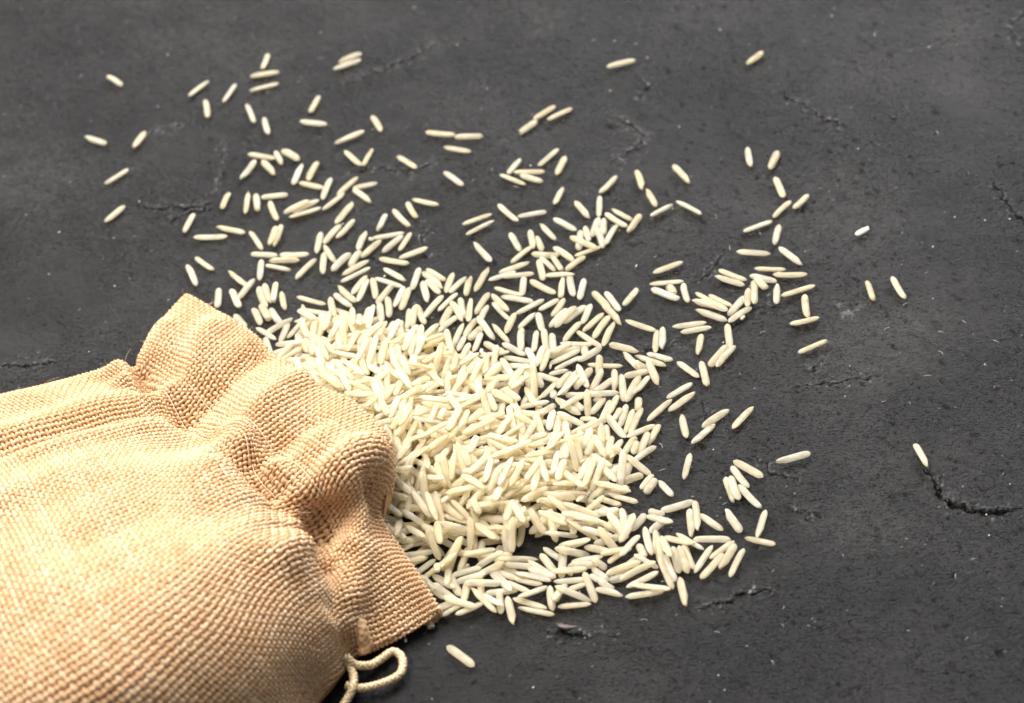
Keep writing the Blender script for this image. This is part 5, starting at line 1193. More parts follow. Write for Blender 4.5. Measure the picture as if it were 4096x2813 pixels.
-31 -31.28 1.18 2.32 -0.14 -0.29 7.34 1.6 1.12 1 0.05 0
-26.24 -42.08 2.19 2.52 -0.03 0.31 7.12 1.69 1.3 0 0.66 0
-34.12 -16.45 4.06 3.08 -0.24 -0.32 7.39 1.67 1.2 7 0.25 0
-27.36 9.16 2.24 2.95 0 0.18 6.88 1.69 1.15 0 0.45 0
-5.05 -56.24 3.74 1.03 0.38 -0.23 7.09 1.78 1.33 3 0.42 0
-4.75 -50.17 4.56 0.51 0.14 -0.05 7.72 1.63 1.23 8 0.62 0
-34.87 -4.9 1.27 2.09 0 0.03 7.31 1.56 1.1 2 0.97 0
-24.19 -51.98 1.49 2.92 -0.35 0.06 7.94 1.59 1.08 3 0.99 0
-8.11 -37.99 4.79 1.77 -0.07 0.19 7.06 1.65 1.27 3 0.23 0
-13.52 -28.26 3.6 2.96 0 -0.09 7.75 1.5 1.02 3 0.12 0
-47.25 -27.16 4.4 0.69 -0.24 0.21 8.07 1.6 1.1 2 0.97 3
-22.33 -24.59 2.42 0.54 0.42 0.1 7.77 1.7 1.18 1 0.66 0
-30.62 -8.67 3.39 1.16 0 -0.07 7.73 1.7 1.18 2 0.08 0
-1.66 -15.9 1.41 1.59 -0.17 0.13 7.41 1.59 1.11 7 0.97 0
-9.45 -40.08 4.75 2.64 -0.42 -0.2 7.97 1.67 1.18 5 0.21 0
-22.79 -16.75 3.03 1.33 0.17 -0.12 7.88 1.74 1.22 6 0.68 0
-49.07 -1.84 3.04 2.19 0.28 0.15 7.72 1.75 1.19 5 0.68 0
-57.98 -37.62 3.67 2.09 0 0.27 6.94 1.67 1.15 5 0.71 0
-52.12 -52.07 4.5 2.51 0.17 -0.17 7.26 1.75 1.26 3 0.94 0
-21.94 -6.13 3.69 0.57 -0.21 -0.23 7.46 1.62 1.25 8 0.81 0
-50.21 -37.21 1.88 2.6 0.38 0.34 7.86 1.65 1.1 7 0.49 0
-43.85 -41.14 1.42 0.22 -0.35 -0.25 7.28 1.69 1.22 7 0.02 0
-22.26 -31.52 3.32 1.58 -0.21 -0.35 7.12 1.87 1.28 1 0.45 0
-31.09 -23.54 3.43 2.77 0.31 -0.22 7.83 1.88 1.41 3 0.62 0
-19.52 -12.96 3.59 2.09 0.03 -0.33 7.22 1.52 1.05 6 0.61 0
-52.32 -8.71 3.06 1.27 0.35 -0.32 7.28 1.61 1.12 9 0.86 0
-57.63 -23.82 2.61 0.71 -0.07 -0.28 8.42 1.63 1.13 8 0.31 0
-46.01 -25.74 4.62 2.58 0 -0.12 7.35 1.53 1.19 5 0.13 0
4.31 -44.76 2.1 0.09 0 0.32 7.43 1.58 1.17 5 0.8 0
-12.95 -23.94 2.41 2.15 0.07 -0.1 7.39 1.5 1.01 6 0.33 0
-43.83 8.38 2.33 2.83 0.1 -0.1 7.29 1.5 1.12 6 0.62 0
-14.23 -15.05 3.46 0.57 -0.42 -0.31 7.75 1.76 1.2 1 0.8 0
-39.85 -21.09 3.91 0.77 0.1 0.31 7.1 1.79 1.19 1 0.2 0
-37.89 15.1 2.22 2.97 0.21 0.05 6.64 1.63 1.17 9 0.29 0
-40.25 -33 2.24 2.57 -0.28 -0.26 7.73 1.51 1.04 0 0.55 0
-56.14 -9.99 2.84 0.19 0.1 0.1 6.89 1.57 1.19 3 0.81 0
-47.18 -7.43 3.02 1.79 0 0.14 7.52 1.73 1.16 1 0.66 0
-53.41 -22.43 2.94 0.47 0.03 -0.16 8.35 1.52 1.18 8 0.07 0
3.25 -31.77 1.68 1.62 0 0.27 8.48 1.55 1.1 6 0.23 0
-58.75 -56.67 5.61 2.8 0 0.16 7.83 1.49 1.06 2 0.72 0
-58.42 -26.32 3.42 2.45 -0.07 0.32 7.36 1.57 1.05 6 0.3 0
-24.8 -19.16 3.27 0.16 0.07 0.25 6.75 1.62 1.24 8 0.93 0
-13.14 -24.66 3 1.04 0.1 0.05 7.07 1.69 1.21 4 0.88 0
-56.95 -32.84 4.07 1.1 0 -0.16 7.94 1.86 1.36 7 0.82 0
-42.54 -33.84 2.36 1.21 0 0.23 7.87 1.6 1.17 7 0.66 0
-29.05 -49.16 3.42 2.01 0 -0.06 7.15 1.6 1.23 0 0.68 0
-26.79 -20.07 3.76 0.69 0.21 -0.29 7.58 1.6 1.18 2 0.29 0
-39.63 -19.59 4.67 0.71 0 -0.3 7.32 1.67 1.13 6 0.08 0
12.42 -54.45 1.31 0.52 0.21 -0.24 7.42 1.69 1.24 0 0.87 0
-49.78 -40.18 5.54 2.12 0 -0.32 7.81 1.52 1.04 5 0.18 0
-20.19 -39.05 2.3 0.99 -0.28 -0.14 7.33 1.52 1.18 8 0.01 0
-15.31 -34.54 1.51 1.68 0.14 -0.12 7 1.51 1.14 4 0.29 0
-40.17 -30.08 3.65 1.99 0.24 0.19 8.42 1.56 1.05 9 0.59 0
-39.28 -55.78 2.87 1.1 0.35 0.27 7.79 1.54 1.18 8 0.58 0
-59.75 -13.12 2.26 1.44 0.21 0.03 7.08 1.79 1.27 4 0.21 0
-14.29 -12.44 2.94 2.44 -0.17 0.22 6.18 1.43 1.05 1 0.13 0
-40.55 -41.87 2.48 2.13 -0.45 0.14 7.08 1.72 1.29 2 0.6 0
3.49 -46.87 2.01 3 0.21 -0.3 7.66 1.72 1.17 8 0.06 0
-58.28 13.35 0.49 1.77 0 -0.28 6.99 1.49 0.99 1 0.08 0
-52.07 -1.92 3.27 1.93 0.21 0.33 7.28 1.93 1.45 8 0.67 0
-33.91 -43.15 3.54 2.11 -0.42 -0.05 8.14 1.79 1.27 7 0.37 0
-37.89 -33.54 3.9 2.53 -0.1 -0.18 7.59 1.64 1.23 3 0.28 0
-28.48 1.16 3.18 2.17 -0.17 0.31 7.2 1.72 1.18 1 0.65 0
-1.83 -30.48 2.36 0.81 -0.28 -0.19 8.12 1.61 1.19 1 0.61 0
-56.81 -1.64 2.43 1.18 0.24 -0.35 7.47 1.65 1.14 5 0.12 0
-27.94 -40.29 2.76 1.85 -0.14 0.07 7.87 1.59 1.13 4 0.73 0
-28.59 -6.03 4.16 1.97 0.17 -0.19 7.71 1.67 1.14 7 0.84 0
-50.08 -50.36 4.99 1.87 -0.03 -0.16 7.6 1.59 1.21 7 0.25 0
-54.24 17.6 0.56 1.26 0 0.14 7.31 1.55 1.11 2 0.17 0
-41.71 -42.75 4.57 0.02 -0.31 0.08 6.21 1.53 1.11 5 0.43 0
-54.24 -42.66 4.51 1.49 -0.28 -0.29 7.26 1.75 1.24 9 0.48 0
-18.44 -38.74 3.07 1.86 0 0.16 7.12 1.83 1.29 2 0.46 0
-53.44 -8.7 3.75 2.57 0.1 0.13 7.73 1.61 1.06 5 0.47 0
-44.58 -38.51 2.7 0.36 -0.17 0.12 7.59 1.67 1.12 4 0.12 0
-58.4 -35.21 4.86 2.36 0 -0.09 7.66 1.79 1.28 3 0.71 0
-9.45 -39.24 5.45 1.06 0.03 0.18 7.02 1.63 1.23 2 0.6 0
-3.19 -46.78 4.17 3.04 -0.1 0.13 7.5 1.69 1.16 3 0.91 0
17.73 -41.13 0.56 1.12 0 0.11 7.53 1.59 1.12 0 0.72 0
-11.8 -17.48 3.17 0.37 -0.03 0.31 8.47 1.64 1.12 0 0.71 0
-3.02 -39.36 4.2 2.63 -0.03 0.26 7.31 1.54 1.19 0 0.32 0
-25.03 0.92 3.29 0.81 -0.28 -0.06 7.65 1.58 1.21 0 0.4 0
-38.16 -14.12 3.16 0.76 0.03 -0.2 7.99 1.54 1.05 6 0.76 0
-55.04 -1.38 3.44 0.93 0.38 0.06 7.27 1.52 1.07 9 0.28 0
-55.83 -53.39 5.03 2.31 0.42 -0.2 7.91 1.64 1.2 9 0.92 0
-12.81 -21.19 4.21 1.77 0.17 -0.06 6.74 1.66 1.2 3 0.69 0
-51.81 -57.3 3.37 2.75 0.24 -0.13 8.31 1.69 1.12 8 0.01 0
-0.81 -10.06 1.23 2.14 -0.07 0.18 8.26 1.62 1.19 0 0.54 0
-37.65 -2.65 3.33 1.02 0.42 -0.32 7.26 1.59 1.09 1 0.31 0
-58 -26.37 4.14 0.93 0 0.17 7.34 1.69 1.13 5 0.37 0
-16.79 -11.42 3.39 2.47 -0.07 -0.33 7.47 1.74 1.35 0 0.45 0
-44.14 -40.45 2.84 0.02 -0.17 0.31 7.62 1.7 1.14 6 0.71 0
-40.58 -29.73 4.49 2.87 0 -0.04 7.92 1.57 1.11 4 0.46 0
-1.92 -11.75 1.37 3.03 -0.31 -0.1 8.19 1.54 1.05 3 0.25 0
-30.57 8.51 3.08 2.11 0.1 -0 6.98 1.67 1.29 3 0.43 0
-39.92 -56.57 3.28 2.15 0.14 -0.28 7 1.45 0.97 9 0.55 0
-54.48 -8.66 4.49 0.95 0 0.27 7.78 1.55 1.12 0 0.96 0
-36.71 -30.4 4.84 2.58 0.14 -0.03 7.57 1.67 1.2 2 0.55 0
-51.19 -52.24 5.23 0.91 0.24 0.28 7.87 1.35 1.04 2 0.32 0
-38.29 -40.31 2.67 2.27 0.1 -0.17 6.55 1.56 1.1 9 1 0
-27.68 -21.87 3.87 2.74 0.14 -0.25 7.27 1.44 1.07 6 0.61 0
-49.06 -43.14 5.81 0.05 0.24 0.15 7.79 1.66 1.24 9 0.02 0
-15.03 -20.51 3.94 2.53 -0.45 0.21 7.01 1.74 1.16 4 0.79 0
-16.56 -48.54 1.91 1.85 0 0.04 6.89 1.61 1.24 9 0.28 0
10.95 -57.61 1.26 2.57 0 0.13 7.18 1.49 1 4 0.7 0
-59.18 0.93 1.22 1.44 0.03 0.25 7.66 1.59 1.09 0 0.76 0
-59.95 -45.37 3.44 2.52 -0.21 -0.34 6.83 1.6 1.19 3 0.24 0
-12.48 -26.31 3.22 0.05 -0.31 -0.02 7.38 1.7 1.32 1 0.47 0
-41.68 -31.53 4.46 2.32 0.17 -0.11 8.17 1.65 1.19 4 0.23 0
-51.39 -30.52 3.08 1.83 -0.28 0.31 7.24 1.54 1.06 8 0.4 0
-19.76 -36 3.63 1.78 -0.21 -0.21 7.46 1.72 1.25 8 0.35 0
-40.76 -12.06 3.39 0.56 -0.42 -0.21 6.57 1.64 1.23 3 0.92 0
2.17 -31.97 2.23 0.06 0.24 0.15 6.75 1.7 1.22 7 0.21 0
-34.37 -37.39 4.19 2.44 0.1 0.28 6.66 1.73 1.23 6 0.27 0
-55.56 -22.3 3.35 0.28 0.1 0.25 6.45 1.54 1.16 4 0.15 0
-56.65 -23.03 4.23 2.74 -0.42 0.35 6.36 1.57 1.19 4 0.68 0
-32.97 1.88 2.73 1.57 0.24 -0.01 7.59 1.55 1.17 8 0.76 0
-11.57 -45.9 4.25 0.41 0.38 0.12 7.74 1.59 1.05 0 0.75 0
-43.54 -34.8 3.03 2.42 -0.1 0.31 6.87 1.68 1.2 1 0.39 0
-38.72 -16.4 3.63 0.29 0.14 -0.32 6.75 1.56 1.17 6 0.06 0
-40.42 10.77 2.5 3.04 -0.17 0.28 7.75 1.63 1.12 3 0.68 3
8.29 -50.82 2.67 2.84 -0.03 0.34 7.34 1.6 1.06 0 0.42 0
-34.19 6.72 2.97 1.29 0 0.18 7.97 1.52 1.01 8 0.73 0
-11.62 -47.52 4.95 1.24 0.14 -0.14 7.51 1.64 1.13 8 0.05 0
-35.36 -9.45 3.47 2.13 0 -0.29 7.61 1.59 1.21 9 0.87 0
-59.13 -26.06 4.55 2.58 -0.38 0.27 7.26 1.66 1.22 0 0.57 0
-5.7 -23.52 2.77 2.71 0 0.02 6.3 1.49 1.04 8 0.09 0
-34.58 -36.82 5.09 1.24 0 0.31 7.61 1.65 1.27 9 0.86 0
-21.64 -21.84 3.56 3.12 -0.24 0.19 7.29 1.72 1.23 5 0.54 0
-15.39 -50 4.29 2.41 -0.35 0.33 7.3 1.51 1.14 2 0.03 0
-16.16 -7.07 2.86 0.14 0.24 -0.06 7.33 1.73 1.25 1 0.5 0
-41.8 -14.16 4.53 1.59 0.35 -0.32 6.96 1.71 1.18 6 0.15 0
-29.54 -42.21 3.47 0.71 0 0.11 7.24 1.48 1.02 9 0.48 0
-28.64 -8.03 4.41 1.95 0.28 -0.27 8.07 1.67 1.19 7 0.59 0
-7.51 -39.86 5.68 0.52 -0.42 -0.01 6.82 1.52 1.03 7 0.06 0
-24.9 -16.64 3.37 0.59 0.24 -0.1 7.48 1.74 1.22 4 0.84 0
-55.56 -19.98 3.4 1.91 -0.42 0.12 7.59 1.66 1.25 6 0.4 0
-39.16 -54.42 4.26 0.72 0.1 -0.26 7.39 1.45 1.04 1 0.55 0
-45.62 -36.23 2.98 2.57 0 0.18 7.26 1.65 1.18 9 0.63 0
-11.61 -38.24 4.48 0.95 0.24 0.19 7.37 1.64 1.28 0 0.32 0
-59.3 -30.11 4.59 1.94 0.03 -0.04 8.19 1.65 1.16 5 0.49 0
-36.83 -25.08 2.48 2.04 0.38 -0.16 6.58 1.53 1.08 0 0.55 0
-31.48 -21.41 3.88 2.02 -0.14 -0.14 7.54 1.47 1.02 4 0.11 0
-32.41 -1.1 3.67 1.48 -0.21 0.15 7.39 1.57 1.13 7 0.39 0
-54.22 -12.03 4.03 1.47 0.35 0.07 6.86 1.81 1.23 7 0.21 0
-39.05 -47.44 3.49 0.32 -0.31 -0.01 6.87 1.62 1.08 0 0.72 0
-11.38 -11.81 1.9 2.02 -0.24 -0.17 7.07 1.59 1.15 4 0.03 0
-28.25 -31.51 3.43 1.01 0.31 -0.34 6.89 1.49 1.16 6 0.14 0
-49.99 -40.66 6.34 1.86 -0.07 0.15 6.97 1.61 1.24 6 0.22 0
-54.28 -6.89 4.91 2.89 -0.28 0.24 6.21 1.6 1.06 3 0.12 0
-0.55 -32.27 2.83 1.52 -0.07 0.05 7.5 1.61 1.13 2 0.71 0
-20.79 -30.12 3.34 2.79 0.45 0.1 7.94 1.74 1.31 0 0.28 0
-54.21 -2.55 3.73 0.41 0.21 -0.05 7.75 1.47 1.12 1 0.54 0
-42.39 -0.61 3.34 2.57 0 -0.28 7.68 1.62 1.15 8 0.67 0
-9.3 -23.16 1.5 2.3 -0.21 -0.12 7.07 1.67 1.27 5 0.73 0
-59.42 -1.73 2.21 2.27 -0.38 -0.16 7.75 1.8 1.39 7 0.52 0
-47.81 -19.94 4.33 0.1 0 0.2 8.02 1.58 1.1 4 0.88 0
-28.63 -49.06 4.14 1.27 -0.07 -0.18 6.97 1.65 1.11 3 0.76 0
-10.93 -27.71 3.92 1.51 -0.28 -0.18 6.81 1.52 1.11 0 0.84 0
-28.28 -56.98 1.73 2.74 -0.21 0.19 6.95 1.58 1.1 9 0.39 0
-20.61 -22.62 4.55 2.66 0 0.05 6.95 1.67 1.14 8 0.12 0
-55.65 -19.85 4.14 1.69 -0.38 0.32 7.42 1.54 1.09 4 0.89 0
-59.67 -47.28 4.93 1.41 -0.35 -0.05 7.06 1.57 1.08 5 0.06 0
-21.41 -44.11 3.48 2.46 -0.1 -0.23 7.21 1.69 1.28 0 0.35 0
-7.27 -34.75 4.54 1.75 0.07 -0.2 7.26 1.49 1.03 3 0.41 0
-19.05 -29.83 3.35 2.04 0 -0.11 8.6 1.6 1.06 1 0.17 0
-50.07 -16.34 2.74 0.46 0.31 0.06 8 1.44 0.95 7 0.44 0
-42.11 -32.21 5.16 2.28 0.17 -0.11 7.95 1.66 1.23 2 0.47 0
-55.52 -32.6 4.55 0.24 -0.38 0.12 7.6 1.66 1.23 3 0.34 0
-47.62 -58.77 3.71 0.37 0.28 -0.1 6.58 1.69 1.2 0 0.97 0
-41.35 -13.86 5.43 1.74 0.35 -0.08 5.85 1.69 1.28 2 0.04 0
-20.64 -31.65 4.24 2.1 0.17 -0.19 7.68 1.63 1.14 4 0.2 0
17.66 -50.33 0.58 3.08 -0.03 -0.24 7.89 1.58 1.11 3 0.19 0
-38.06 -36.26 4.14 0.85 0.35 -0.17 6.45 1.55 1.14 0 0.83 0
-55.02 -13.57 4.29 1.48 0.35 -0.03 7.84 1.8 1.38 4 0.9 0
-23.58 -14.7 4.43 0.62 0.03 0.25 7.28 1.58 1.2 3 0.96 0
-38.41 -58.74 3.47 1.49 0.1 -0.08 7.34 1.58 1.15 4 0.03 0
-3.44 -9.83 1.35 2.73 -0.17 -0.29 6.56 1.67 1.12 6 0.73 0
-17.41 -18.74 4.86 0.18 -0.42 -0.24 6.68 1.6 1.18 5 0.25 0
-38.36 5.93 3.13 0.26 -0.38 0.03 7.06 1.81 1.31 2 0.06 0
-36.72 -25.15 3.21 1.23 0.24 -0.09 6.76 1.62 1.19 6 0.4 0
-5.47 -48.63 4.72 3.04 -0.38 -0.2 7.03 1.6 1.17 7 0.68 0
-34.84 -38.45 5.87 1.84 0 -0.01 6.66 1.64 1.11 4 0.72 0
-4.02 -35.09 2.48 2.55 -0.28 0.24 7.13 1.68 1.26 6 0.72 0
-38.97 -29.01 5.77 2.07 0 -0.05 8 1.47 0.98 3 0.82 3
-14.21 -33.75 2.08 0.45 -0.28 0.02 6.81 1.62 1.21 7 0.9 0
-6.62 -4.27 1.06 2.43 -0.03 -0.09 7.32 1.59 1.2 0 0.36 0
-41.39 -15.98 5.28 1.77 0.45 -0.2 7.72 1.49 1 8 0.69 0
-49.5 -31.38 4.97 1.19 0.28 0.08 8.28 1.59 1.12 9 0.03 0
4.22 -36.26 2.19 0.33 0.07 0.16 8.6 1.52 1.09 1 0.91 0
-13.88 -32.26 3 1.27 0 -0.28 7.84 1.57 1.15 0 0.68 0
-30.32 -57.39 2.69 2.84 0.14 -0.2 7.5 1.66 1.1 7 0.52 0
-34.13 -41.81 6.36 0.19 0 -0.11 7.11 1.75 1.3 2 0.02 0
-48.45 -2.96 3.58 1.61 0.1 -0.13 6.32 1.57 1.04 2 0.66 0
-39.7 -37.16 4.24 1.7 0.35 -0.2 7.43 1.61 1.18 2 0.74 0
-5.02 -35.74 4.08 2.24 0.38 0.17 7.47 1.76 1.29 9 0.4 0
-36.49 -19.48 4.47 1.04 0.07 0.34 7.31 1.69 1.18 7 0.6 0
-34.33 -8.41 4.1 0.07 -0.14 -0.31 7.62 1.56 1.18 7 0.67 0
-41.47 -36.05 4.89 0.14 0.42 -0.15 7.97 1.47 1.1 3 0.6 0
-47.22 -13.38 4.19 0.27 0.07 0.14 7.13 1.65 1.22 0 0.74 0
-32.82 -27.27 2.48 0.74 0.1 -0.3 6.94 1.7 1.17 8 0.8 0
-46.23 -19.77 5.1 1.04 0 0.03 7.63 1.72 1.27 8 0.33 0
-4.66 -27.27 1.95 0.7 0.1 -0.09 7.75 1.77 1.33 1 0.94 3
-29.91 -22.04 4.65 1.99 0.14 -0.33 7.48 1.65 1.21 5 0.9 0
-44.89 -52.83 4.07 0.59 -0.17 -0.22 7.77 1.64 1.13 4 0.06 0
-6.84 -29.14 3.33 0.81 -0.28 -0.35 7.06 1.69 1.14 3 0.8 0
-1.29 -35.35 3.71 3.08 0.17 0.19 7.53 1.63 1.13 4 0.85 0
-5.07 -36.21 4.81 2.58 0.28 0.15 7.91 1.56 1.11 9 0.15 0
-35.92 -31.73 5.62 0.4 -0.28 -0.2 7.16 1.72 1.29 9 0.97 0
-37.49 -39.44 5.71 2.6 -0.35 -0.21 7.92 1.61 1.17 8 0.12 0
-14.12 -35.04 3.59 1.84 0.07 0.03 6.64 1.45 1.03 4 0.83 0
-48.99 -11.55 4.63 2.81 -0.07 0.03 6.96 1.69 1.27 6 0.81 0
-51.45 -8.91 5.75 2.26 0.17 -0.33 7.73 1.44 0.99 6 0.42 0
-12.83 -40.74 4.4 1.9 0.28 0.23 6.98 1.58 1.08 7 0.74 0
-31.91 -59.25 2.65 2.1 0.31 0.16 7.15 1.76 1.24 3 0.24 0
-20.01 -59.28 1.5 2.57 0.35 -0.05 8.13 1.53 1.11 1 0.42 0
-58.36 -30.58 5.43 1.73 -0.24 0.21 7.43 1.56 1.18 2 0.22 0
-22.51 1.47 2.72 0.99 0.24 -0.09 7.65 1.52 1.17 0 0.03 0
-50.83 -29.83 5.42 1.64 0 -0.03 6.71 1.55 1.03 9 0.89 0
-41.59 -36.19 5.67 1.45 0 0.32 7.12 1.58 1.14 6 0.85 0
-50 -45.99 5.52 0.29 -0.1 -0.08 7.5 1.64 1.25 3 0.23 0
-53.31 -57.09 4.45 2.24 0.21 0.11 7.13 1.77 1.19 8 0.09 0
-27.4 -24.6 4.34 1.53 0.03 -0.27 7.29 1.84 1.24 3 0.95 0
-25.83 -22.3 5.09 0.55 -0.07 0.17 7.41 1.93 1.38 2 0.55 0
-28.38 -31.73 4.17 2.17 0 -0.15 7.68 1.51 1.09 1 0.05 0
2.4 -39.44 1.9 1.21 0.28 -0.32 7.86 1.4 1.06 8 0.42 0
-22.02 7.35 1.68 1.49 0.21 0.2 7.61 1.62 1.15 5 0.8 3
-39.8 -19.77 5.51 0.38 0 0.29 6.56 1.71 1.32 1 0.48 0
1.44 -38.06 3.22 2.24 0.31 -0.26 7.22 1.62 1.18 9 0.84 0
-39.73 -16.03 5.37 1.6 -0.24 0.14 7.94 1.53 1.08 0 0.2 0
-20.03 -29.89 4.65 1.15 -0.35 0.29 7.99 1.65 1.25 9 0.09 0
-47.88 -20.72 5.71 0.71 0.21 -0.06 7.26 1.59 1.23 4 0.96 0
-45.75 -2.55 2.91 2.17 0.38 0.13 7.61 1.64 1.18 6 0.91 0
-59.51 -47.5 5.77 0.34 -0.07 0.31 7.85 1.41 1.09 8 0.45 0
-49.63 -24.72 4.72 2.35 0.24 -0.3 7.02 1.62 1.26 4 0.39 0
-34.1 -49.03 1.32 2.19 0.31 -0.31 7.4 1.67 1.19 3 0.12 0
0.54 -51.12 4.13 0.44 0 0.33 6.94 1.73 1.2 2 0.93 0
-51.88 -53.24 5.66 1.86 0 0.15 7.82 1.61 1.13 5 0.29 0
-24.3 3.9 2.85 0.43 -0.38 -0 8.37 1.48 1.1 6 0.07 0
-53.89 -43.61 5.71 0.24 0.07 -0.15 7.19 1.7 1.13 1 0.11 0
-32.28 -9.48 4.22 0.22 0 -0.21 7.65 1.64 1.22 9 0.99 0
-19.81 -24.27 4.87 2.6 0.14 0.28 7.83 1.53 1.16 4 0.48 0
-12.61 -59.02 2.86 2.62 -0.07 -0.04 7.78 1.55 1.17 2 0.84 0
-51.67 -37.91 6.43 1.36 0 0.29 7.68 1.58 1.11 4 0.44 0
-43.56 -45.73 3.41 3.03 -0.1 0.26 7.53 1.62 1.22 0 0.59 0
-41.41 -27.26 6.04 0.96 0.21 -0.02 7.67 1.72 1.2 6 0.85 0
-12.08 -28.69 4.76 1.91 -0.24 0.31 7.35 1.47 1.13 5 0.6 0
-43.61 -29.94 6.27 0.28 -0.03 0.18 7.2 1.78 1.19 7 0.03 0
-20.91 -30.1 5.68 0.78 -0.03 0.2 7.5 1.57 1.18 7 0.94 0
-12.84 -10.37 2.12 2.67 -0.31 0.19 7.32 1.67 1.27 2 0.61 0
-54.29 -4.57 4.24 0.48 -0.17 -0.18 7.46 1.66 1.2 4 0.45 0
-12.49 -38.22 5.61 0.39 -0.03 0.15 7.27 1.71 1.14 5 0.06 0
-45.82 -9.72 3.62 2.74 0.1 0.17 7.83 1.7 1.19 9 0.82 0
-11.09 -3.74 1.8 1.24 0 0.05 7.31 1.63 1.11 7 0.14 0
-52.04 -22.99 5.95 2.59 0 0.25 7.94 1.64 1.11 1 0.96 0
-36.29 -14.25 4.09 1.14 -0.21 -0.13 7.33 1.52 1.01 1 0.6 0
-27.33 -53.62 1.38 2.84 -0.03 -0.21 7.38 1.65 1.1 2 0.6 0
-39.21 -42.81 5.77 0.54 0.45 0.27 7.32 1.57 1.13 3 0.64 0
-48.4 -31.46 6.11 0.78 0.28 -0.16 7.35 1.67 1.29 9 0.54 0
-40.6 -9.61 2.9 2.68 -0.07 0.17 6.41 1.57 1.06 0 0.08 0
-58.24 -18.63 3.04 0.45 0.45 -0.31 6.77 1.58 1.16 1 0.48 0
-8.11 -58.78 2.72 2.14 0 0.01 6.47 1.58 1.12 2 0.83 0
-52.65 -17.53 2.42 1.46 0.1 -0.32 7.68 1.65 1.19 8 0.29 0
-6.09 -45.67 4.81 0.07 -0.14 0.21 8.08 1.62 1.12 8 0.72 0
-49.35 -15.03 4.49 3.12 0 -0.17 7.64 1.67 1.27 9 0.34 0
-49.74 -24.11 6.59 2.95 0.1 -0.16 7.85 1.67 1.22 2 0.74 0
-22.8 -21.5 5.66 1.74 -0.21 0.12 6.93 1.62 1.17 3 0.24 0
-35.4 -44.13 6.05 0.53 -0.38 0.04 6.11 1.57 1.1 8 0.03 0
-48.87 -12.35 5.54 1.93 0.14 0.17 7.99 1.55 1.11 7 0.25 0
-53.86 -16.15 4.01 1.81 0.38 0.22 7.06 1.67 1.23 5 0.99 0
-26.22 -29.62 5.11 0.14 0.14 -0.1 7.79 1.57 1.15 1 0.53 0
-41.28 -12.31 6.99 1.2 -0.24 0.35 7.44 1.75 1.23 4 0.88 0
-28.78 -55.67 2.81 0.66 -0.28 0.32 7.49 1.66 1.11 7 0.98 0
-46.74 -7.14 3.64 0.29 -0.28 -0.01 7.23 1.62 1.09 4 0.55 0
-7.72 -50.75 4.65 1.12 0.14 0.16 7.39 1.64 1.14 9 0.07 0
-56.99 -35.37 5.63 1.07 -0.03 -0.15 7.78 1.57 1.18 0 0.78 0
16.58 -30.32 0.58 1.98 0 -0.17 7.01 1.71 1.15 7 0.59 0
-57.28 -49.8 6.6 0.77 -0.35 0.01 7.88 1.54 1.13 7 0.37 0
3.2 -40.98 2.85 2.66 0.1 -0.09 6.8 1.63 1.14 1 0.7 0
-38.9 -33.9 6.94 2.2 0 0.07 7.34 1.66 1.19 6 0.86 0
-57.98 -8.24 3.66 2.16 -0.42 0.23 7.5 1.52 1.08 7 0.74 0
-45.07 -7.03 3.87 2.18 0.07 0.03 7.04 1.55 1.18 4 0.3 0
-44.66 -33.92 5.39 1.62 0.42 0.24 7.21 1.64 1.12 1 0.55 0
4.59 -44.73 2.98 2.79 0 0.3 8.04 1.78 1.36 6 0.68 0
-20.86 -28.57 6.08 0.79 -0.1 -0.23 7.67 1.58 1.08 8 0.81 0
-31.68 -24.86 3.96 1.8 0.42 0.2 6.76 1.77 1.17 1 0.73 0
-10.83 -26.77 4.41 1.4 -0.38 0.24 7.66 1.58 1.08 3 0.9 0
-14.04 -44.5 3.66 1.82 -0.28 -0.25 8.47 1.61 1.25 4 0.43 0
-43.95 -50.2 4.69 0.89 0.03 -0.27 7.22 1.67 1.22 4 0.39 0
-17.39 -25.19 5.22 2.08 0.07 0.22 7.22 1.67 1.29 4 0.59 0
-41.56 -37.25 6.42 1.48 0 -0.19 8.6 1.7 1.14 2 0.51 0
0.42 -58.63 3.23 2.04 0.42 -0.28 6.77 1.72 1.33 3 0.55 0
-29.72 2.7 3.67 1.58 0.03 -0.23 6.95 1.55 1.03 6 0.11 0
-25.52 -28.69 5.84 0.69 -0.03 0.29 7.54 1.7 1.17 0 0.03 0
-41.86 -5.23 2.74 1.7 -0.14 0.22 6.8 1.69 1.18 2 0.33 0
-30.18 -15.4 5.24 1.96 0.35 -0.16 7.37 1.64 1.12 5 0.98 0
-30.2 -39.8 3.67 1.97 -0.17 -0.01 8.17 1.48 1.06 4 0.98 0
-42.19 -23.17 6.17 1.86 -0.17 -0.17 7.35 1.47 1.14 5 0.84 0
-47.81 -6.82 4.58 1.54 -0.21 -0.11 7.11 1.65 1.19 0 0.01 0
-9.78 -9.88 1.72 2.32 -0.21 -0.15 7.49 1.75 1.34 0 0.98 0
-23.76 -21.92 6.37 0.07 0.21 -0.32 7.4 1.6 1.23 0 0.52 0
-34.51 -15.66 5.02 2.74 -0.07 0.34 7.01 1.71 1.27 2 0.54 0
-12.59 -38.35 6.4 2 0 -0.1 6.82 1.66 1.21 3 0.19 0
-52.6 -9.33 6.29 2.24 0.07 0.01 6.86 1.73 1.35 6 0.82 0
-45.31 -47.8 4.51 1.83 -0.28 0.16 6.99 1.65 1.23 9 0.22 0
-46.1 14.78 1.67 1.44 0.42 -0.03 7.45 1.75 1.21 7 0.38 0
-55.22 -32.66 6.01 0.81 -0.28 0.09 7.25 1.66 1.16 0 0.08 0
-28.05 -30.88 6.38 1.18 0.14 0.24 7.66 1.52 1.03 6 0.45 0
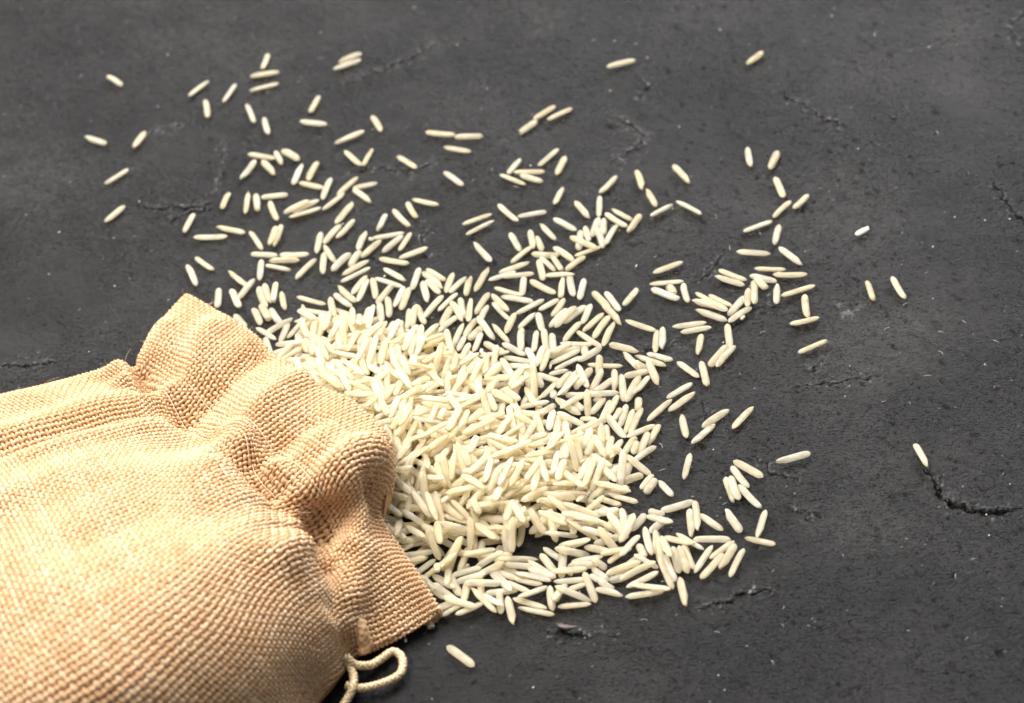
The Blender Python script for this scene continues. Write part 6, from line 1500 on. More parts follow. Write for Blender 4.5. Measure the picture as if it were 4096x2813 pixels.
-27.36 -42.28 4.09 0.95 -0.28 -0.11 7.19 1.64 1.22 0 0.7 0
-43.74 -57.66 3.05 1.67 0.31 -0.28 7.23 1.59 1.15 0 0.79 0
-55.11 -49.56 6.63 2.67 0.17 -0.25 7.42 1.57 1.09 5 0.65 0
-54.75 -5.15 5.14 0.4 -0.1 0.19 6.46 1.45 1.13 2 0.63 0
-50.11 -37.4 7.01 1.84 0.03 -0.18 7.9 1.76 1.34 2 0.73 0
-47.11 -16.7 5.33 2.98 -0.14 0.1 7.76 1.47 1.02 6 0.64 0
-37.7 -48.9 3.5 1.72 0.24 -0.17 6.96 1.75 1.24 8 0.55 0
-51.56 -39.77 7.24 2.87 -0.17 -0.09 7.94 1.6 1.21 2 0.54 0
-56.05 -53.23 6.05 1.63 0.24 0.08 6.88 1.66 1.2 4 0.73 0
-49.38 -46.58 6.19 0.33 -0.1 -0.21 7.74 1.61 1.14 4 0.85 0
-32.03 -31.37 5.23 0.44 -0.07 0.19 7.34 1.66 1.18 7 0.32 0
-34.17 -39.87 7.05 2.14 -0.24 -0.2 6.7 1.75 1.3 8 0.45 3
-49.17 -28.75 6.3 1.81 -0.31 -0.29 8.55 1.61 1.19 6 0.56 0
-39.92 -23.55 6.9 0.34 -0.14 0.12 7.59 1.7 1.3 9 0.28 3
-38.43 -47.06 4.68 2.6 0 0.23 6.92 1.61 1.2 7 0.04 0
-24.88 -22.19 7 1.53 0 -0.28 8.32 1.66 1.26 7 0.74 0
-29.81 -19.48 5.31 2.52 0.21 -0.14 6.78 1.56 1.2 8 0.8 0
6.68 -41.33 2.5 3.13 0.42 -0.26 6.81 1.65 1.09 2 0.92 0
-59.51 -4.48 3.35 1.61 -0.03 -0.04 8.18 1.56 1.19 4 0.11 0
-53.53 -53.73 5.96 1.39 0.24 0.29 7.48 1.6 1.07 9 0.98 0
-31.94 -26.88 3.7 0.35 0.31 -0.04 8.18 1.54 1.12 2 0.28 0
-29.54 -34.17 6.22 0.22 0.14 -0.26 7.9 1.51 1.04 4 0.19 0
-17.76 -40.73 3.97 2.29 0.45 0.27 6.7 1.71 1.15 3 0.48 0
-45.03 -0.65 3.36 2.2 0.14 -0.14 7.34 1.38 0.96 9 0.73 0
-28.93 -21.51 5.91 1.99 0.03 0.19 7.27 1.55 1.03 2 0.99 0
-45.5 -52.99 5.09 1.83 0.21 0.06 7.79 1.73 1.21 3 0.33 0
-39.26 -29.24 6.41 2.71 0.03 0.22 7.55 1.58 1.05 8 0.28 0
-36.23 -51.7 4.36 1.63 -0.45 0.22 6.86 1.49 1.15 5 0.09 0
-53.47 -49.33 7.05 1.47 -0.1 -0.07 7.55 1.62 1.14 1 0.6 0
-30.53 -39.56 4.39 2.38 -0.07 -0.06 7.33 1.59 1.09 4 0.63 0
-21.31 -3.14 3.32 0.4 -0.21 -0.03 6.88 1.67 1.17 3 0.92 0
-39.08 -2.7 3.65 1.12 0.24 0.2 7.31 1.55 1.08 6 0.9 0
-59.84 -42.85 3.7 2.2 -0.38 -0.3 7.37 1.57 1.09 0 0.16 0
-3.01 -14.05 1.43 3.02 -0.35 0.09 7.26 1.71 1.17 3 0.77 0
-41.21 -35.33 7.24 1.3 0.07 -0.03 8.5 1.5 1.1 2 0.43 0
-43.7 -9.2 4.28 1.89 0.17 0.22 7.23 1.61 1.09 2 0.82 0
-58.8 -54.69 5.17 2.87 -0.45 -0.3 7.08 1.47 1.07 4 0.1 0
-57.18 -40.17 4.2 0.96 0.31 -0.28 7.7 1.73 1.16 0 0.54 0
-51.84 -15.99 4.81 1.19 0.42 0.22 7.41 1.45 1.11 0 0.52 0
-16.72 -25.23 5.91 2 0.07 0.23 7.41 1.56 1.06 6 0.1 0
-56.63 -35.75 7.01 0.88 0 -0.13 7.57 1.55 1.1 1 0.61 0
-26.99 -48.92 4.13 1.5 0.21 0.26 6.65 1.65 1.13 3 0.1 0
-34.67 -3.21 3.95 1.08 0 0.3 7.32 1.6 1.21 4 0.74 0
-39.84 -38.35 6.78 2.16 0.42 -0.14 8.41 1.61 1.16 6 0.7 0
-44.98 -31.41 7.26 1.2 0.14 -0.08 6.79 1.75 1.35 7 0.63 0
-42.61 -19.81 6.19 2.11 -0.03 -0.16 7.9 1.45 1.04 4 0.23 0
-49.82 -11.88 6.53 2.01 0.21 -0.32 7.92 1.75 1.36 6 0.18 0
-41.23 -38.75 7.53 0.12 0 -0.28 6.8 1.62 1.16 7 0.71 0
-53.03 -48.02 7.64 1.98 0 -0.32 7.67 1.55 1.13 2 0.14 0
-39.3 -32.66 7.82 1.94 0.07 0.1 6.94 1.64 1.22 7 0.9 0
-49.2 -26.7 6.49 2.8 0 0.16 7.72 1.66 1.16 8 0.36 0
-20.03 -33.33 5.54 1.6 0.38 0.24 7.93 1.66 1.1 6 0.49 0
-13.02 -47.7 5.32 2.17 -0.24 0.28 7.17 1.63 1.22 9 0.41 0
14.73 -50.18 1.3 0.75 -0.03 -0.22 7.11 1.69 1.3 5 0.92 0
-33.35 -54.26 2.92 1.33 -0.38 -0.27 7.63 1.49 1.05 4 0.19 0
-8.1 -56.7 3.59 2.72 -0.21 -0.16 8.46 1.84 1.42 8 0.54 0
-35.5 10.83 2.68 2.57 -0.31 0.25 7.4 1.52 1.15 3 0.27 0
-43.96 -26.51 7.03 0.26 0.03 -0.15 7.41 1.62 1.26 2 0.7 0
-29.26 -46.93 4.5 0.33 0.21 0.08 7.9 1.59 1.1 0 0.67 0
-36.2 -5.31 4.58 1.62 -0.1 -0 7.89 1.53 1.06 5 0.86 0
-51.64 -17.65 4.73 2.93 0.24 -0.21 6.34 1.59 1.12 3 0.22 0
-56.79 -39.91 5.19 1.08 0.31 0.34 7.14 1.7 1.29 2 0.14 0
-34.8 -38.95 7.65 0.77 0 0.05 7.13 1.72 1.22 3 1 0
-37.51 -58.3 4.18 1.3 0 -0.26 7.88 1.51 1.12 2 0.26 0
-56.93 -23.93 5.45 0.29 0.28 0.25 8.54 1.49 1.02 2 0.62 0
-55.44 -23.79 6.43 1.61 0.03 -0.31 7.72 1.5 1.02 7 0.12 0
-44.54 -55.82 5.08 2.41 0.35 -0.25 7.26 1.59 1.17 1 0.95 0
-47.8 -28.57 7.31 1.63 -0.07 0.34 8.01 1.65 1.23 5 0.94 0
-15.98 -45.24 3.8 1.36 0 -0.33 6.8 1.68 1.23 7 0.7 0
-53.89 -22.92 7.36 2.75 -0.14 0.26 7.03 1.54 1.15 3 0.64 0
-4.13 -28.35 2.99 0.7 -0.28 0.17 5.85 1.64 1.26 6 0.47 0
-33.39 -51.97 2.64 2.13 -0.45 0.29 6.43 1.58 1.18 3 0.85 0
-40.06 -40.43 6.83 0.43 -0.03 -0.17 6.4 1.71 1.3 0 0.19 0
-41.02 -4.39 3.76 0.53 0.21 0.33 6.72 1.7 1.21 6 0.18 0
-19.02 -36.49 4.41 0.33 -0.35 0.31 7.38 1.54 1.03 0 0.01 0
-35.05 -12.62 5.12 1.74 -0.21 0.05 7.35 1.45 1 1 0.18 0
-41.67 -51.95 4.58 2.88 0.42 0.2 6.7 1.73 1.32 3 0.51 0
-45.11 -5.19 4.66 1.08 -0.35 -0.13 7.91 1.68 1.24 4 0.63 0
-7.1 -26.62 3.16 2.87 -0.07 -0.24 7.27 1.69 1.28 0 0.72 0
-15.19 -48.17 5.17 0.15 0.45 -0.17 8.29 1.7 1.19 2 0.21 0
-17.17 -51.37 3.19 2.74 0.28 -0.3 7.34 1.66 1.26 7 0.59 0
-42.7 -9.01 6.03 2.89 -0.42 -0.16 7.63 1.67 1.18 6 0.05 0
-5.58 -47.92 5.39 1.18 -0.07 -0.32 6.53 1.62 1.22 2 0.92 0
-36.41 -18.31 5.71 0.31 -0.35 -0.02 8.04 1.6 1.13 0 0.43 0
-39 -43.69 7.36 2.09 0 -0.33 7.04 1.62 1.15 0 0.62 0
-32.56 -49.62 3.55 0.58 0.38 -0.01 7.63 1.65 1.13 4 0.85 0
-51.57 -48.02 7.6 1.78 -0.42 0.27 7.69 1.51 1.14 8 0.02 0
-45.7 -27.76 8.03 2.37 -0.14 -0.35 7.46 1.67 1.24 3 0.55 0
-14.95 -30.13 5.21 1.95 0.42 0.33 6.95 1.62 1.09 2 0.79 0
-42.38 -22.15 6.78 0.63 0.17 0.23 7.51 1.62 1.23 6 0.64 0
-57.55 -27.25 6.05 0.01 0.31 -0.31 7.65 1.59 1.08 7 0.59 0
-26.56 -53.54 2.59 0.07 -0.14 0.08 6.89 1.61 1.23 0 0.66 0
-39.97 -37.46 8.26 1.72 0 0.1 7.35 1.61 1.18 7 0.63 0
-27.16 -32.34 6.6 0.77 -0.31 -0.01 7.76 1.49 1.15 0 0.83 0
-31.89 -8.79 4.9 1.59 -0.07 0.15 7.35 1.55 1.03 5 0.1 0
-41.28 -5.53 4.78 0.54 -0.07 -0.21 7.39 1.69 1.25 8 0.1 0
-48.54 -53.71 5.47 1.95 0.24 0.24 7.84 1.66 1.17 6 0.56 0
-18.88 -25.87 6.29 1.49 -0.14 -0.03 7.24 1.5 1.09 0 0 0
-47.14 -45.49 6.71 1.42 0.1 -0.05 7.46 1.58 1.14 6 0.13 0
-45.68 12.35 1.97 2.4 -0.1 0.25 7.67 1.58 1.05 8 0.4 0
-58.95 -9.18 4.37 2.07 -0.17 0.15 7.41 1.69 1.25 0 0.61 0
-44.97 -7.42 5.86 1.36 0 -0.25 7.52 1.63 1.21 5 0.93 0
-55.84 -19.98 6.85 1.21 -0.35 0.31 7.75 1.58 1.08 6 0.18 0
-46.29 23.13 0.68 2.79 0.07 0.22 7.32 1.69 1.22 6 0.22 0
-48.49 -46.07 7.55 0.33 -0.07 -0.29 7.6 1.51 1.12 2 0.97 0
-41.54 -57.7 4.34 1.1 0.1 0.32 7.16 1.51 1.09 1 0.38 0
-23.26 -45.43 3.69 1.99 -0.14 0.01 7.43 1.65 1.11 0 0.65 0
-48.33 -11.24 7.03 0.49 -0.28 -0.33 7.13 1.59 1.19 6 0.59 0
-32.52 -48.97 4.41 1.06 0.17 0.13 7.63 1.55 1.19 6 0.97 0
-33.5 -16.65 6.07 3.12 -0.07 0.26 8.48 1.56 1.21 1 0.01 0
-22.53 -45.59 4.4 0.28 -0.03 -0.33 7.38 1.52 1.07 8 0.24 0
-46.33 -57.09 5.21 2.47 0.21 -0.28 7.77 1.67 1.19 7 0.32 0
-59.41 -28.88 5.76 2.66 -0.17 0.12 7.5 1.65 1.19 0 0.65 0
-32.64 -21.85 5.75 0.63 0 0.04 7.19 1.53 1.13 9 0.75 0
-37.88 -12.09 5.26 0.59 -0.03 0.08 7.22 1.73 1.19 1 0.9 0
-57.48 -21.68 8.14 0.51 0.03 0.26 7.46 1.7 1.23 4 0.88 0
-58.41 -33.66 6.6 0.32 0.42 -0.29 7.45 1.75 1.34 7 0.7 0
-10.17 -23.53 3.74 0.47 -0.21 0.06 6.75 1.63 1.14 0 0.99 0
-41.14 -25.49 7.76 1.72 0.1 -0.2 7.08 1.64 1.23 0 0.05 0
-43.66 -33.54 8.28 2.41 -0.17 0.32 6.86 1.52 1.16 8 0.86 0
-46.28 -44.01 7.73 2.67 -0.1 0.29 8.33 1.76 1.2 2 0.17 0
-59.3 -16.68 3.18 2.24 -0.35 -0.34 7.62 1.52 1.01 7 0.51 0
-49.3 -36.67 7.54 2.89 0.35 0.06 7.7 1.51 1.15 6 0.82 0
-7.98 -29.09 4.24 0.31 -0.17 -0.24 6.53 1.68 1.15 3 0.94 0
-33.49 -31.15 5.84 2.15 -0.17 -0 7.43 1.51 1.01 0 0.73 0
-54 -39.63 7.52 1.52 0 -0.09 7.88 1.68 1.25 9 0.63 0
-49.52 -43.82 8.13 1.14 -0.03 -0 6.86 1.88 1.3 2 0.83 0
-40.32 -3.97 5.11 1.79 -0.42 -0.26 7.48 1.54 1.19 0 0.17 0
-48.66 -36.33 7.96 0.53 -0.35 0.15 7.51 1.5 1.02 9 0.31 0
-41.45 -47.22 5.18 2.96 -0.03 0.16 7.71 1.61 1.2 4 0 0
-46.47 -7.88 6.38 3.06 -0.17 0.31 7.03 1.48 1.15 9 0.69 0
-47.76 -48.62 7.01 2.5 0.38 -0.22 6.02 1.48 1.16 7 0.9 0
-26.83 -9.21 4.25 2.07 0.45 0.2 6.68 1.65 1.16 6 0.31 0
-54.2 -8.45 7.13 2.68 -0.17 0.29 7.75 1.66 1.19 7 0.74 0
-51.81 -31.83 6.26 2.9 -0.07 -0.19 7.5 1.56 1.14 4 0.2 0
-30.04 -33.44 7.16 0.78 0.31 -0.25 7.48 1.68 1.22 1 0.89 0
-47.63 -25 8 2.59 -0.17 0.03 7.07 1.57 1.04 6 0.22 0
-49.78 -31.14 7.51 1.7 -0.17 -0.34 7.38 1.78 1.29 5 0.05 0
-37.56 -36.13 7.94 0.85 -0.31 0.17 7.83 1.7 1.31 9 0.92 0
-17.63 -47.39 4.55 0.43 0.31 -0.31 7.02 1.63 1.18 6 0.34 0
9.96 -57.71 1.91 2.3 -0.03 0.04 7.59 1.58 1.14 6 0.36 0
-49.35 -31.61 8.36 0.45 -0.03 0.31 7.61 1.46 1.09 0 0.7 0
-30.17 -28.66 5.39 0.82 -0.14 0.34 8.49 1.76 1.19 6 0.96 0
-27.96 -40.6 4.96 2.79 0.24 -0.18 7.67 1.84 1.42 8 0.92 0
-45.29 -47.76 7.56 1.41 0.35 -0.29 7.13 1.78 1.35 3 0.24 0
-20.35 -32.61 6.61 0.59 0.17 0.26 7.67 1.59 1.22 8 0.87 0
-26.37 -40.82 5.49 1.56 0 -0.03 7.44 1.66 1.23 6 0.03 0
-40.78 -14.71 7.54 1.8 0.45 -0.06 7.54 1.61 1.07 0 0.18 0
-50.56 -25.33 7.74 0.25 0.38 -0.18 7.61 1.76 1.28 3 0.4 0
-44.27 -7.98 7.52 2.99 0 -0.23 7.57 1.78 1.34 9 0.37 0
-55.04 -42.85 7.96 1.47 0.07 0.23 7.42 1.74 1.16 5 0.25 0
-16.98 -39.62 5.43 0.79 0.31 0.33 6.42 1.73 1.32 7 0.13 0
-18.73 -45.57 4.08 1.06 -0.17 0.08 6.93 1.47 0.98 2 0.85 0
-58.97 -33.05 7.14 2 -0.31 0.09 8.6 1.56 1.1 7 0.26 0
-39.86 -24.17 7.99 1.3 -0.31 -0.14 7.35 1.61 1.19 5 0.98 0
-43.5 -41.04 7.64 2.08 0.21 0.03 7.81 1.67 1.26 2 0.3 0
-4.16 -21.28 2.21 1.45 -0.38 -0.18 7.66 1.65 1.14 7 0.09 0
-56.74 -31.26 7.61 2.05 -0.42 0.2 7 1.51 1.01 8 0.71 0
-28.16 -32.97 8.13 1.81 0.38 -0.32 7.37 1.47 1.05 9 0.91 0
-48.37 -43.74 8.8 3.12 0.14 0.22 7.29 1.59 1.1 2 0.71 0
-20.1 -45.64 4.91 3.07 0.07 0.24 8.6 1.61 1.13 0 0.68 0
-44.64 -30.38 8.85 1.16 0.17 0.25 7.39 1.72 1.15 9 0.91 0
-36.97 -25.94 6.88 2.31 0.45 0.28 7.44 1.86 1.31 4 0.8 0
-25.08 -41.17 5.84 2.37 0.42 0.19 7.69 1.66 1.22 6 0.28 0
-54.27 -13.68 5.75 1.36 -0.03 -0.19 7.54 1.67 1.26 1 0.31 0
-32.79 -14.47 6.52 1.43 -0.14 0.21 7.16 1.5 1.12 3 0.55 0
-47.92 -3.5 4.72 1.73 -0.14 0.16 7.39 1.69 1.18 4 0.5 0
-42.28 -32.01 8.8 0.65 -0.1 0.07 6.87 1.65 1.28 6 0.23 0
-59.58 -42.57 4.51 3.09 -0.24 -0.28 7.25 1.63 1.22 8 0.39 0
-21.38 -27.89 6.63 1.2 -0.21 -0.22 7.29 1.55 1.11 3 0.55 0
-20.78 -14.99 4.13 1.44 0.38 -0.15 6.76 1.7 1.13 4 0.36 0
-41.4 -22.36 8.59 0.04 0 -0.13 8.27 1.65 1.12 9 0.6 0
-48.58 -24.09 9.27 1.03 0 0.15 8.03 1.58 1.08 3 0.19 0
-31.17 -36.19 7.8 1.22 0.03 -0.26 7.86 1.69 1.12 8 0.04 0
-37.04 -40.25 8.22 0.53 0.17 -0.32 6.7 1.67 1.18 6 0.18 0
-37.71 -36.16 8.88 0.7 -0.31 0.23 7.56 1.82 1.27 0 0.66 0
-54.85 -41.65 8.77 2.93 0 -0.23 7.92 1.66 1.1 6 0.82 0
-42.65 -15.67 8.36 0.21 0 0.17 6.77 1.7 1.32 6 0.77 0
-46.94 6.4 1.84 0.11 -0.07 -0.06 7.26 1.61 1.24 2 0.15 0
-56.74 -31.51 8.53 1.89 -0.35 0.07 6.77 1.6 1.18 8 0.84 0
-37.21 -28.91 6.57 2.85 0.21 -0.07 7.13 1.53 1.14 8 0.07 0
-58.68 -35.12 8.4 0.01 0.21 -0.33 8.6 1.68 1.22 5 0.95 0
-55.83 -1.86 3.97 2.53 -0.38 -0.05 8.52 1.65 1.26 7 0.59 0
-53.72 -36.38 8.78 0.22 0.38 0.29 8.25 1.62 1.09 9 0.77 0
-48.91 -45.48 8.97 1.73 0.35 0.34 7.63 1.75 1.22 9 0.68 0
-43.32 -22.62 9.32 1.19 0 0.1 8.59 1.52 1.18 2 0.32 0
-36.91 -13.06 5.79 0.46 0 0.29 7.63 1.61 1.2 7 0.63 0
-27.39 -15.12 5.16 2 0.21 -0.02 6.76 1.69 1.29 9 0.22 0
-52.67 -27.3 8.63 0.18 0.45 0.34 7.62 1.7 1.25 5 0.08 0
-40.73 -17.54 8.07 2.66 0.38 -0.02 7.08 1.55 1.07 5 0.23 0
-8.63 -27.45 4.42 1.74 -0.38 0.11 7.26 1.65 1.14 4 0.57 0
-34.6 -31.29 7.19 1.37 -0.38 -0 7.53 1.66 1.14 2 0.51 0
-51.26 -40.05 8.55 0.78 -0.31 -0.01 6.49 1.75 1.25 6 0.29 0
-26.14 6.39 2.56 0.43 -0.31 0.25 6.75 1.41 0.99 8 0.54 0
-36.05 -12.28 6.55 0.96 -0.03 0.1 7.74 1.5 1.15 4 0.24 0
-59.31 -49.37 7.31 2.22 -0.38 0.08 7.1 1.77 1.31 0 0.4 0
-28.29 -21.47 6.57 1.51 -0.03 0.09 7.85 1.72 1.23 3 0.98 0
-11.43 -25.2 4.72 0.86 -0.1 -0.16 8.6 1.45 1.08 4 0.65 0
-50.93 -14.39 6.29 2.26 0.1 -0.12 7.52 1.7 1.21 3 0.36 3
-37.41 -15.01 7.21 1.37 0.14 -0.23 7.23 1.77 1.23 8 0.27 0
-58.52 -30.97 8.28 1.32 0.14 -0.13 7.43 1.56 1.05 8 0.78 0
-53.68 -26.23 8.8 0.26 0.42 -0.15 7.61 1.64 1.26 4 0 0
-27.58 -43.13 5.91 1.79 0 -0.27 6.43 1.56 1.11 2 0.77 0
-8.22 -44.96 6.06 0.64 0 0.08 7.28 1.62 1.16 5 0.66 0
-54.29 -14.89 6.77 0.78 0.14 -0.03 7.06 1.81 1.33 4 0.54 0
-50.16 -39.32 8.91 0.59 -0.35 0.33 8.56 1.44 1.1 3 0.31 0
-22.15 -39.38 3.25 2.52 -0.14 -0.27 7.57 1.61 1.22 6 0.24 0
-57.4 -3.57 4.45 0.65 0.17 0.25 6.68 1.6 1.16 3 0.82 0
-47.17 -29.9 9.11 0.19 0.17 0.24 8.16 1.59 1.19 0 0.03 0
-58.45 -48.87 7.96 1.54 -0.42 -0.09 6.89 1.55 1.06 5 0.07 0
-12.4 -44.6 5.54 3.04 -0.31 0.32 7.63 1.71 1.32 6 0.87 0
-45.71 -28.38 9.98 1.49 -0.21 -0.09 7.22 1.73 1.29 0 0.02 0
-54.49 -1.65 5.23 0.81 -0.17 -0.28 7.46 1.55 1.05 1 0.69 3
-49.1 -14.63 6.67 2.96 0.24 -0.18 7.47 1.58 1.17 5 0.66 0
-41.82 -38.53 8.47 1.54 0.24 0.09 7.55 1.65 1.27 8 0.1 0
-49.39 -58.49 5.03 0.34 0.24 -0.1 7.83 1.52 1.04 7 0.17 0
-54.7 -44.51 8.59 0.57 0.17 0.02 7.93 1.67 1.13 9 0.02 0
-35.03 -32.99 8.58 1.02 -0.28 0.2 6.44 1.56 1.09 1 0.75 0
-58.39 -14.97 3.38 1.03 -0.21 -0.23 7.49 1.55 1.04 2 0.49 0
-56.79 -18.91 8.1 1.15 -0.28 0.26 8.39 1.5 1.11 6 0.34 0
-59.21 -58.39 5.48 3.03 0 -0.02 7.4 1.57 1.04 5 0.66 0
-47.02 -0.32 4.58 0.08 -0.21 -0.16 7.58 1.6 1.07 1 0.79 0
-34.06 -32.47 9.07 1.66 0 0.05 7.41 1.69 1.17 6 0.02 0
-50 -9.63 7.65 0.93 -0.38 0.03 7.69 1.37 1 0 0.37 0
-28.55 -16.73 6.26 0.85 -0.17 -0.27 7.37 1.54 1.1 3 0.13 0
-16.94 -1.42 2.45 2.13 -0.31 -0.08 6.79 1.61 1.19 5 0.69 0
-4.35 -33.38 3.87 2.39 -0.38 0.26 7.36 1.53 1.18 5 0.57 0
-26.59 -31.97 7.97 1.74 0.45 -0 7.79 1.45 1 7 0.77 0
-33.78 -17.79 7.26 2.16 0 -0.21 6.89 1.62 1.13 7 0.88 0
-46.47 -45.29 9.17 0.7 0 0.17 8.02 1.75 1.19 7 0.82 0
-17.49 -39.66 6.19 2.58 -0.03 0.2 6.26 1.58 1.16 5 0.03 0
-53.88 -21.09 8.52 2.2 0.14 0.12 7.48 1.6 1.12 9 0.88 0
-54.33 -9.23 7.78 2.93 -0.24 0.01 6.35 1.58 1.06 6 0.01 0
-47.5 -38.57 8.8 0.64 -0.17 -0.09 7.62 1.69 1.17 0 0.95 0
-56.16 -39.52 8.91 0.62 -0.24 -0.17 7.87 1.68 1.3 0 0.46 0
-57.99 -3.27 5.2 1.08 0 0.13 7.27 1.71 1.3 3 0.08 0
-10.88 -34.88 5.64 0.71 -0.45 -0.2 7.7 1.54 1.07 7 0.51 0
-34.63 -22.45 7.23 2.89 0.45 -0.15 8.21 1.58 1.11 3 0.19 0
-41.95 -41.8 9.13 0.55 -0.17 -0.32 6.78 1.51 1.12 2 0.52 0
-3.01 -42.38 5.2 2.88 -0.07 0.2 7.4 1.59 1.09 2 0.12 0
-14.85 -24.26 5.82 0.09 -0.38 0.13 7.99 1.51 1.18 8 0.23 0
-45.93 -17.76 6.59 0.13 0.03 0.1 7.31 1.56 1.19 9 0.54 0
-58.72 -15.48 4.2 1.22 -0.21 0.2 7.32 1.65 1.14 0 0.76 0
-22.02 -17.86 5.33 2.84 -0.38 0.33 6.6 1.7 1.17 0 0.13 0
-27.11 -22.14 7.24 2.03 -0.03 0.35 7.46 1.42 0.97 4 0.16 0
-42 -30.47 9.13 1.47 -0.38 -0.35 8.05 1.61 1.16 9 0.07 0
-51.52 -6.81 6.99 2.41 -0.28 -0.2 7.42 1.63 1.17 6 0.03 0
-22.78 -52.07 2.68 2.62 -0.31 0.27 7.96 1.52 1.13 1 0.66 0
-19.64 -42.27 5.83 1.51 0.17 0.12 7.56 1.52 1.04 9 0.73 0
-31.49 -21.02 7.47 0.19 -0.03 -0.35 8.03 1.54 1.13 5 0.18 0
-58.27 -25.54 6.12 0.97 -0.07 0.3 5.8 1.7 1.22 2 0.69 0
-44.85 -21.03 8.46 1.25 -0.45 0.2 7.61 1.56 1.08 6 0.54 0
-35.6 3.55 3.54 1.77 -0.24 0.29 7.27 1.59 1.07 9 0.24 0
-44.64 -59.78 4.96 2.92 0.14 0.33 7.76 1.57 1.21 6 0.72 0
-32.89 -20.39 8.08 1.3 -0.14 -0.03 7.76 1.58 1.1 1 0.71 0
-48.57 -16.54 7.02 1.1 0.07 -0.1 7.27 1.77 1.24 0 0.91 0
-54.28 -30.69 7.12 1.91 0.31 0.19 7.4 1.58 1.2 5 0.14 0
-53.22 -13.92 8.53 0.62 0.38 -0.18 7.22 1.46 1.04 4 0.32 3
-28.95 -23.29 7.28 2.9 -0.28 0.09 6.7 1.57 1.11 0 0.97 0
-59.09 -6.95 5.57 1.5 0.17 -0.23 6.92 1.65 1.12 2 0.93 0
-46.79 -12.12 7.51 1.54 -0.14 -0.2 6.78 1.6 1.24 9 0.9 0
-50.85 -9.22 8.31 1.94 -0.28 0.2 7.64 1.46 1.05 6 0.71 0
-23.06 -31.07 7.68 1.66 0 -0.19 8.36 1.66 1.1 2 0.16 0
-56.9 -3.16 6.15 0.85 -0.1 0.16 7.6 1.49 1.1 8 0.44 0
13.88 -34.71 1.16 2.27 0 0.01 7.61 1.68 1.16 4 0.96 0
-56.49 -59.63 5.76 0.25 0 -0.34 7.73 1.51 1.03 7 0.64 0
-13.47 -29.14 5.49 1.53 0.1 -0.15 7.26 1.58 1.22 1 0.93 0
-38.47 -28.28 7.94 2.25 0.45 -0.06 6.87 1.49 1 7 0.9 0
-36.38 -27.98 7.46 1.95 0.14 0.16 6.71 1.57 1.21 7 0.12 0
-44.18 -38.18 9.04 0.75 0.17 -0.02 7.56 1.67 1.15 0 0.73 0
-53.72 -2.92 5.62 0.66 -0.14 -0.13 6.24 1.57 1.09 9 0.16 0
-45.88 -43.6 9.72 2.68 -0.24 -0.35 7.29 1.64 1.24 8 0.39 0
-55.38 20.02 0.72 0.48 0.1 0.19 7.37 1.59 1.16 6 0.16 0
-56.13 -29.63 8.7 3.09 0.24 -0.29 8.21 1.79 1.36 5 0.78 0
-40.52 -45.97 5.85 1.71 -0.1 0.18 6.9 1.75 1.24 8 0.37 0
-20.13 -37.39 6.34 1.83 -0.31 -0.2 7.53 1.59 1.22 9 0.79 0
-49.04 -39.19 9.78 2.86 0 -0.21 7.7 1.56 1.2 6 0.45 0
5.7 -51.74 3.16 2.95 0.14 -0.34 7.4 1.76 1.3 6 0.95 0
-20.71 -25.23 6.83 2.67 -0.07 0.35 7.42 1.45 1.03 9 0.62 0
-47.69 -17.6 7.63 0.09 -0.1 0.25 7.8 1.68 1.2 2 0.71 0
-23.23 -59.52 1.68 2.36 0.42 0.21 7.42 1.73 1.26 2 0.62 0
-35.33 -18.01 8 2.89 -0.17 -0.16 7.46 1.8 1.37 4 0.45 0
-38.63 -25.64 8.74 2.05 0.1 0.06 7.76 1.65 1.21 9 0.27 0
-47.39 -8.58 7.93 2.27 0 -0.07 7.62 1.56 1.13 9 0.08 0
-41.16 -54.34 4.66 0.96 -0.03 0.03 7.04 1.7 1.14 6 0.56 0
-39.73 -34.68 9.87 0.02 -0.35 0.17 7.25 1.4 1.03 6 0.46 0
-16.55 -46.56 5.7 0.36 0.24 0.29 7.46 1.67 1.14 1 0.92 0
-54.38 -9.7 8.52 0.56 0.28 0.02 7.03 1.67 1.29 8 0.28 0
-48.21 -10.75 8.62 2.51 0.21 -0.15 7.56 1.59 1.11 0 0.54 0
-36.72 -24.87 8.8 0.87 -0.28 -0.34 7.45 1.66 1.16 9 0.41 0
-34.61 -20.51 8.86 0.1 -0.03 -0.17 7.77 1.67 1.28 2 0.75 0
-22.49 5.74 2.71 0.55 -0.24 -0.16 7.24 1.51 1.13 1 0.36 0
5.35 -47.64 3.11 2.81 -0.07 -0.26 8.2 1.52 1.06 4 0.78 0
-18.88 -42.97 6.32 0.82 0 -0.17 7.1 1.61 1.21 6 0.55 0
-24.33 -36.69 7.57 0.93 0.17 -0.02 7.94 1.6 1.22 3 0.72 0
-45.85 -6.68 7.86 2.48 -0.31 0.17 6.83 1.49 0.98 6 0.32 0
-39.23 -50.12 4.26 2.92 -0.1 -0.1 7.43 1.63 1.09 7 0.07 0
-15.18 -43.33 6.49 2.86 0.1 -0.01 7.02 1.79 1.36 8 0.33 0
-46.68 -39.32 10.37 1.05 -0.14 -0.33 7.64 1.67 1.24 9 0.85 0
-52.09 -58.59 5.21 1.43 0.35 -0.27 8.2 1.58 1.11 4 0.78 0
-44.74 -10.77 8.21 2.76 0.38 0.11 7.12 1.66 1.14 0 0.41 0
-39.27 -19.71 9.08 2.02 -0.17 -0.01 7.69 1.37 0.96 3 0.37 0
-31.63 -29.73 6.33 1.22 -0.1 0.17 7.25 1.67 1.1 2 0.97 0
-38.9 21.08 0.61 2.49 0 0.33 7.7 1.63 1.22 9 0.66 0
-51.15 -59.24 5.59 1.07 0 -0.08 7.39 1.61 1.16 4 0.6 0
0.76 -27.97 1.92 2.81 -0.1 0.27 7.07 1.49 1.14 5 0.39 0
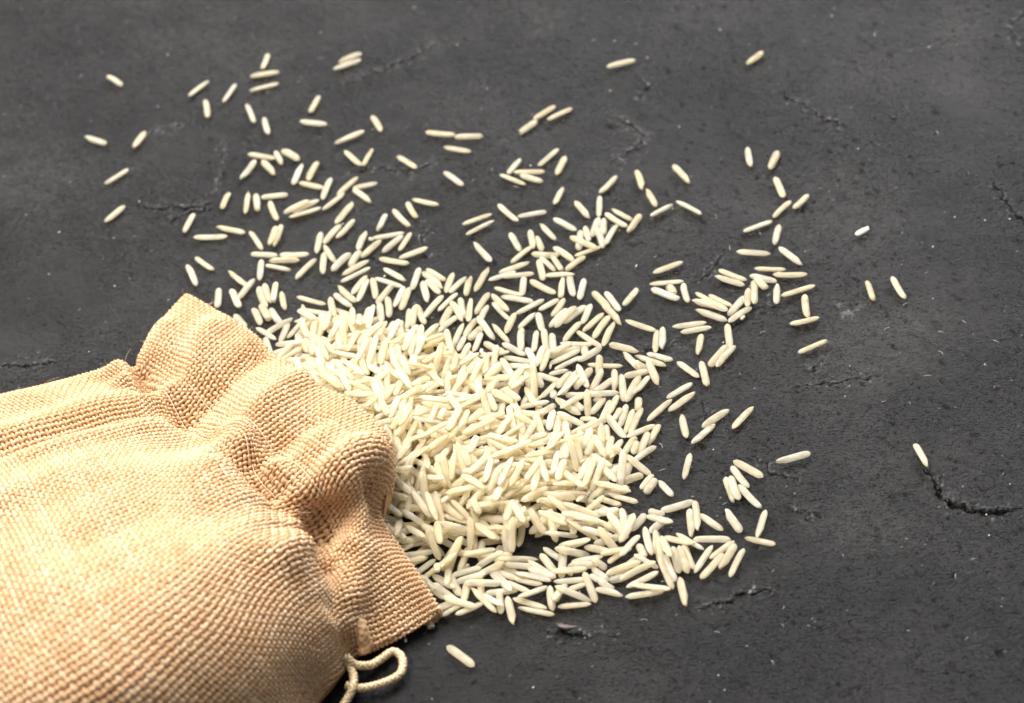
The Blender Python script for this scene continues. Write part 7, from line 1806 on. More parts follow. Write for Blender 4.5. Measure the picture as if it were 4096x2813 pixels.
-55.86 -47.55 8.31 2.17 0.28 -0.1 7.36 1.7 1.29 7 0.31 0
-13.6 -9.28 2.42 0.92 -0.31 -0.32 6.76 1.53 1.04 5 0.23 0
-58.11 -12.89 4.28 3.02 -0.31 -0.1 8.14 1.57 1.16 1 0.65 0
-51.84 -29.61 9.42 1.79 0.14 0.03 8.2 1.77 1.31 9 0.52 0
-9.47 -20.01 2.72 0.73 -0.31 -0.04 6.86 1.74 1.29 8 0.14 0
-34.05 -8.45 5.42 2.65 -0.03 0.14 6.93 1.67 1.21 9 0.95 0
-55.71 -5.61 7.28 1.75 -0.21 -0.15 7.7 1.62 1.17 3 0.19 0
-22.53 -40.69 6.9 2.51 0.17 -0.18 8 1.5 1.1 6 0.13 0
-28.29 -25.85 5.84 2.96 -0.42 -0.23 7.51 1.6 1.25 7 0.24 0
-29.66 -25.67 6.55 0 0.42 -0.03 7.34 1.62 1.19 6 0 0
-43.39 -1.5 5.04 2.75 0 -0.34 7.87 1.54 1.1 9 0.41 0
-52.62 -3.02 6.44 0.73 -0.31 -0.34 8.12 1.64 1.18 9 0.38 0
-37.35 -6.49 5.29 1.71 -0.38 0.19 7.88 1.64 1.17 8 1 0
-43.41 -12.65 8.82 0.28 0.31 0.32 7.14 1.57 1.12 9 0.3 0
-44.58 -40.49 10 1.5 -0.14 0.08 7.62 1.57 1.11 5 0.86 0
-19.11 -33.34 7.17 0.99 0.28 0.24 7.4 1.52 1.14 5 0.23 0
-19.22 -14.94 4.47 0.37 -0.35 -0.23 7.05 1.67 1.13 3 0.05 0
-53.16 8.1 1.31 0.58 0.07 -0.22 7.6 1.64 1.27 1 0.64 0
-19.31 -22.53 6.25 1.3 -0.38 0.22 7.13 1.64 1.08 0 0.56 0
-45.53 -17.61 8.52 2.32 0.1 0.32 7.17 1.7 1.16 1 0.68 0
-45.8 -2.26 5.41 1.4 0.1 0.24 7.27 1.54 1.12 9 0.3 0
-36.28 -29.88 9.18 2.57 -0.24 0 6.93 1.48 1.13 2 0.66 0
-36.12 -23.31 9.38 2.41 0.28 -0.12 7.94 1.59 1.1 1 0.91 0
-31.47 -25.91 6.56 0.76 0.31 0.11 7.39 1.42 1.1 9 0.9 0
-39.08 -10.82 7.6 1.62 0.45 0.12 7.26 1.57 1.13 6 0.7 0
-42.94 -49.76 5.81 1.69 -0.07 -0.29 7.15 1.53 1.03 7 0.91 0
-31.91 -30.74 8.73 2.31 0.14 -0.11 7.9 1.67 1.12 4 0.42 0
-24.09 -12.1 4.1 1.08 -0.17 0.32 7.84 1.66 1.12 9 0.52 0
-48.11 9.5 2.06 1.83 -0.14 -0.32 8.09 1.63 1.12 2 0.86 0
-59.88 9.83 0.74 2.7 -0.14 0.3 6.86 1.6 1.07 8 0.23 0
-16.29 -19.38 5.16 1.31 0 0.16 7.17 1.48 1.14 9 0.05 0
-5.43 -12.84 1.21 1.85 -0.21 0.12 7.55 1.66 1.22 3 0.79 0
-41.38 -36.99 10.04 1.27 0.42 -0.06 7.31 1.56 1.11 8 0.9 0
-15.9 0.01 1.85 2.13 -0.24 -0.05 6.96 1.59 1.1 7 0.38 0
10.85 -46.84 1.92 1.97 -0.1 0.09 6.79 1.62 1.11 1 0.6 0
-43.41 -14.44 8.79 0.43 0 0 6.98 1.53 1.08 2 0.2 0
-14.99 -38.8 6.76 1.9 0.17 -0.05 7.16 1.68 1.22 8 0.48 0
-57.05 -11.07 8.42 2.12 0 0.26 7.13 1.7 1.23 1 0.6 0
-46.44 -2.4 6.12 2.33 -0.03 -0.2 6.2 1.61 1.23 4 0.12 0
-16.26 -32.6 4.92 1.33 0.35 -0.07 7.44 1.6 1.06 8 0.44 0
-36.17 -32.93 9.15 3.01 -0.31 0.29 6.51 1.5 1.13 2 0.57 3
-50.73 -32.58 9.42 0.03 -0.21 0.03 6.69 1.49 1.02 3 0.83 0
-54.51 -15.48 8.37 1.57 0.38 -0.19 7.32 1.56 1.14 8 0.61 0
-49.19 -32.54 9.77 0.42 -0.28 0.32 7.24 1.65 1.23 2 0.17 0
-51.09 -4.76 7.52 2.02 -0.24 -0.32 7.11 1.57 1.12 1 0.04 0
1.26 -39.86 3.76 2.42 -0.14 0.18 6.96 1.79 1.21 3 0.85 0
-34.26 14.11 1.91 1.44 -0.1 -0.05 7.73 1.52 1.18 7 0.45 0
-6.68 -46.49 5.66 0.47 0.21 0.23 8.17 1.59 1.19 4 0.23 0
-17.9 -35.83 6.12 1.24 -0.31 0.22 7.54 1.68 1.17 5 0.23 0
-48.99 17.2 1.27 0.73 0.31 0.15 7.37 1.5 1.03 7 0.88 0
-32.24 -22.18 8.65 3.06 0.35 0.2 7.64 1.59 1.14 6 0.63 0
-9.03 -20.94 3.43 0.29 -0.45 0.23 7.33 1.69 1.19 9 0.74 0
-57.11 -4.46 7.42 1.22 0.17 -0.08 7.08 1.69 1.3 2 0.5 0
-47.02 -4.25 7.34 2.63 0 0.26 6.69 1.55 1.07 7 0.39 0
-21.91 -36.51 6.39 0.75 0.38 -0.31 7.75 1.75 1.16 9 0.85 0
-25.44 -16.95 5.15 0.93 -0.03 0.3 6.2 1.5 1.16 9 0.58 0
-36.39 -15.7 7.99 1.17 -0.24 -0.05 6.84 1.63 1.08 6 0.87 0
-54.83 -7.98 8.34 0.65 -0.17 0.03 7.49 1.53 1.05 2 0.84 0
-30.54 -27.89 8.34 1.23 -0.35 0.27 7.44 1.53 1.1 6 0.36 0
-33.85 -16.82 8.4 0.15 -0.28 -0.11 7.52 1.58 1.11 0 0.08 0
-44.01 -10.78 8.81 0.81 -0.1 0.2 6.89 1.64 1.11 1 0.64 0
-49.19 -21.68 8.89 1.63 -0.45 -0.19 7.83 1.53 1.19 5 0.87 3
-24.6 -29.39 7.87 2.2 -0.24 -0.25 7.98 1.56 1.09 6 0.63 0
-20.76 -29.66 7.44 1.92 0.03 -0.27 6.71 1.67 1.16 9 0.82 0
-55.17 -5.67 8.03 0.9 -0.14 0.2 7.3 1.53 1.01 8 0.67 0
-7.57 -7.83 1.9 0.73 -0.21 -0.04 6.94 1.6 1.14 4 0.57 0
18.19 -36.69 0.71 1.46 -0.1 -0.23 7.54 1.63 1.08 4 0.66 3
-21.26 -55.32 1.95 2.83 0 -0.03 7.26 1.57 1.06 3 0.41 0
-47.7 -30.99 9.74 2.36 -0.07 -0.02 8.18 1.56 1.09 9 0.02 0
4.72 -59.77 3 0.66 0.24 -0.31 6.65 1.65 1.11 4 0.12 0
5.82 -55.17 3.02 2.32 0.38 0.17 7.56 1.6 1.15 4 0.83 0
-47.79 -37.1 10.16 3.03 -0.31 -0.31 8 1.71 1.3 0 0.15 0
2.62 -44.91 3.81 0.04 0 -0.23 7.85 1.66 1.19 8 0.35 0
-28.43 -40.17 6.3 2.03 -0.24 0.06 7.31 1.69 1.19 8 0.13 0
-52.43 -21 8.82 2.42 0.21 -0.21 8.19 1.63 1.17 4 0.5 0
-33.43 -25.89 8.89 0.66 0 -0.04 7.2 1.58 1.15 6 0.99 0
-30.68 -39.53 6.54 1.24 -0.21 0.3 6.53 1.54 1.14 0 0.46 0
-51.24 -17.58 8.63 0.78 -0.35 -0.24 7.33 1.7 1.23 0 0.06 0
-37.59 -38.63 7.91 0.75 -0.45 -0.06 8.32 1.59 1.05 0 0.26 0
-36.96 -38.14 8.3 0.65 -0.45 -0.25 7.42 1.69 1.23 3 0.64 0
-15.21 -30.75 6.12 1.91 0.31 -0.31 7.36 1.38 0.97 3 0.03 0
-49.26 -6.03 8.4 1.79 -0.1 -0.08 7.95 1.44 0.97 7 0.06 0
-38.06 -30.61 9.59 0.16 0.14 -0.03 7 1.6 1.13 1 0.28 0
-26.67 -36.51 7.54 1.33 -0.03 0.21 7.14 1.45 0.99 0 0.98 0
-20.05 -7.26 3.48 0.61 -0.14 -0.09 7.28 1.72 1.22 0 0.03 0
-57.49 -26.15 7.36 0.56 0 0.07 7.26 1.75 1.18 4 0.45 0
-9.08 -50.57 5.05 0.59 0.28 -0.13 6.64 1.61 1.19 8 0.16 3
-42.68 -4.3 5.68 1.44 0.03 -0.25 7.62 1.58 1.23 5 0.06 0
-24.85 -50.44 2.52 1.53 -0.17 0.29 7.38 1.61 1.19 2 0.57 0
-43.35 -28.78 10.08 1.04 -0.14 -0.14 7.17 1.58 1.11 2 0.29 0
-34.1 -46.73 5.18 1.24 0.35 0.27 7.41 1.7 1.3 3 0.51 0
-59.78 -12.4 4.4 2.65 -0.42 -0.33 8.15 1.65 1.14 9 0.94 0
-31 -26.82 8.65 0.27 0 0.25 7.32 1.58 1.12 7 1 0
18.66 -59.66 0.72 0.44 -0.1 0.05 6.51 1.66 1.22 1 0.02 0
-42.12 7.31 2.81 0.9 0.03 0.16 6.85 1.59 1.2 6 0.26 0
-55.51 -25.5 8.5 1.35 -0.24 -0.31 7.46 1.58 1.05 3 0.89 0
-40.89 -5.69 6.64 3.03 -0.1 -0.12 7.84 1.58 1.17 6 0.61 0
-3.93 -38.45 4.9 0.23 -0.28 -0.21 7.2 1.53 1.06 6 0.67 0
-16.22 -53.8 2.67 2.35 0.38 0.14 7.47 1.5 1 9 0.57 0
-34.8 -54.64 3.81 1.39 0.07 -0.35 7.11 1.49 1.07 8 0.24 0
-41.22 -30.27 10.1 0.31 -0.17 -0.11 6.78 1.55 1.19 7 0.02 0
-37.13 -14.14 8.64 1.91 -0.31 -0.21 8.03 1.63 1.24 8 0.2 0
10.28 -55.88 2.02 2.62 0.17 -0.06 8.26 1.58 1.2 2 0.97 0
-59.6 -47.75 7.96 0.23 0.45 0.17 7.74 1.7 1.21 3 0.44 0
2.23 -16.44 0.66 1.01 0.07 -0.09 6.66 1.74 1.21 2 0.41 0
-22.42 -38.69 7.2 1.65 -0.17 0.34 7.21 1.52 1.03 9 0.83 0
-37.21 -37.86 9.07 0.61 -0.45 0.3 7.68 1.6 1.05 7 0.14 0
-38.6 -12.75 8.67 1.33 -0.07 0.05 6.63 1.6 1.15 0 0.98 0
-4.27 -7.4 1.32 0.62 0 -0.07 7.19 1.41 1.05 8 0.43 0
-43.91 -5.35 7.67 2.66 0.21 -0.01 7.46 1.54 1.19 5 0.96 0
-6.4 -11.54 1.8 1.63 -0.03 0.02 6.99 1.51 1.14 5 0.86 0
-6.73 -52.76 4.35 0.37 -0.31 -0.32 8.6 1.69 1.16 5 0.95 0
-42.97 -58.87 5.32 0.24 -0.21 -0.06 8.2 1.65 1.27 3 0.05 0
-41.22 -17.49 9.24 0.06 -0.03 0.06 6.42 1.47 1.13 5 0.9 0
-14.45 -41.96 6.74 3.13 0.28 -0.07 7.8 1.53 1.07 6 0.92 0
-39.56 -23.51 9.69 2.94 -0.07 -0.17 6.61 1.59 1.16 0 0.87 0
-23.55 0.04 3.54 1.87 0.1 0.28 7.71 1.62 1.23 6 0.9 0
-9.59 -58.51 3.35 2.97 0 0.22 7.85 1.49 1.05 7 0.16 0
-47.4 -19.36 8.63 2.75 -0.1 0.3 7.17 1.66 1.28 0 0.94 3
-16.12 -32 6.5 0.9 0.14 0.03 7.59 1.59 1.11 7 0.95 0
-59.79 -36.25 8.62 2.39 0.24 -0.33 7.21 1.59 1.21 9 0.18 0
-35.88 -26.61 9.29 0.63 0.1 0.23 6.8 1.56 1.06 2 0.76 0
19.62 -52.65 0.54 2.62 0 0.05 7.32 1.47 1.08 8 0.93 0
-25.56 5.33 3.24 0.78 -0.38 0.03 7.29 1.58 1.15 5 0.19 0
-59.19 -24.34 8 2.82 0.07 0.31 6.37 1.48 0.99 5 0.1 0
-25.32 -12.16 4.6 2.84 -0.31 -0.02 7.88 1.5 1.12 0 0.21 3
-42.81 -54.19 5.02 2.25 -0.21 -0.26 6.45 1.52 1.01 4 0.56 0
-32.59 -59.63 3.28 1.55 0.42 0.06 6.99 1.68 1.17 2 0.99 0
-52.07 -46.94 8.31 2.64 0 -0.2 6.75 1.66 1.21 0 0.73 0
-10.82 -33.08 5.23 0.25 -0.03 0.02 8.17 1.58 1.13 6 0.8 0
-54.12 -23.59 8.72 3.02 0.03 0.29 7.73 1.64 1.23 9 0.48 0
-30.16 12.03 2.06 1.79 -0.35 0.17 7.07 1.51 1.01 8 0.95 0
18.05 -45.19 0.73 2.65 0.1 0.11 6.98 1.53 1.11 5 0.6 0
-41.43 12.73 2.46 2.32 -0.31 0.29 6.57 1.67 1.24 3 0.03 0
-57.86 -37.72 8.81 0.64 0.03 -0.02 6.86 1.68 1.24 9 0.77 0
-47.07 -34.26 9.54 0.01 0.38 0.25 7.68 1.6 1.23 3 0.82 0
-36.81 9 3.07 0.5 0.24 0.33 7.32 1.55 1.09 7 0.16 0
-54.2 -16.93 8.62 0.4 -0.28 -0.3 7.81 1.63 1.1 7 0.14 0
-39.23 -31.98 10.05 2.38 0.28 -0.15 7.79 1.61 1.07 5 0.31 0
10.8 -35.65 1.48 0.53 0.1 0.29 7.88 1.52 1.04 2 0.86 0
-22.51 -49.83 3.59 2.37 -0.35 -0.33 6.8 1.7 1.23 1 0.83 0
-11.76 -43.44 6.51 0.54 -0.42 0.26 6.98 1.58 1.18 1 0.31 0
-17.44 -36.71 6.95 1.2 -0.31 0 7.66 1.59 1.13 3 0.87 0
-59.94 -16.6 5.05 2.19 -0.31 -0.27 7.31 1.73 1.21 0 0.77 0
-42.56 -41.14 9.8 1.68 -0.17 0.16 7.39 1.58 1.12 6 0.79 0
-49.53 -15.82 8.45 1.17 -0.38 -0.14 7.36 1.61 1.12 2 0.37 0
-13.45 -32.46 6.02 0.57 -0.07 0.18 7.51 1.47 1.08 7 0.83 0
-24.6 -17.17 5.85 3.11 0.03 0.34 6.27 1.41 1.08 5 0.31 0
-47.11 -25.18 9.29 1.53 0.38 -0.19 7.09 1.75 1.23 4 0.47 0
-41.94 -46.43 7.24 0.43 -0.35 -0.25 8.02 1.61 1.08 3 0.65 0
-17.28 8.28 0.64 1.91 0.03 -0.34 6.79 1.57 1.21 7 0.48 0
-99.39 131.89 0.61 -0.91 0 -0.09 6.94 1.59 1.22 3 0.12 0
-75.61 122.66 0.6 0.8 0 -0.31 7.71 1.58 1.2 3 0.12 0
-67.05 118.66 0.54 1.14 0 -0.18 8.23 1.43 1.09 5 0.37 0
-73.5 112.84 0.6 -1.49 0 -0.22 8.12 1.55 1.2 3 0.04 0
-61.38 107.97 0.55 -1.36 0 -0.34 8.91 1.45 1.09 1 0.32 0
-57.17 101.39 0.55 -1.43 0 0.04 7.9 1.53 1.1 2 0.23 0
-103.82 105.41 0.69 2.52 -0 0.01 7.33 1.74 1.37 6 0.47 0
-91.8 103.13 0.65 1.13 0 0.15 7.09 1.69 1.3 2 0.84 0
-97.52 88.41 0.59 0.68 0 -0.22 7.76 1.58 1.17 0 0.46 0
-97.5 72.61 0.66 0.82 0 0.12 7.42 1.66 1.32 2 0.98 0
-77.93 64.69 0.52 1.23 0 0.09 7.41 1.46 1.05 1 0.07 0
40.25 106.72 0.65 0.15 0 0.13 7.97 1.7 1.31 3 0.05 0
75.92 101.06 0.6 0.71 0 0.28 6.86 1.58 1.19 2 0.65 0
86.67 3.04 0.56 -1.57 0 -0.32 7.05 1.53 1.12 1 0.63 0
-57.01 131.05 0.58 -1.82 0 0.18 7 1.59 1.17 3 0.06 0
-57.18 124.88 0.63 0.01 0 0.06 7.97 1.66 1.26 3 0.86 0
-57.45 119.11 0.55 0.18 0 -0.3 7.99 1.59 1.09 1 0.46 0
-43.76 108.06 0.6 -1.94 0 0.16 7.37 1.65 1.2 1 0.86 0
-44.37 99.73 0.59 -0.41 0 0.24 7.7 1.7 1.18 2 0.28 0
-27.48 95.43 0.58 -1.29 0 0.06 7.69 1.58 1.17 3 0.76 0
-34.1 124.25 0.58 0.33 0 0.08 8.16 1.61 1.16 2 0.41 0
-33.12 126.81 0.65 0.44 0 0.33 6.99 1.7 1.3 3 0.49 0
-56.79 82.98 0.66 -1.1 0 0.29 7.41 1.67 1.33 8 0.8 0
-20.36 77.06 0.58 -0.92 0 0.05 7.59 1.52 1.16 1 0.65 0
-10.73 87.27 0.62 -0.37 0 0.09 8.15 1.73 1.25 0 0.64 0
-3.47 84.2 0.6 -0.17 0 0.32 7.45 1.57 1.2 1 0.9 0
-6.81 79.54 0.55 -0.49 0 0.12 7.59 1.54 1.1 2 0.86 0
17.45 90.01 0.53 0.62 0 0.21 7.57 1.48 1.05 1 0.69 0
12.58 84.94 0.59 -2.46 0 -0.32 6.35 1.72 1.18 11 0.48 0
21.34 88.5 0.51 0.46 0 0.06 7.65 1.44 1.02 1 0.84 0
7.23 69.16 0.57 0.99 0 -0.03 6.59 1.64 1.13 8 0.14 0
10.88 65.77 0.64 -0.2 0 -0.08 7.84 1.59 1.27 1 0.74 0
11.16 63.14 0.58 -0.63 0 0.24 6.63 1.61 1.16 5 0.51 0
6.32 63.73 0.59 -0.74 0 -0.2 8.07 1.5 1.17 5 0.82 0
16.4 70.87 0.55 -2.34 0 0.12 8.18 1.55 1.1 1 0.16 0
19.27 66.7 0.6 -1.99 0 -0.1 7.65 1.71 1.2 5 0.7 0
-8.8 67.54 0.57 -1 0 -0.02 7.91 1.64 1.13 1 0.32 0
30.24 56.36 0.6 -2.29 0 0.02 7.7 1.56 1.21 3 0.22 0
38.38 56.36 0.62 -1.51 0 -0.08 8.05 1.69 1.24 7 0.63 0
40.26 48.64 0.56 1.79 -0 -0.16 7.37 1.52 1.12 9 0.67 0
49.27 56.45 0.61 -1.19 0 0.12 8.47 1.6 1.21 6 0.96 0
42.14 43.23 0.63 0.49 -0 -0.35 6.74 1.63 1.25 7 0.2 0
67.18 59.58 0.56 -1.63 0 0.19 7.76 1.61 1.12 2 0.42 0
26.95 48.16 0.58 -1.71 0 0.34 8.14 1.53 1.16 5 0.25 0
22.64 47.88 0.58 -1.18 0 0.29 7.84 1.54 1.16 9 0.99 0
30.52 42.08 0.53 -0.94 0 0.14 7.92 1.51 1.06 0 0.09 0
32.12 43.74 0.56 2.27 -0 0.31 6.9 1.58 1.12 6 0.95 0
34.81 39.66 0.61 -2.12 0 -0.19 7.28 1.58 1.22 6 0.72 0
25.03 40.29 0.64 -1.94 0 -0.34 7.31 1.68 1.27 5 0.24 0
27.07 40 0.65 -1.73 0 -0.11 6.51 1.69 1.31 2 0.18 0
25.55 35.84 0.8 -1.45 -0.14 0.15 7.01 1.58 1.18 3 0.29 0
28.54 36.64 0.59 -2.07 0 0.22 7.83 1.63 1.17 0 0.32 0
20.5 36.11 0.65 -1.77 0 -0.21 7.5 1.68 1.3 1 0.23 0
22.7 38.13 0.78 -1.55 0.14 -0.27 7.05 1.61 1.17 2 0.29 0
22.08 31.6 0.56 0.29 0 -0.31 6.99 1.6 1.11 5 0.8 0
73.1 56.76 0.63 -2.03 0 -0.28 7.46 1.75 1.25 5 0.91 0
76.73 39.15 0.61 -2.37 0 0.09 6.37 1.67 1.21 3 0.53 0
71.66 37.2 0.56 -2.35 0 0.16 7.41 1.56 1.11 0 0.69 0
68.66 27.94 0.54 -1.91 0 -0.18 7.51 1.55 1.09 5 0.3 0
-68.3 71.55 0.63 -1.87 0 0.16 6.44 1.63 1.26 0 0.61 0
-58.63 88.22 0.6 -0.47 0 0.15 7.98 1.59 1.21 5 0.82 0
-62.25 83.33 0.64 -2.06 0 -0.22 8.22 1.61 1.28 7 0.31 0
-54.03 86.63 0.56 -1.26 0 0.24 6.37 1.49 1.12 9 0.35 0
-50.93 86.75 0.75 -0.85 0 0.34 6.82 1.87 1.5 3 0.01 0
-49.29 78.48 0.57 1.28 0 0.03 8.33 1.62 1.13 6 0.3 3
-45.15 78.72 0.7 -1.93 0 0.02 7.81 1.75 1.39 4 0.67 0
-45.78 72.97 0.65 -0.53 0 0.07 7.16 1.65 1.29 2 0.7 0
-41.77 70.67 0.61 -1.86 0 0 8.77 1.63 1.21 4 0.14 0
-40.27 65.1 0.59 -2.38 0 0.22 8.02 1.52 1.18 3 0.47 0
-36.36 70.53 0.57 -2.3 0 -0.05 8.36 1.57 1.15 2 0.64 0
-34.43 81.93 0.64 -1.06 0 -0.17 8.15 1.71 1.29 2 0.8 0
-30.56 81.51 0.53 1.18 0 -0.28 7.03 1.49 1.05 6 0.67 0
-62.8 69.37 0.59 -1.67 0 0.25 8.16 1.48 1.17 5 0.9 0
-60.3 69.34 0.63 -1.5 0 0.34 6.67 1.78 1.26 11 0.32 0
-55.52 70.64 0.6 -0.07 0 0.23 6.95 1.58 1.19 1 0.2 0
-55.88 64.78 0.54 -1.35 0 0.04 8.41 1.54 1.08 4 0.6 0
-47.45 64.54 0.68 0.48 0 -0.01 7.68 1.73 1.37 3 0.31 0
-49.8 63.77 1.55 0.36 0.14 0.14 7.22 1.68 1.17 3 0.01 0
-37.69 53.45 0.59 -2.22 0 -0.06 7.9 1.51 1.18 3 0.53 0
-41.06 52.03 0.57 -2.18 0 -0.12 7.87 1.67 1.14 4 0.01 0
-44.63 49.44 0.58 -1.74 0 -0.04 8.04 1.62 1.16 5 0.51 0
-54.93 54.45 0.61 -1.8 0 -0.01 8.38 1.54 1.23 6 0.74 0
-56.13 53.78 1.33 -1.83 -0.03 -0.33 7.14 1.7 1.24 7 0.6 0
-31.77 69.89 0.56 0.08 0 0.08 6.33 1.51 1.11 2 0.17 0
-32.66 65.79 0.61 -0.97 0 0.03 7.72 1.6 1.21 6 0.08 0
-20.28 57.13 0.62 -1.3 0 -0.19 7.12 1.58 1.24 0 0.61 0
-16.66 59.6 0.58 -0.52 0 0.03 7.5 1.54 1.15 2 0.79 0
-23.17 54.59 0.6 -1.12 0 -0.05 8.48 1.54 1.2 0 0.05 0
-28.23 53.91 0.61 -1.92 0 0.22 6.55 1.62 1.21 6 0.3 0
-33.69 47.84 0.58 1.26 0 0.15 7.24 1.61 1.17 7 0.09 0
-31.45 44.2 0.55 -2.32 0 -0.27 7.67 1.55 1.11 2 0.83 0
-25.99 44.83 0.59 -2.36 0 -0.28 7.75 1.59 1.19 2 0.35 0
-22.84 45.04 0.6 -2.04 0 0.3 7.15 1.64 1.21 5 0.91 0
-4.1 49.98 0.52 0.31 0 -0.1 7.9 1.51 1.04 5 0.82 0
-3.67 46.5 0.54 0.49 0 -0.34 8.21 1.56 1.08 7 0.29 0
-35.67 41.01 0.59 -2.05 0 -0.34 6.37 1.67 1.19 0 0.2 0
-67.11 59.34 0.58 2.65 -0 -0.09 8.24 1.62 1.17 8 0.85 0
-60.67 53.77 0.54 -1.22 0 -0.34 8.42 1.56 1.08 3 0.03 0
-58.62 47.57 0.63 -0.31 0 0.16 6.95 1.64 1.27 1 0.28 0
-53.57 44.22 0.63 -0.18 0 0.33 7.61 1.62 1.25 3 0.67 0
-55.16 41.98 0.55 5.82 -0 -0.27 6.92 1.57 1.1 6 0.2 0
-48.19 40.02 0.56 -2.25 0 -0.16 8.35 1.46 1.11 4 0.89 0
-73.84 47.57 0.55 -0.92 0 -0.18 7.44 1.52 1.1 0 0.89 0
-65.44 39.79 0.6 2.18 -0 0.3 8.32 1.63 1.2 6 0.71 0
-63.28 35.24 0.79 -2.19 -0.1 -0.07 7.32 1.63 1.3 2 0.5 0
-59.66 42.04 0.58 -1.64 0 0.16 7.8 1.65 1.16 5 0.42 0
-70.44 33.64 0.58 -1.62 0 0.01 7.24 1.67 1.16 1 0.45 0
-57.98 32.72 0.65 -1.38 0 -0.18 7.63 1.64 1.3 4 0.16 0
-56.25 32.65 0.92 -1.65 0.14 0.24 8.33 1.61 1.23 10 0.62 3
-54.16 29.22 0.51 -1.48 0 -0.31 6.9 1.5 1.02 2 0.63 0
-47.28 27.86 0.53 -0.56 0 -0.11 7.96 1.54 1.06 4 0.71 0
-58.95 25.88 0.67 -1.24 0 0.18 6.22 1.82 1.33 11 0.64 0
-60.84 24.57 0.63 -1.32 0 -0.21 6.7 1.76 1.26 3 0.96 0
-56.23 23.88 0.63 -1.18 0 0.17 6.61 1.67 1.26 4 0.32 0
-64.96 23.71 0.61 -1.09 0 0.14 6.26 1.59 1.23 5 0.16 0
-43.59 41.22 0.62 -1.67 0 -0.11 8.32 1.58 1.23 4 0.52 0
-42.01 44.2 0.88 -1.2 -0.17 -0.2 6.47 1.59 1.17 2 0.57 0
-35.1 31.02 0.57 -2.13 0 -0.09 7.36 1.59 1.15 2 0 0
-39.4 26.14 0.66 -0.96 0 -0.11 6.94 1.71 1.31 4 0.42 0
-42.09 23.91 1.07 -1.46 0.17 0.12 9 1.65 1.22 2 0.78 0
-31.65 28.97 0.57 -1.51 0 0.14 7.94 1.6 1.14 3 0.61 0
-29.04 26.43 0.59 -2.16 0 -0.2 7.7 1.57 1.18 1 0.57 0
-16.01 30.8 0.65 -0.9 0 -0.34 6.61 1.69 1.3 1 0.73 0
-17.12 26.36 0.61 -1.09 0 -0.05 6.53 1.69 1.21 3 0.09 0
-25.53 24.58 0.61 -1.95 0 0.01 7.44 1.56 1.22 5 0.41 3
-28.47 21.32 0.63 -1.58 0 -0.2 7.54 1.66 1.26 3 0.75 0
-30.44 19.42 0.96 -1.56 0.14 -0.22 8.39 1.68 1.33 1 0.28 0
-23.99 15.7 0.59 -1.71 0 0.2 7.94 1.51 1.19 3 0.58 0
-20.76 16.97 0.64 -1.37 0 -0.25 7.72 1.75 1.28 5 0.62 0
-18.43 9.06 2.15 -1.98 0.38 0.08 9 1.73 1.31 2 0.57 0
-21 4.73 4.2 -1.69 -0.03 -0.34 8.85 1.58 1.13 0 0.1 0
-25.65 12.32 1.62 -1.56 0.38 0.1 8.78 1.52 1.1 4 0.5 0
-29.96 10.87 3.33 -1.75 0.38 0.3 9 1.49 1.09 0 0.97 0
-33.64 17.47 2.25 -1.74 0.28 -0.17 9 1.68 1.19 1 0.53 0
-39.34 14.94 3.4 -1.46 -0.1 -0.22 6.81 1.59 1.26 3 0.77 0
-35.5 15.8 2.83 -1.55 0.45 -0.31 9 1.73 1.2 1 0.46 0
-37.66 14.42 3.11 -1.34 -0.14 -0.21 7.18 1.61 1.27 3 0.97 0
-36.92 15.98 3.99 -1.58 0 -0.2 6.47 1.56 1.15 2 0.91 0
-44.84 15.37 2.81 -1.79 -0.17 0.03 7.21 1.55 1.2 3 0.91 0
-43.34 16.13 3.67 -1.81 0 0.11 6.56 1.8 1.28 1 0.86 0
-48.29 20.72 2.39 -1.04 0.31 0.01 9 1.76 1.38 1 0.52 0
-46.83 14.28 2.76 -1.8 -0.14 -0.3 6.86 1.61 1.16 1 0.69 0
-48.97 16.2 2.26 -1.34 0 0.33 7.45 1.68 1.25 0 0.09 0
-40.62 8.53 3.63 -1.51 -0.03 -0.06 6.99 1.46 1.03 2 0.06 0
-41.49 12.16 4.08 -1.99 0 0.11 6.87 1.51 1.16 1 0.55 0
-33.56 3.64 4.06 -1.82 -0.17 -0.33 6.47 1.68 1.31 4 0.03 0
-23.24 8.22 3.1 -2.12 0.1 -0.03 6.35 1.58 1.1 1 0.29 0
-25.97 5.44 4.2 -1.9 0.45 0.17 7.53 1.6 1.11 0 0.59 0
-24.09 3.84 4.46 -1.87 0.21 -0.16 8.68 1.67 1.29 5 0.15 0
-21.16 1.5 4.79 -1.97 -0.07 0.08 6.63 1.49 1.02 4 0.33 0
-22.93 2.05 4.51 -1.84 0 -0.03 6.58 1.51 1.14 0 0.91 0
-20.2 -1.23 3.22 -2.33 0.56 -0.12 8.2 1.57 1.15 5 0.7 0
-43.41 7.46 3.53 -1.23 0.21 -0.34 8.76 1.68 1.31 2 0.57 0
-46.8 8.58 3.32 -1.73 -0.1 0.07 6.5 1.73 1.26 0 0.89 0
-39.59 2.94 3.94 -0.4 -0.03 -0.27 6.78 1.68 1.23 1 0.36 0
-45.09 1.27 6.26 -1.37 0.14 -0.27 8.6 1.62 1.19 2 0.52 0
-16.45 4.25 2.99 -2.1 0.56 -0.08 8.18 1.61 1.17 4 0.72 0
-17.59 4.47 3.93 -2.23 0.49 0.26 8.68 1.56 1.21 0 0.6 0
-17.03 -0.54 3.14 -2.19 0.14 -0.15 6.95 1.6 1.17 3 0.96 0
-18.41 -2.42 4.35 -2.57 0 0.21 6.56 1.68 1.3 2 0.04 0
-28.09 -1.45 4.84 -1.52 0 -0.07 7.01 1.68 1.19 3 0.98 0
-26.42 -1.92 4.59 -1.52 -0.42 0.24 7.12 1.6 1.19 4 0.38 0
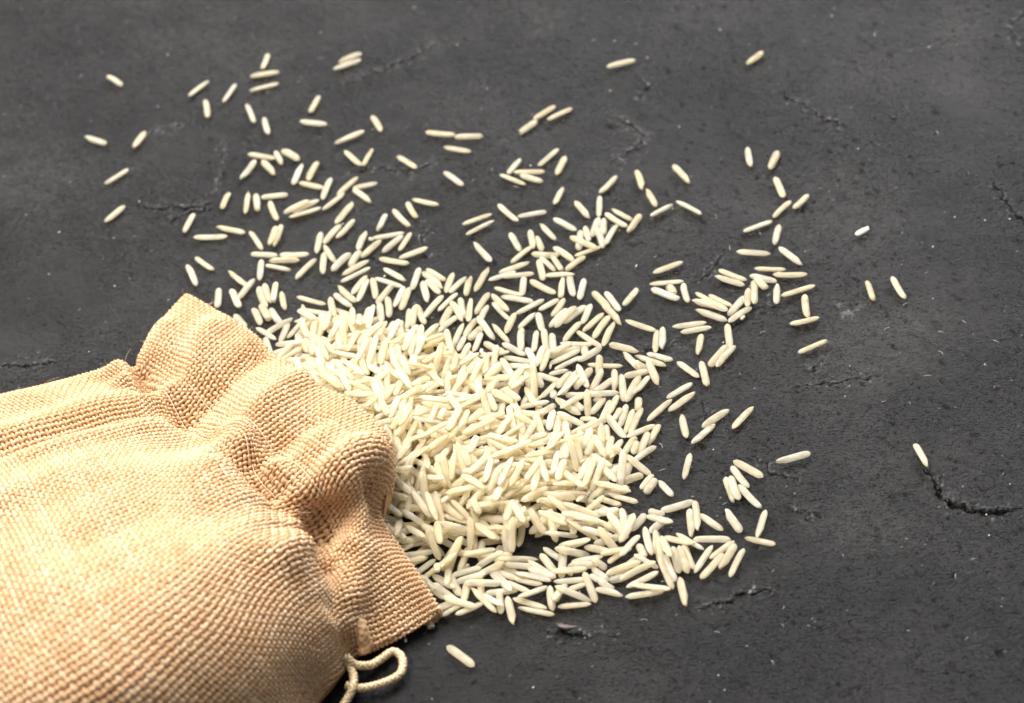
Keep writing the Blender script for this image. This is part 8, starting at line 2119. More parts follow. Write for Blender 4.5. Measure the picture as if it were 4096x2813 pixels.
-24.48 -2.83 3.66 -1.3 0.56 0.08 7.64 1.62 1.14 5 0.44 0
-12.83 27.11 0.62 -1.89 0 0.08 7.31 1.69 1.24 2 0.96 0
-10.92 25.84 0.61 0.87 -0 -0.09 6.6 1.61 1.22 7 0.24 0
-8.41 24.96 0.57 1.33 0 0.22 7.12 1.53 1.14 7 0.67 0
4.84 22.06 0.59 -1.73 0 0.19 6.71 1.66 1.18 1 0.41 0
1.19 20.81 0.63 -0.65 0.07 -0.14 8.04 1.51 1.08 4 0.9 0
14.1 19.54 0.61 1.41 -0 -0.31 7.19 1.61 1.21 6 0.53 0
-1.21 14.16 0.53 -1.13 0 -0.34 7.91 1.5 1.05 0 0.48 0
-1.18 17.01 0.81 -1.16 0.1 0.13 8.6 1.57 1.11 2 0.63 0
-5.66 13.89 0.56 -2 0 0 6.7 1.52 1.12 2 0.15 0
-5.48 17.88 0.55 -2.08 0 -0.26 7.99 1.48 1.09 4 0.58 0
-13.84 20.11 0.59 -2.31 0 0.34 7.41 1.56 1.18 4 0.94 3
-14.4 12.13 0.57 -2.39 0 -0.04 7.34 1.62 1.13 4 0.13 0
-14.55 15.12 0.67 -2.02 0 -0.25 7.27 1.73 1.34 5 0.65 0
-10.35 17.23 0.6 -1.5 0 -0.35 7.51 1.6 1.2 4 0.51 0
-7.99 7.48 0.69 -2.32 0 -0.17 5.5 1.81 1.39 5 0.83 0
-9.1 9.75 0.56 -2.09 0 -0.11 6.81 1.51 1.13 4 0.81 0
-7.85 4.25 0.63 -1.94 0 0.28 6.71 1.61 1.26 5 0.24 0
-11.64 4.67 0.61 -1.96 0 0.12 5.5 1.56 1.23 2 0.33 0
-11.07 0.89 1.24 -1.96 0.1 -0.09 6.82 1.47 1.06 5 0.16 0
4.62 9.35 0.64 -2.34 0 0.3 6.48 1.67 1.28 2 0.44 0
7.67 8.35 0.57 -1.51 0 0.04 6.83 1.61 1.13 5 0.11 0
10.39 14.13 0.5 -2.62 0 -0.09 5.91 1.46 0.99 5 0.95 3
12.51 12.67 0.54 -2.14 0 -0 6.74 1.55 1.08 3 0.6 0
5.76 1.91 0.53 -1.77 0 0.18 7.34 1.46 1.07 1 0.46 0
8.38 1.72 0.62 -1.57 0 -0.24 7.88 1.61 1.24 4 0.74 0
9.86 0.35 0.75 -1.62 0.1 -0.11 7.27 1.6 1.13 1 0.42 0
-4.05 1.7 0.64 -0.78 0 0.23 6.25 1.61 1.27 0 0.89 0
0.49 0.05 0.61 -0.82 0 0.19 7.18 1.53 1.21 5 0.31 0
4.44 -3.54 0.61 -1.31 0 0.07 7.14 1.66 1.22 1 0.47 3
6.75 -3.73 1.08 -1.91 0.03 -0.31 7.07 1.76 1.41 2 0.5 3
1.5 -6.95 1.43 -0.32 0 -0.12 6.45 1.72 1.21 5 0.19 0
-4.23 -0.87 0.83 -0.14 0.14 -0.26 7.31 1.73 1.26 5 0.04 0
-4.36 -2.37 1.45 -1.88 -0.21 0.24 6.47 1.64 1.2 3 0.85 0
-1.74 -7.31 2.01 -1.28 0 0.1 7.05 1.56 1.18 1 1 0
-6.64 -5.41 2.27 -1.66 0.21 0.32 8.17 1.76 1.25 3 0.72 0
-10.44 -3.33 2.64 -2.5 0.1 0.22 6.42 1.61 1.15 5 0.56 0
-9.33 -5.87 2.49 -2.16 0.24 -0.25 7.16 1.71 1.24 4 0.16 0
-8.86 -8.37 3.31 -1.95 0.1 0.19 8.74 1.58 1.24 1 0.71 0
-4.98 -8.19 2.38 -2.23 0.07 -0.24 6.57 1.83 1.42 1 0.19 0
-4 -11.21 2.57 -0.01 -0.1 0.17 7.18 1.44 1.15 2 0.64 0
1.25 -13.72 3.07 -2.35 0.14 0.09 7.26 1.59 1.26 4 0.46 0
0.23 -12.18 2.98 -2.18 -0.03 -0.16 6.65 1.69 1.32 0 0.93 0
5.46 -12.34 0.61 -1.42 0 0.25 4.01 1.55 1.22 5 0.3 0
3.95 -13.08 2.75 -1.64 -0.52 0.17 7.99 1.68 1.26 3 0.09 0
10.14 -9.91 0.6 -3.03 0 0.3 4.6 1.58 1.2 2 0.36 0
7.82 -11.15 0.51 -0.61 0 0.17 6.6 1.46 1.02 0 0.84 0
-16.9 -2.92 4.88 -2.72 0.24 0.32 7.05 1.56 1.07 4 0.08 0
-13.82 -5.09 3.76 -1.75 0.35 0.01 7.77 1.7 1.31 1 0.56 0
-16.11 -8.16 3.36 -2.01 -0.56 -0.34 8.09 1.58 1.12 5 0.79 0
-15.75 -12.13 4.54 -1.68 0 0.22 7.02 1.7 1.27 1 0.51 0
-13.14 -10.04 3.75 -2.24 0.56 0 8.28 1.64 1.29 4 0.51 0
-12.79 -12.46 4.7 -1.92 -0.14 0.1 8.51 1.75 1.37 0 0.87 0
-18.59 -8.59 4.33 -1.38 -0.1 -0.3 7.04 1.7 1.21 4 0.99 0
-8.9 -13.14 2.67 -1.37 0.21 0.34 7.17 1.57 1.11 4 0.08 0
11.23 -12.92 0.75 -2.21 0.1 -0.21 6.56 1.59 1.26 0 0.57 0
9.88 48.89 0.52 0.05 0 0.12 7.26 1.48 1.03 1 0.32 0
17.24 54.7 0.56 1.15 0 -0.18 6.73 1.59 1.11 8 0.98 0
17.59 43.09 0.56 -0.86 0 0.15 7.74 1.62 1.11 5 0.24 0
13 41.03 0.62 2 -0 0.29 7.62 1.65 1.24 9 0.49 0
4.59 38.89 0.66 -1.34 0 -0.18 7.73 1.7 1.31 5 0.16 0
8.75 39.15 0.6 -1.54 0 0.26 7.22 1.56 1.2 5 0.87 0
10.4 37.12 0.56 1.75 -0 -0.34 5.95 1.49 1.11 8 0.76 0
11.53 32.71 0.56 -0.29 0 0.29 6.87 1.63 1.11 0 0.71 0
16.01 31.76 0.6 -0.96 0 0.35 7.57 1.54 1.21 3 0.77 3
11.66 28.95 0.58 -1.1 0 -0.24 6.59 1.51 1.16 3 0.16 0
14.04 28.67 0.56 -1.29 0 -0.31 5.96 1.62 1.11 1 0.72 0
18.51 27.69 0.63 -2.47 0 0.14 6.64 1.68 1.25 0 0.75 0
14.25 24.09 0.78 6.03 0.1 -0.05 7.3 1.64 1.14 7 0.05 0
0.19 26.9 0.6 0.25 0 -0.26 7.04 1.75 1.19 5 0.39 0
4.14 26.17 0.7 0.08 -0.1 0.03 7.66 1.49 1.11 1 0.01 0
18.94 18.04 0.54 -1.85 0 -0.2 7.57 1.51 1.09 1 0.19 3
23.01 13.01 0.57 -1.14 0 0.32 7.58 1.67 1.14 1 0.67 0
30.15 12.57 0.54 0.91 0 -0 6.46 1.59 1.07 10 0.04 0
12.15 8.79 0.65 -2.26 0 0.18 7.32 1.64 1.29 4 0.2 0
19.04 8.85 0.61 -1.98 0 0.15 7.03 1.67 1.22 5 0.24 0
34.1 -4.11 0.57 -1.77 0 -0.02 7.77 1.45 1.13 2 0.56 0
40.14 13.26 0.68 -1.23 0 0.31 3.28 1.81 1.36 11 0.76 0
43.48 11.49 0.55 -1.55 0 0.16 6.9 1.48 1.1 0 0.13 0
12.51 -3.51 0.58 -2.9 0 0 7.85 1.62 1.15 0 0.55 0
11.5 -2.64 1.34 -2.64 0.07 -0.06 6.11 1.63 1.26 1 0.08 0
12.64 -7.17 0.53 -2.7 0 0.26 7.16 1.54 1.06 5 0.41 0
17.13 -4.08 0.61 1.45 0 0.13 2.95 1.71 1.23 11 0.61 3
21.19 -9.7 0.56 -0.26 0 -0.19 8.11 1.51 1.13 0 0.72 0
19.75 -10.05 1.24 -1.77 -0.42 -0.18 5.02 1.63 1.25 1 0.99 0
27.46 -9.67 0.6 2.01 -0 0 7.46 1.63 1.2 9 0.24 0
29.55 -12.05 1.06 -0.47 -0.45 0.31 3.76 1.63 1.24 4 0.02 0
34.16 -9.53 0.6 -0.56 0 -0.07 6.43 1.62 1.2 1 0.39 0
28.08 -14.05 0.61 0.11 0 0.21 6.11 1.66 1.21 5 0.83 0
16.07 -12.52 0.57 -2.21 0 -0.33 6.27 1.63 1.14 5 0.88 0
12.65 -13.85 0.66 -2.17 0 -0.26 9 1.67 1.33 0 0.44 2
62.56 12.54 0.64 -0.54 0 0.2 6.78 1.68 1.29 5 0.41 0
61.65 10.94 0.83 -1.04 -0.28 0.09 3.81 1.84 1.23 10 0.97 3
51.22 6.98 0.6 -0.83 0 -0.3 6.88 1.66 1.2 4 0.92 0
47.6 6.37 0.61 2.6 -0 -0.34 7.04 1.64 1.21 9 0.11 0
48.6 6.85 1.37 -0.91 0.07 -0.35 9 1.57 1.13 0 0.71 0
57.77 6.19 0.99 -1.79 0 -0.26 6.69 1.53 1.06 2 0.94 0
64.69 6.52 0.61 1.39 -0 -0.01 7.05 1.53 1.22 8 0.33 0
44.02 -7.18 0.6 -1.82 0 0.16 6.93 1.56 1.2 8 0.65 0
-44.38 -6.27 9.01 -1.3 0.14 -0.27 9 1.62 1.14 4 0.6 0
-41.65 -9.82 9.1 0.11 -0.56 -0.19 7.55 1.52 1.14 5 0.98 0
-41.39 0.63 4.07 -0.96 0.49 -0.19 7.8 1.74 1.21 2 0.58 0
-40.99 -9.53 9.72 -0.77 -0.28 -0.31 6.81 1.63 1.18 1 0.85 0
-34.86 -2.98 4.86 -1.37 0.03 -0.31 7.05 1.66 1.15 0 0.61 0
-31.59 -6.17 5.51 -0.84 0 -0.08 7.1 1.61 1.27 0 0.07 0
-28.54 -7.79 5.9 -0.79 -0.1 -0.18 6.84 1.63 1.11 3 0.37 0
-26.21 -8.76 6.37 -1.2 0 -0.15 8.71 1.68 1.34 1 0.57 0
-23.21 -5.58 6.19 1.45 0 0.1 4.57 1.84 1.38 10 0.23 0
-21.26 -7 5.92 0.15 -0.56 -0.29 7.69 1.65 1.25 4 0.66 0
-21.81 -12.35 6 -2.27 0.42 -0.28 7.06 1.68 1.22 0 0.59 0
-18.84 -13.69 5.06 -2.23 0.31 -0.22 7.11 1.47 1.16 0 0.01 0
-36.07 -11.88 8.33 0.78 -0.49 0.18 7.69 1.56 1.1 0 0.51 0
-41.38 -12.51 10.24 -1.03 -0.1 -0.25 6.92 1.66 1.15 3 0.54 0
-29.58 -10.67 6.44 -1.64 -0.07 0.26 7.98 1.5 1.16 2 0.86 0
-31.92 -10.28 6.79 -2.64 -0.21 -0.24 6.58 1.66 1.3 2 0.11 0
-31.17 -13.08 6.99 -1.22 -0.17 -0.3 6.64 1.63 1.25 2 0.06 0
-27.22 -13.33 6.27 -1.86 0.21 -0.15 6.87 1.71 1.2 2 0.44 0
-29.32 -16.1 7.52 -1.98 0.21 -0.13 7.24 1.72 1.26 0 0.66 0
-26.32 -19.59 7.34 -1.77 0.24 -0.01 6.98 1.68 1.22 1 0.09 0
-32.27 -22.51 9.63 -1.01 -0.21 -0.11 2.73 1.58 1.2 10 0.23 0
-30.67 -22.33 9.38 -1.29 0 0.17 6.11 1.6 1.12 10 0.61 0
-25.75 -23.47 8.5 -1.88 0.28 0.28 6.59 1.65 1.15 0 0.27 0
-21.08 -14.44 6.1 -2.29 0.28 -0.04 6.67 1.61 1.26 1 0.98 0
-24.49 -16.88 7.46 -2.49 0.1 -0.16 6.87 1.68 1.32 3 0.58 0
-27.91 -27.47 9.84 -2.01 0.03 -0.14 6.48 1.52 1.13 1 0.67 0
-22.33 -23.71 7.32 -2.63 0.21 -0.27 6.81 1.63 1.21 5 0.21 3
-26.62 -29.84 9.9 -2.18 0 -0.07 6.94 1.59 1.25 3 0.85 0
-27.97 -35.33 8.61 -1.39 -0.21 0.31 7.25 1.63 1.22 4 0.98 0
-33.24 -20.78 10.05 -1.93 0.49 -0.15 8.15 1.58 1.2 5 0.74 0
-18.39 -10.97 5.02 -1.12 0.1 -0.11 6.86 1.39 0.99 3 0.72 0
-12.11 -16.13 3.78 -1.89 0.03 -0.05 6.36 1.62 1.1 4 0.36 0
-9.41 -15.57 3.9 -0.96 -0.07 0.29 6.9 1.46 1 3 0.65 0
-8.6 -14.81 4.59 -1.63 0.14 -0.02 7.81 1.74 1.29 4 0.46 0
-9.82 -12 4.51 -2.13 -0.49 0.21 7.53 1.5 1.18 1 0.12 0
-5.98 -14.1 2.73 -2.17 0.1 -0.11 6.52 1.61 1.23 4 0.25 0
-1.36 -17.52 3.07 -1.05 0.1 0.11 6.38 1.71 1.32 2 0.75 0
-18.79 -21.86 7.02 0.03 -0.42 0.06 7.26 1.64 1.14 2 0.94 0
-13.16 -18.19 5.5 -0.31 -0.17 -0.29 7.14 1.78 1.41 1 0.35 0
-12.12 -19.88 6.05 0.16 0 -0.21 6.47 1.77 1.29 4 0.15 0
-14.67 -22.11 6.51 -1.16 -0.1 0.29 6.58 1.59 1.17 3 0.23 0
-10.8 -21.18 6.26 0.34 0.21 -0.21 7.12 1.63 1.16 2 0.86 0
-10.17 -25.4 5.29 -2.37 0.17 -0.11 7.26 1.71 1.34 5 0.44 0
-6.29 -19.21 2.95 -1.39 0.07 0.04 6.81 1.66 1.33 1 0.01 0
3.4 -20.2 1.31 -3.1 -0.03 -0 6.89 1.54 1.09 5 0.38 0
7.26 -15.33 0.56 -2.32 0 0.25 5.86 1.64 1.12 1 0.88 0
2.15 -23.7 2.19 0.03 -0.28 0.15 6.91 1.63 1.21 4 0.13 0
5.98 -22.38 1.37 -2.23 0.42 -0.27 7.84 1.67 1.21 3 0.99 0
8.16 -17.1 0.56 1.46 0 0.34 2.49 1.64 1.12 10 0.35 0
1.42 -27.73 3.43 -0.43 -0.52 -0.01 7.66 1.67 1.22 3 0.04 0
7.96 -29.17 2.06 -1.75 0.17 -0.33 7.38 1.63 1.12 2 0.93 0
-3.99 -28.56 4.06 -2.06 0.17 -0.05 6.97 1.64 1.26 0 0.11 0
-2.6 -30.26 3.38 -2.6 -0.07 0.28 6.93 1.53 1.16 0 0.09 0
-6.66 -25.87 5.06 0.24 -0.07 0.07 6.33 1.62 1.18 2 0.02 0
1.44 -30.43 2.94 -2.19 -0.21 -0.29 6.63 1.56 1.18 1 0.26 0
3.57 -34.32 3.04 -2.48 0.35 -0.28 7.51 1.66 1.18 3 0.77 0
5.98 -34.27 2.9 -1.86 0.14 -0.03 6.72 1.61 1.14 3 0.13 0
-4.07 -38.44 5.88 -2.62 0.21 0.17 9 1.67 1.22 4 0.52 0
-12.96 -26.97 6.58 -1.84 0.31 0.06 9 1.41 1.03 3 0.55 0
-17.81 -25.55 7.68 -2.01 0 0.16 3.54 1.66 1.18 10 0.35 0
-19.79 -25.44 8.09 -1.94 0 0.34 6.4 1.53 1.13 3 0.58 0
-16.74 -32.98 7.75 -0.48 -0.52 -0.15 8 1.66 1.23 1 0.77 0
-19.85 -32.46 9.58 3.06 -0.56 -0.23 8.2 1.41 1.04 4 0.25 0
-11.61 -36.28 7.31 -1.96 0.17 -0.12 6.45 1.79 1.35 10 0.93 0
-13.33 -41.86 9.05 -1.33 -0.56 0.18 3.38 1.6 1.05 10 0.05 3
-11.25 -43.35 7.63 -2.29 0.1 -0.07 6.53 1.56 1.22 1 0.05 0
8.23 -38.15 3.04 -1.73 0.28 0.03 6.98 1.62 1.21 1 0.92 0
9.62 -41.73 2.21 -0.88 0.03 0.16 7.04 1.58 1.26 5 0.02 0
-24.15 -43.43 5.55 -2.07 -0.56 0.04 7.77 1.58 1.19 2 0.05 0
-28.24 -41.71 8.28 -0.63 0.56 0.28 8.31 1.53 1.21 2 0.24 0
-20.96 -44.76 7.15 -0.85 0.52 0.05 7.6 1.64 1.27 5 0.13 0
-25.27 -48.42 4.51 -1.16 -0.45 0.06 7.63 1.69 1.29 2 0.38 0
-27.51 -48.44 5.18 -1.61 -0.24 -0.23 7.13 1.75 1.25 3 0.14 0
14.43 -15.9 1.53 -2.78 -0.56 -0.07 3.02 1.69 1.22 4 0.16 0
20.23 -16.19 0.59 -2.52 0 -0.15 5.92 1.65 1.19 3 0.22 0
13.37 -18.32 0.64 2.93 0 -0.29 5.13 1.7 1.27 3 0.35 0
13.61 -22.12 0.64 -1 0 0.24 3.35 1.66 1.27 4 0.07 0
28.61 -18.38 0.99 -2.15 0.17 0.11 7.93 1.51 1.06 7 0.16 0
17.99 -20.54 0.59 -2.2 0 0.05 2.03 1.59 1.18 1 0.09 0
17.94 -22.99 0.64 -2.25 0 0.07 5.84 1.72 1.27 2 0.86 0
19.38 -24.54 0.57 -2.02 0 0.32 6.62 1.6 1.13 3 0.49 0
26.93 -24.11 0.63 -1.74 0 0.34 4.17 1.76 1.26 3 0.61 0
21.67 -26.58 0.63 -2.1 0 0.22 4.58 1.65 1.26 3 0 0
15.23 -27.41 1.22 -0.41 0.1 -0.19 4.11 1.52 1.12 3 0.81 0
16.75 -29.8 1.46 -2.48 0.14 -0.28 7.12 1.64 1.18 0 0.49 0
15.82 -33.85 1.17 1.06 0 0.19 0.74 1.53 1.04 10 0.92 0
18.64 -32.24 0.94 -1.63 0.21 0.18 6.63 1.6 1.2 1 0.5 0
12.24 -35.41 2.94 -1.79 0 -0.33 6.31 1.58 1.11 5 0.51 0
14.68 -36.66 2.12 -2.04 0 0.04 6.55 1.76 1.33 1 0.5 0
18.74 -37.35 1.65 -1.86 0.07 0.23 7.02 1.67 1.24 5 0.58 0
20.27 -37.99 1.36 -1.99 0.28 0.01 8.45 1.66 1.25 2 0.84 0
23.55 -36.82 0.63 -2.18 0 -0.05 5.57 1.61 1.27 4 0.64 0
24.51 -38.21 1.05 -1.98 -0.07 -0.19 3.86 1.51 1.03 5 0.7 0
26.47 -40.11 0.59 -2.55 0 -0.01 6.38 1.6 1.18 0 0.26 0
20.54 -39.93 2.38 -0.66 -0.56 -0 3.73 1.71 1.2 3 0.29 0
22.06 -44.42 0.59 -1.93 0 -0.08 5.72 1.6 1.18 2 0.1 0
9.25 -38.44 3.88 -1.77 0.24 -0.04 7.33 1.74 1.36 4 0.38 0
18.55 -43.34 0.72 -2.8 0.28 -0.08 7.21 1.62 1.18 0 0.31 0
17.36 -46.18 1.23 -2.65 -0.42 -0.17 7.46 1.52 1.1 5 0.24 0
12.57 -44.04 2.71 -1.97 0.21 0.19 8.88 1.66 1.17 0 0.12 0
16.05 -41.5 1.83 -0.88 0 0.17 6.19 1.82 1.38 11 0.3 0
17.33 -46.21 2.26 -1.04 0 -0.06 6.32 1.71 1.34 3 0.36 0
22.77 -47.38 0.65 -2.83 0 -0.32 4.88 1.72 1.31 0 0.63 0
8.1 -49.3 4.01 -0.18 0 -0.24 6.4 1.69 1.17 3 0.87 0
25.67 -48.78 0.57 -2.27 0 0.16 5.03 1.43 1.14 4 0.11 0
26.29 -50.23 0.6 -2.2 0 -0.27 5 1.61 1.19 1 0.02 0
29.4 -51.57 0.56 2.02 -0 0.09 5.72 1.62 1.13 9 0.24 0
7.23 -34.66 3.42 -2.06 0.28 0.34 8.01 1.64 1.27 4 0.11 0
10.47 -35.79 4.53 -0.37 0.56 -0.31 7.58 1.55 1.09 2 0.93 0
-30.8 -56.47 4.19 -0.81 -0.03 0.14 6.82 1.37 1.07 4 0.52 0
-26.39 -56.71 3.66 -0.91 0.14 0.06 6.58 1.51 1.17 2 0.57 3
-29.99 -55.47 4.54 -1.69 0.42 -0.31 8.73 1.61 1.28 5 0.98 0
-25.77 -50.38 4.52 -0.2 -0.07 0.31 7.2 1.59 1.26 4 0.66 0
-22.31 -57.4 3.38 -0.66 -0.14 0.26 6.64 1.62 1.28 1 0.93 0
-17.22 -54.47 3.38 -0.52 -0.07 -0.2 7.18 1.52 1.05 4 0.81 0
-14.47 -49.94 5.85 -2.3 -0.45 0.22 7.57 1.55 1.19 3 0.93 0
-10.54 -54.06 6.24 3.03 0 0.07 6.81 1.58 1.19 1 0.57 0
-12.57 -54.55 6.88 -1.25 -0.28 -0.14 3.73 1.59 1.05 10 0.85 0
-17.51 -49.21 5.69 0.59 0.07 -0.35 6.63 1.64 1.2 3 0.21 0
-9.3 -52.74 6.39 -0.71 0.56 0.31 8.04 1.71 1.33 2 0.83 0
-5.86 -57.19 4.92 -1.72 0 0.04 8.23 1.55 1.07 4 0.59 0
-7.5 -53.55 8.41 -1.82 0.38 -0 6.35 1.56 1.13 11 0.03 3
-5.34 -56.47 5.79 -1.92 0.07 -0.19 6.76 1.59 1.22 4 0.06 0
-4.12 -58.51 5.07 -2.12 0.07 0.26 8.16 1.67 1.32 3 0.96 0
-12.46 -62.41 0.66 -1.68 0 0.23 6.6 1.72 1.32 0 0.09 0
-8.73 -64.75 0.55 -1.62 0 0.13 6.7 1.6 1.09 4 0.03 0
-20.5 -58.52 4.04 0.71 -0.14 0.3 6.48 1.62 1.25 3 0.58 0
-18.92 -61.52 1 0.68 0.45 -0.13 7.52 1.67 1.17 1 0.27 0
-18.61 -63.75 1.73 -2.03 -0.28 -0.35 9 1.66 1.26 0 0.67 0
-16.74 -64.06 0.66 -1.93 0 0.16 7.03 1.65 1.32 3 0.7 0
-27.71 -62.7 0.58 0.24 0 0.08 6.81 1.64 1.16 2 0.05 0
-21.32 -65.96 2.26 0.13 0.56 -0.09 7.82 1.75 1.21 2 0.14 0
-9.72 -64.91 1.49 -0.18 0.03 -0.21 7.2 1.74 1.27 0 0.65 0
-14.63 -63.66 1.2 -0.24 -0.07 0.12 7.11 1.72 1.31 3 0.67 0
-21.44 -69.78 0.82 -0.88 0.17 0.12 7.19 1.62 1.17 2 0.11 0
-17 -73.41 0.71 -1.77 0.17 -0.11 6.8 1.59 1.14 5 0.7 0
-13.6 -72.01 0.55 -1.58 0 -0.21 6.5 1.5 1.1 2 0.69 0
-20.53 -68.73 1.33 -1.69 0.17 -0.17 7.09 1.51 1.2 3 0.55 0
-24.07 -67.23 1.02 -3.1 -0.56 0.16 8.03 1.55 1.1 4 0.68 0
-22.53 -67.4 2.97 -1.57 0 0.09 2.25 1.51 1.03 11 0.7 0
-25.5 -80.46 0.63 -1.26 0 0.18 3.28 1.7 1.27 11 0.99 0
-7.43 -68.2 0.72 -0.74 -0.24 0.1 6.84 1.58 1.15 0 0.97 0
-11.13 -68.43 1.1 -3.02 -0.35 -0.33 6.75 1.5 1.18 5 0.26 0
-0.22 -69.88 0.64 -0.72 -0.17 -0.17 6.97 1.48 1.14 2 0.84 0
-5.69 -74.55 1.09 -0.68 -0.03 -0.2 6.37 1.53 1.2 2 0.53 0
-9.97 -77.42 0.58 -1.58 0 0.14 6.88 1.5 1.16 1 0.03 0
-11.47 -77.03 1 -0.96 0.24 -0.3 6.68 1.59 1.12 2 0.39 3
2.17 -78.69 1.18 -2.04 0.17 -0.28 3.7 1.55 1.06 1 0.2 0
2.93 -66.39 0.57 -0.88 0 -0.17 6.42 1.66 1.13 2 0.41 0
16.62 -61.99 1.1 -0.4 -0.56 -0.18 8.05 1.68 1.34 2 0.85 0
15.02 -64.18 0.64 0.23 0 0.28 6.49 1.68 1.29 0 0.04 0
18.89 -59.94 1.64 -1.6 0 -0.09 6.73 1.57 1.1 3 0.52 0
22.03 -60.42 0.59 -2.3 0 -0.21 5.8 1.62 1.19 3 0.29 0
12.88 -62.88 1.77 -0.46 -0.1 0.13 7.2 1.62 1.22 1 0.24 0
7.93 -64.37 0.62 -2.78 0 -0.03 6.8 1.55 1.23 5 0.91 0
12.56 -66.92 0.59 -0.47 0 0.25 6.51 1.62 1.18 3 0.97 0
15.67 -69.87 0.52 -2.51 0 0.17 3.58 1.51 1.03 4 0.82 0
16.19 -68.48 1.21 -3.07 0.03 0.2 6.75 1.64 1.3 4 0.64 0
21.72 -68.87 0.65 -1.34 0 0.03 4.21 1.64 1.3 5 0.33 0
18.76 -72.3 0.63 -2.48 0 -0.33 8.66 1.57 1.25 2 0.88 0
26.09 -62.49 0.57 -2.46 0 -0.31 4.73 1.59 1.14 4 0.38 0
25.01 -66.81 0.59 -1.74 0 -0.27 6.69 1.53 1.19 3 0.97 0
12.24 -71.39 1.21 -0.57 -0.52 0.05 3.71 1.65 1.3 1 0.09 0
12.15 -73.8 0.52 -0.94 0 0.27 5.21 1.52 1.03 2 0.46 0
10.71 -74.69 0.57 -0.86 0 -0.15 2.86 1.63 1.15 3 0.21 0
12.96 -76.88 0.67 -0.85 -0.14 0.01 4.18 1.69 1.16 0 0.33 0
6.78 -76.4 0.6 0.24 0 -0.34 4.34 1.71 1.19 5 0.58 0
2.96 -78.41 1.89 -2.13 0.21 0.15 6.16 1.59 1.21 0 0.97 0
22.26 -72.23 0.86 -0.68 -0.21 -0.18 5.88 1.44 1.01 1 0.38 0
15.4 -75.77 0.64 -3.05 0 -0.34 3.34 1.61 1.28 5 0.34 0
26.46 -58.31 0.6 -0.5 0 0.16 3.72 1.61 1.19 4 0.82 0
32.38 -68.04 0.54 -0.85 0 -0.34 7.63 1.51 1.09 5 0.18 0""")
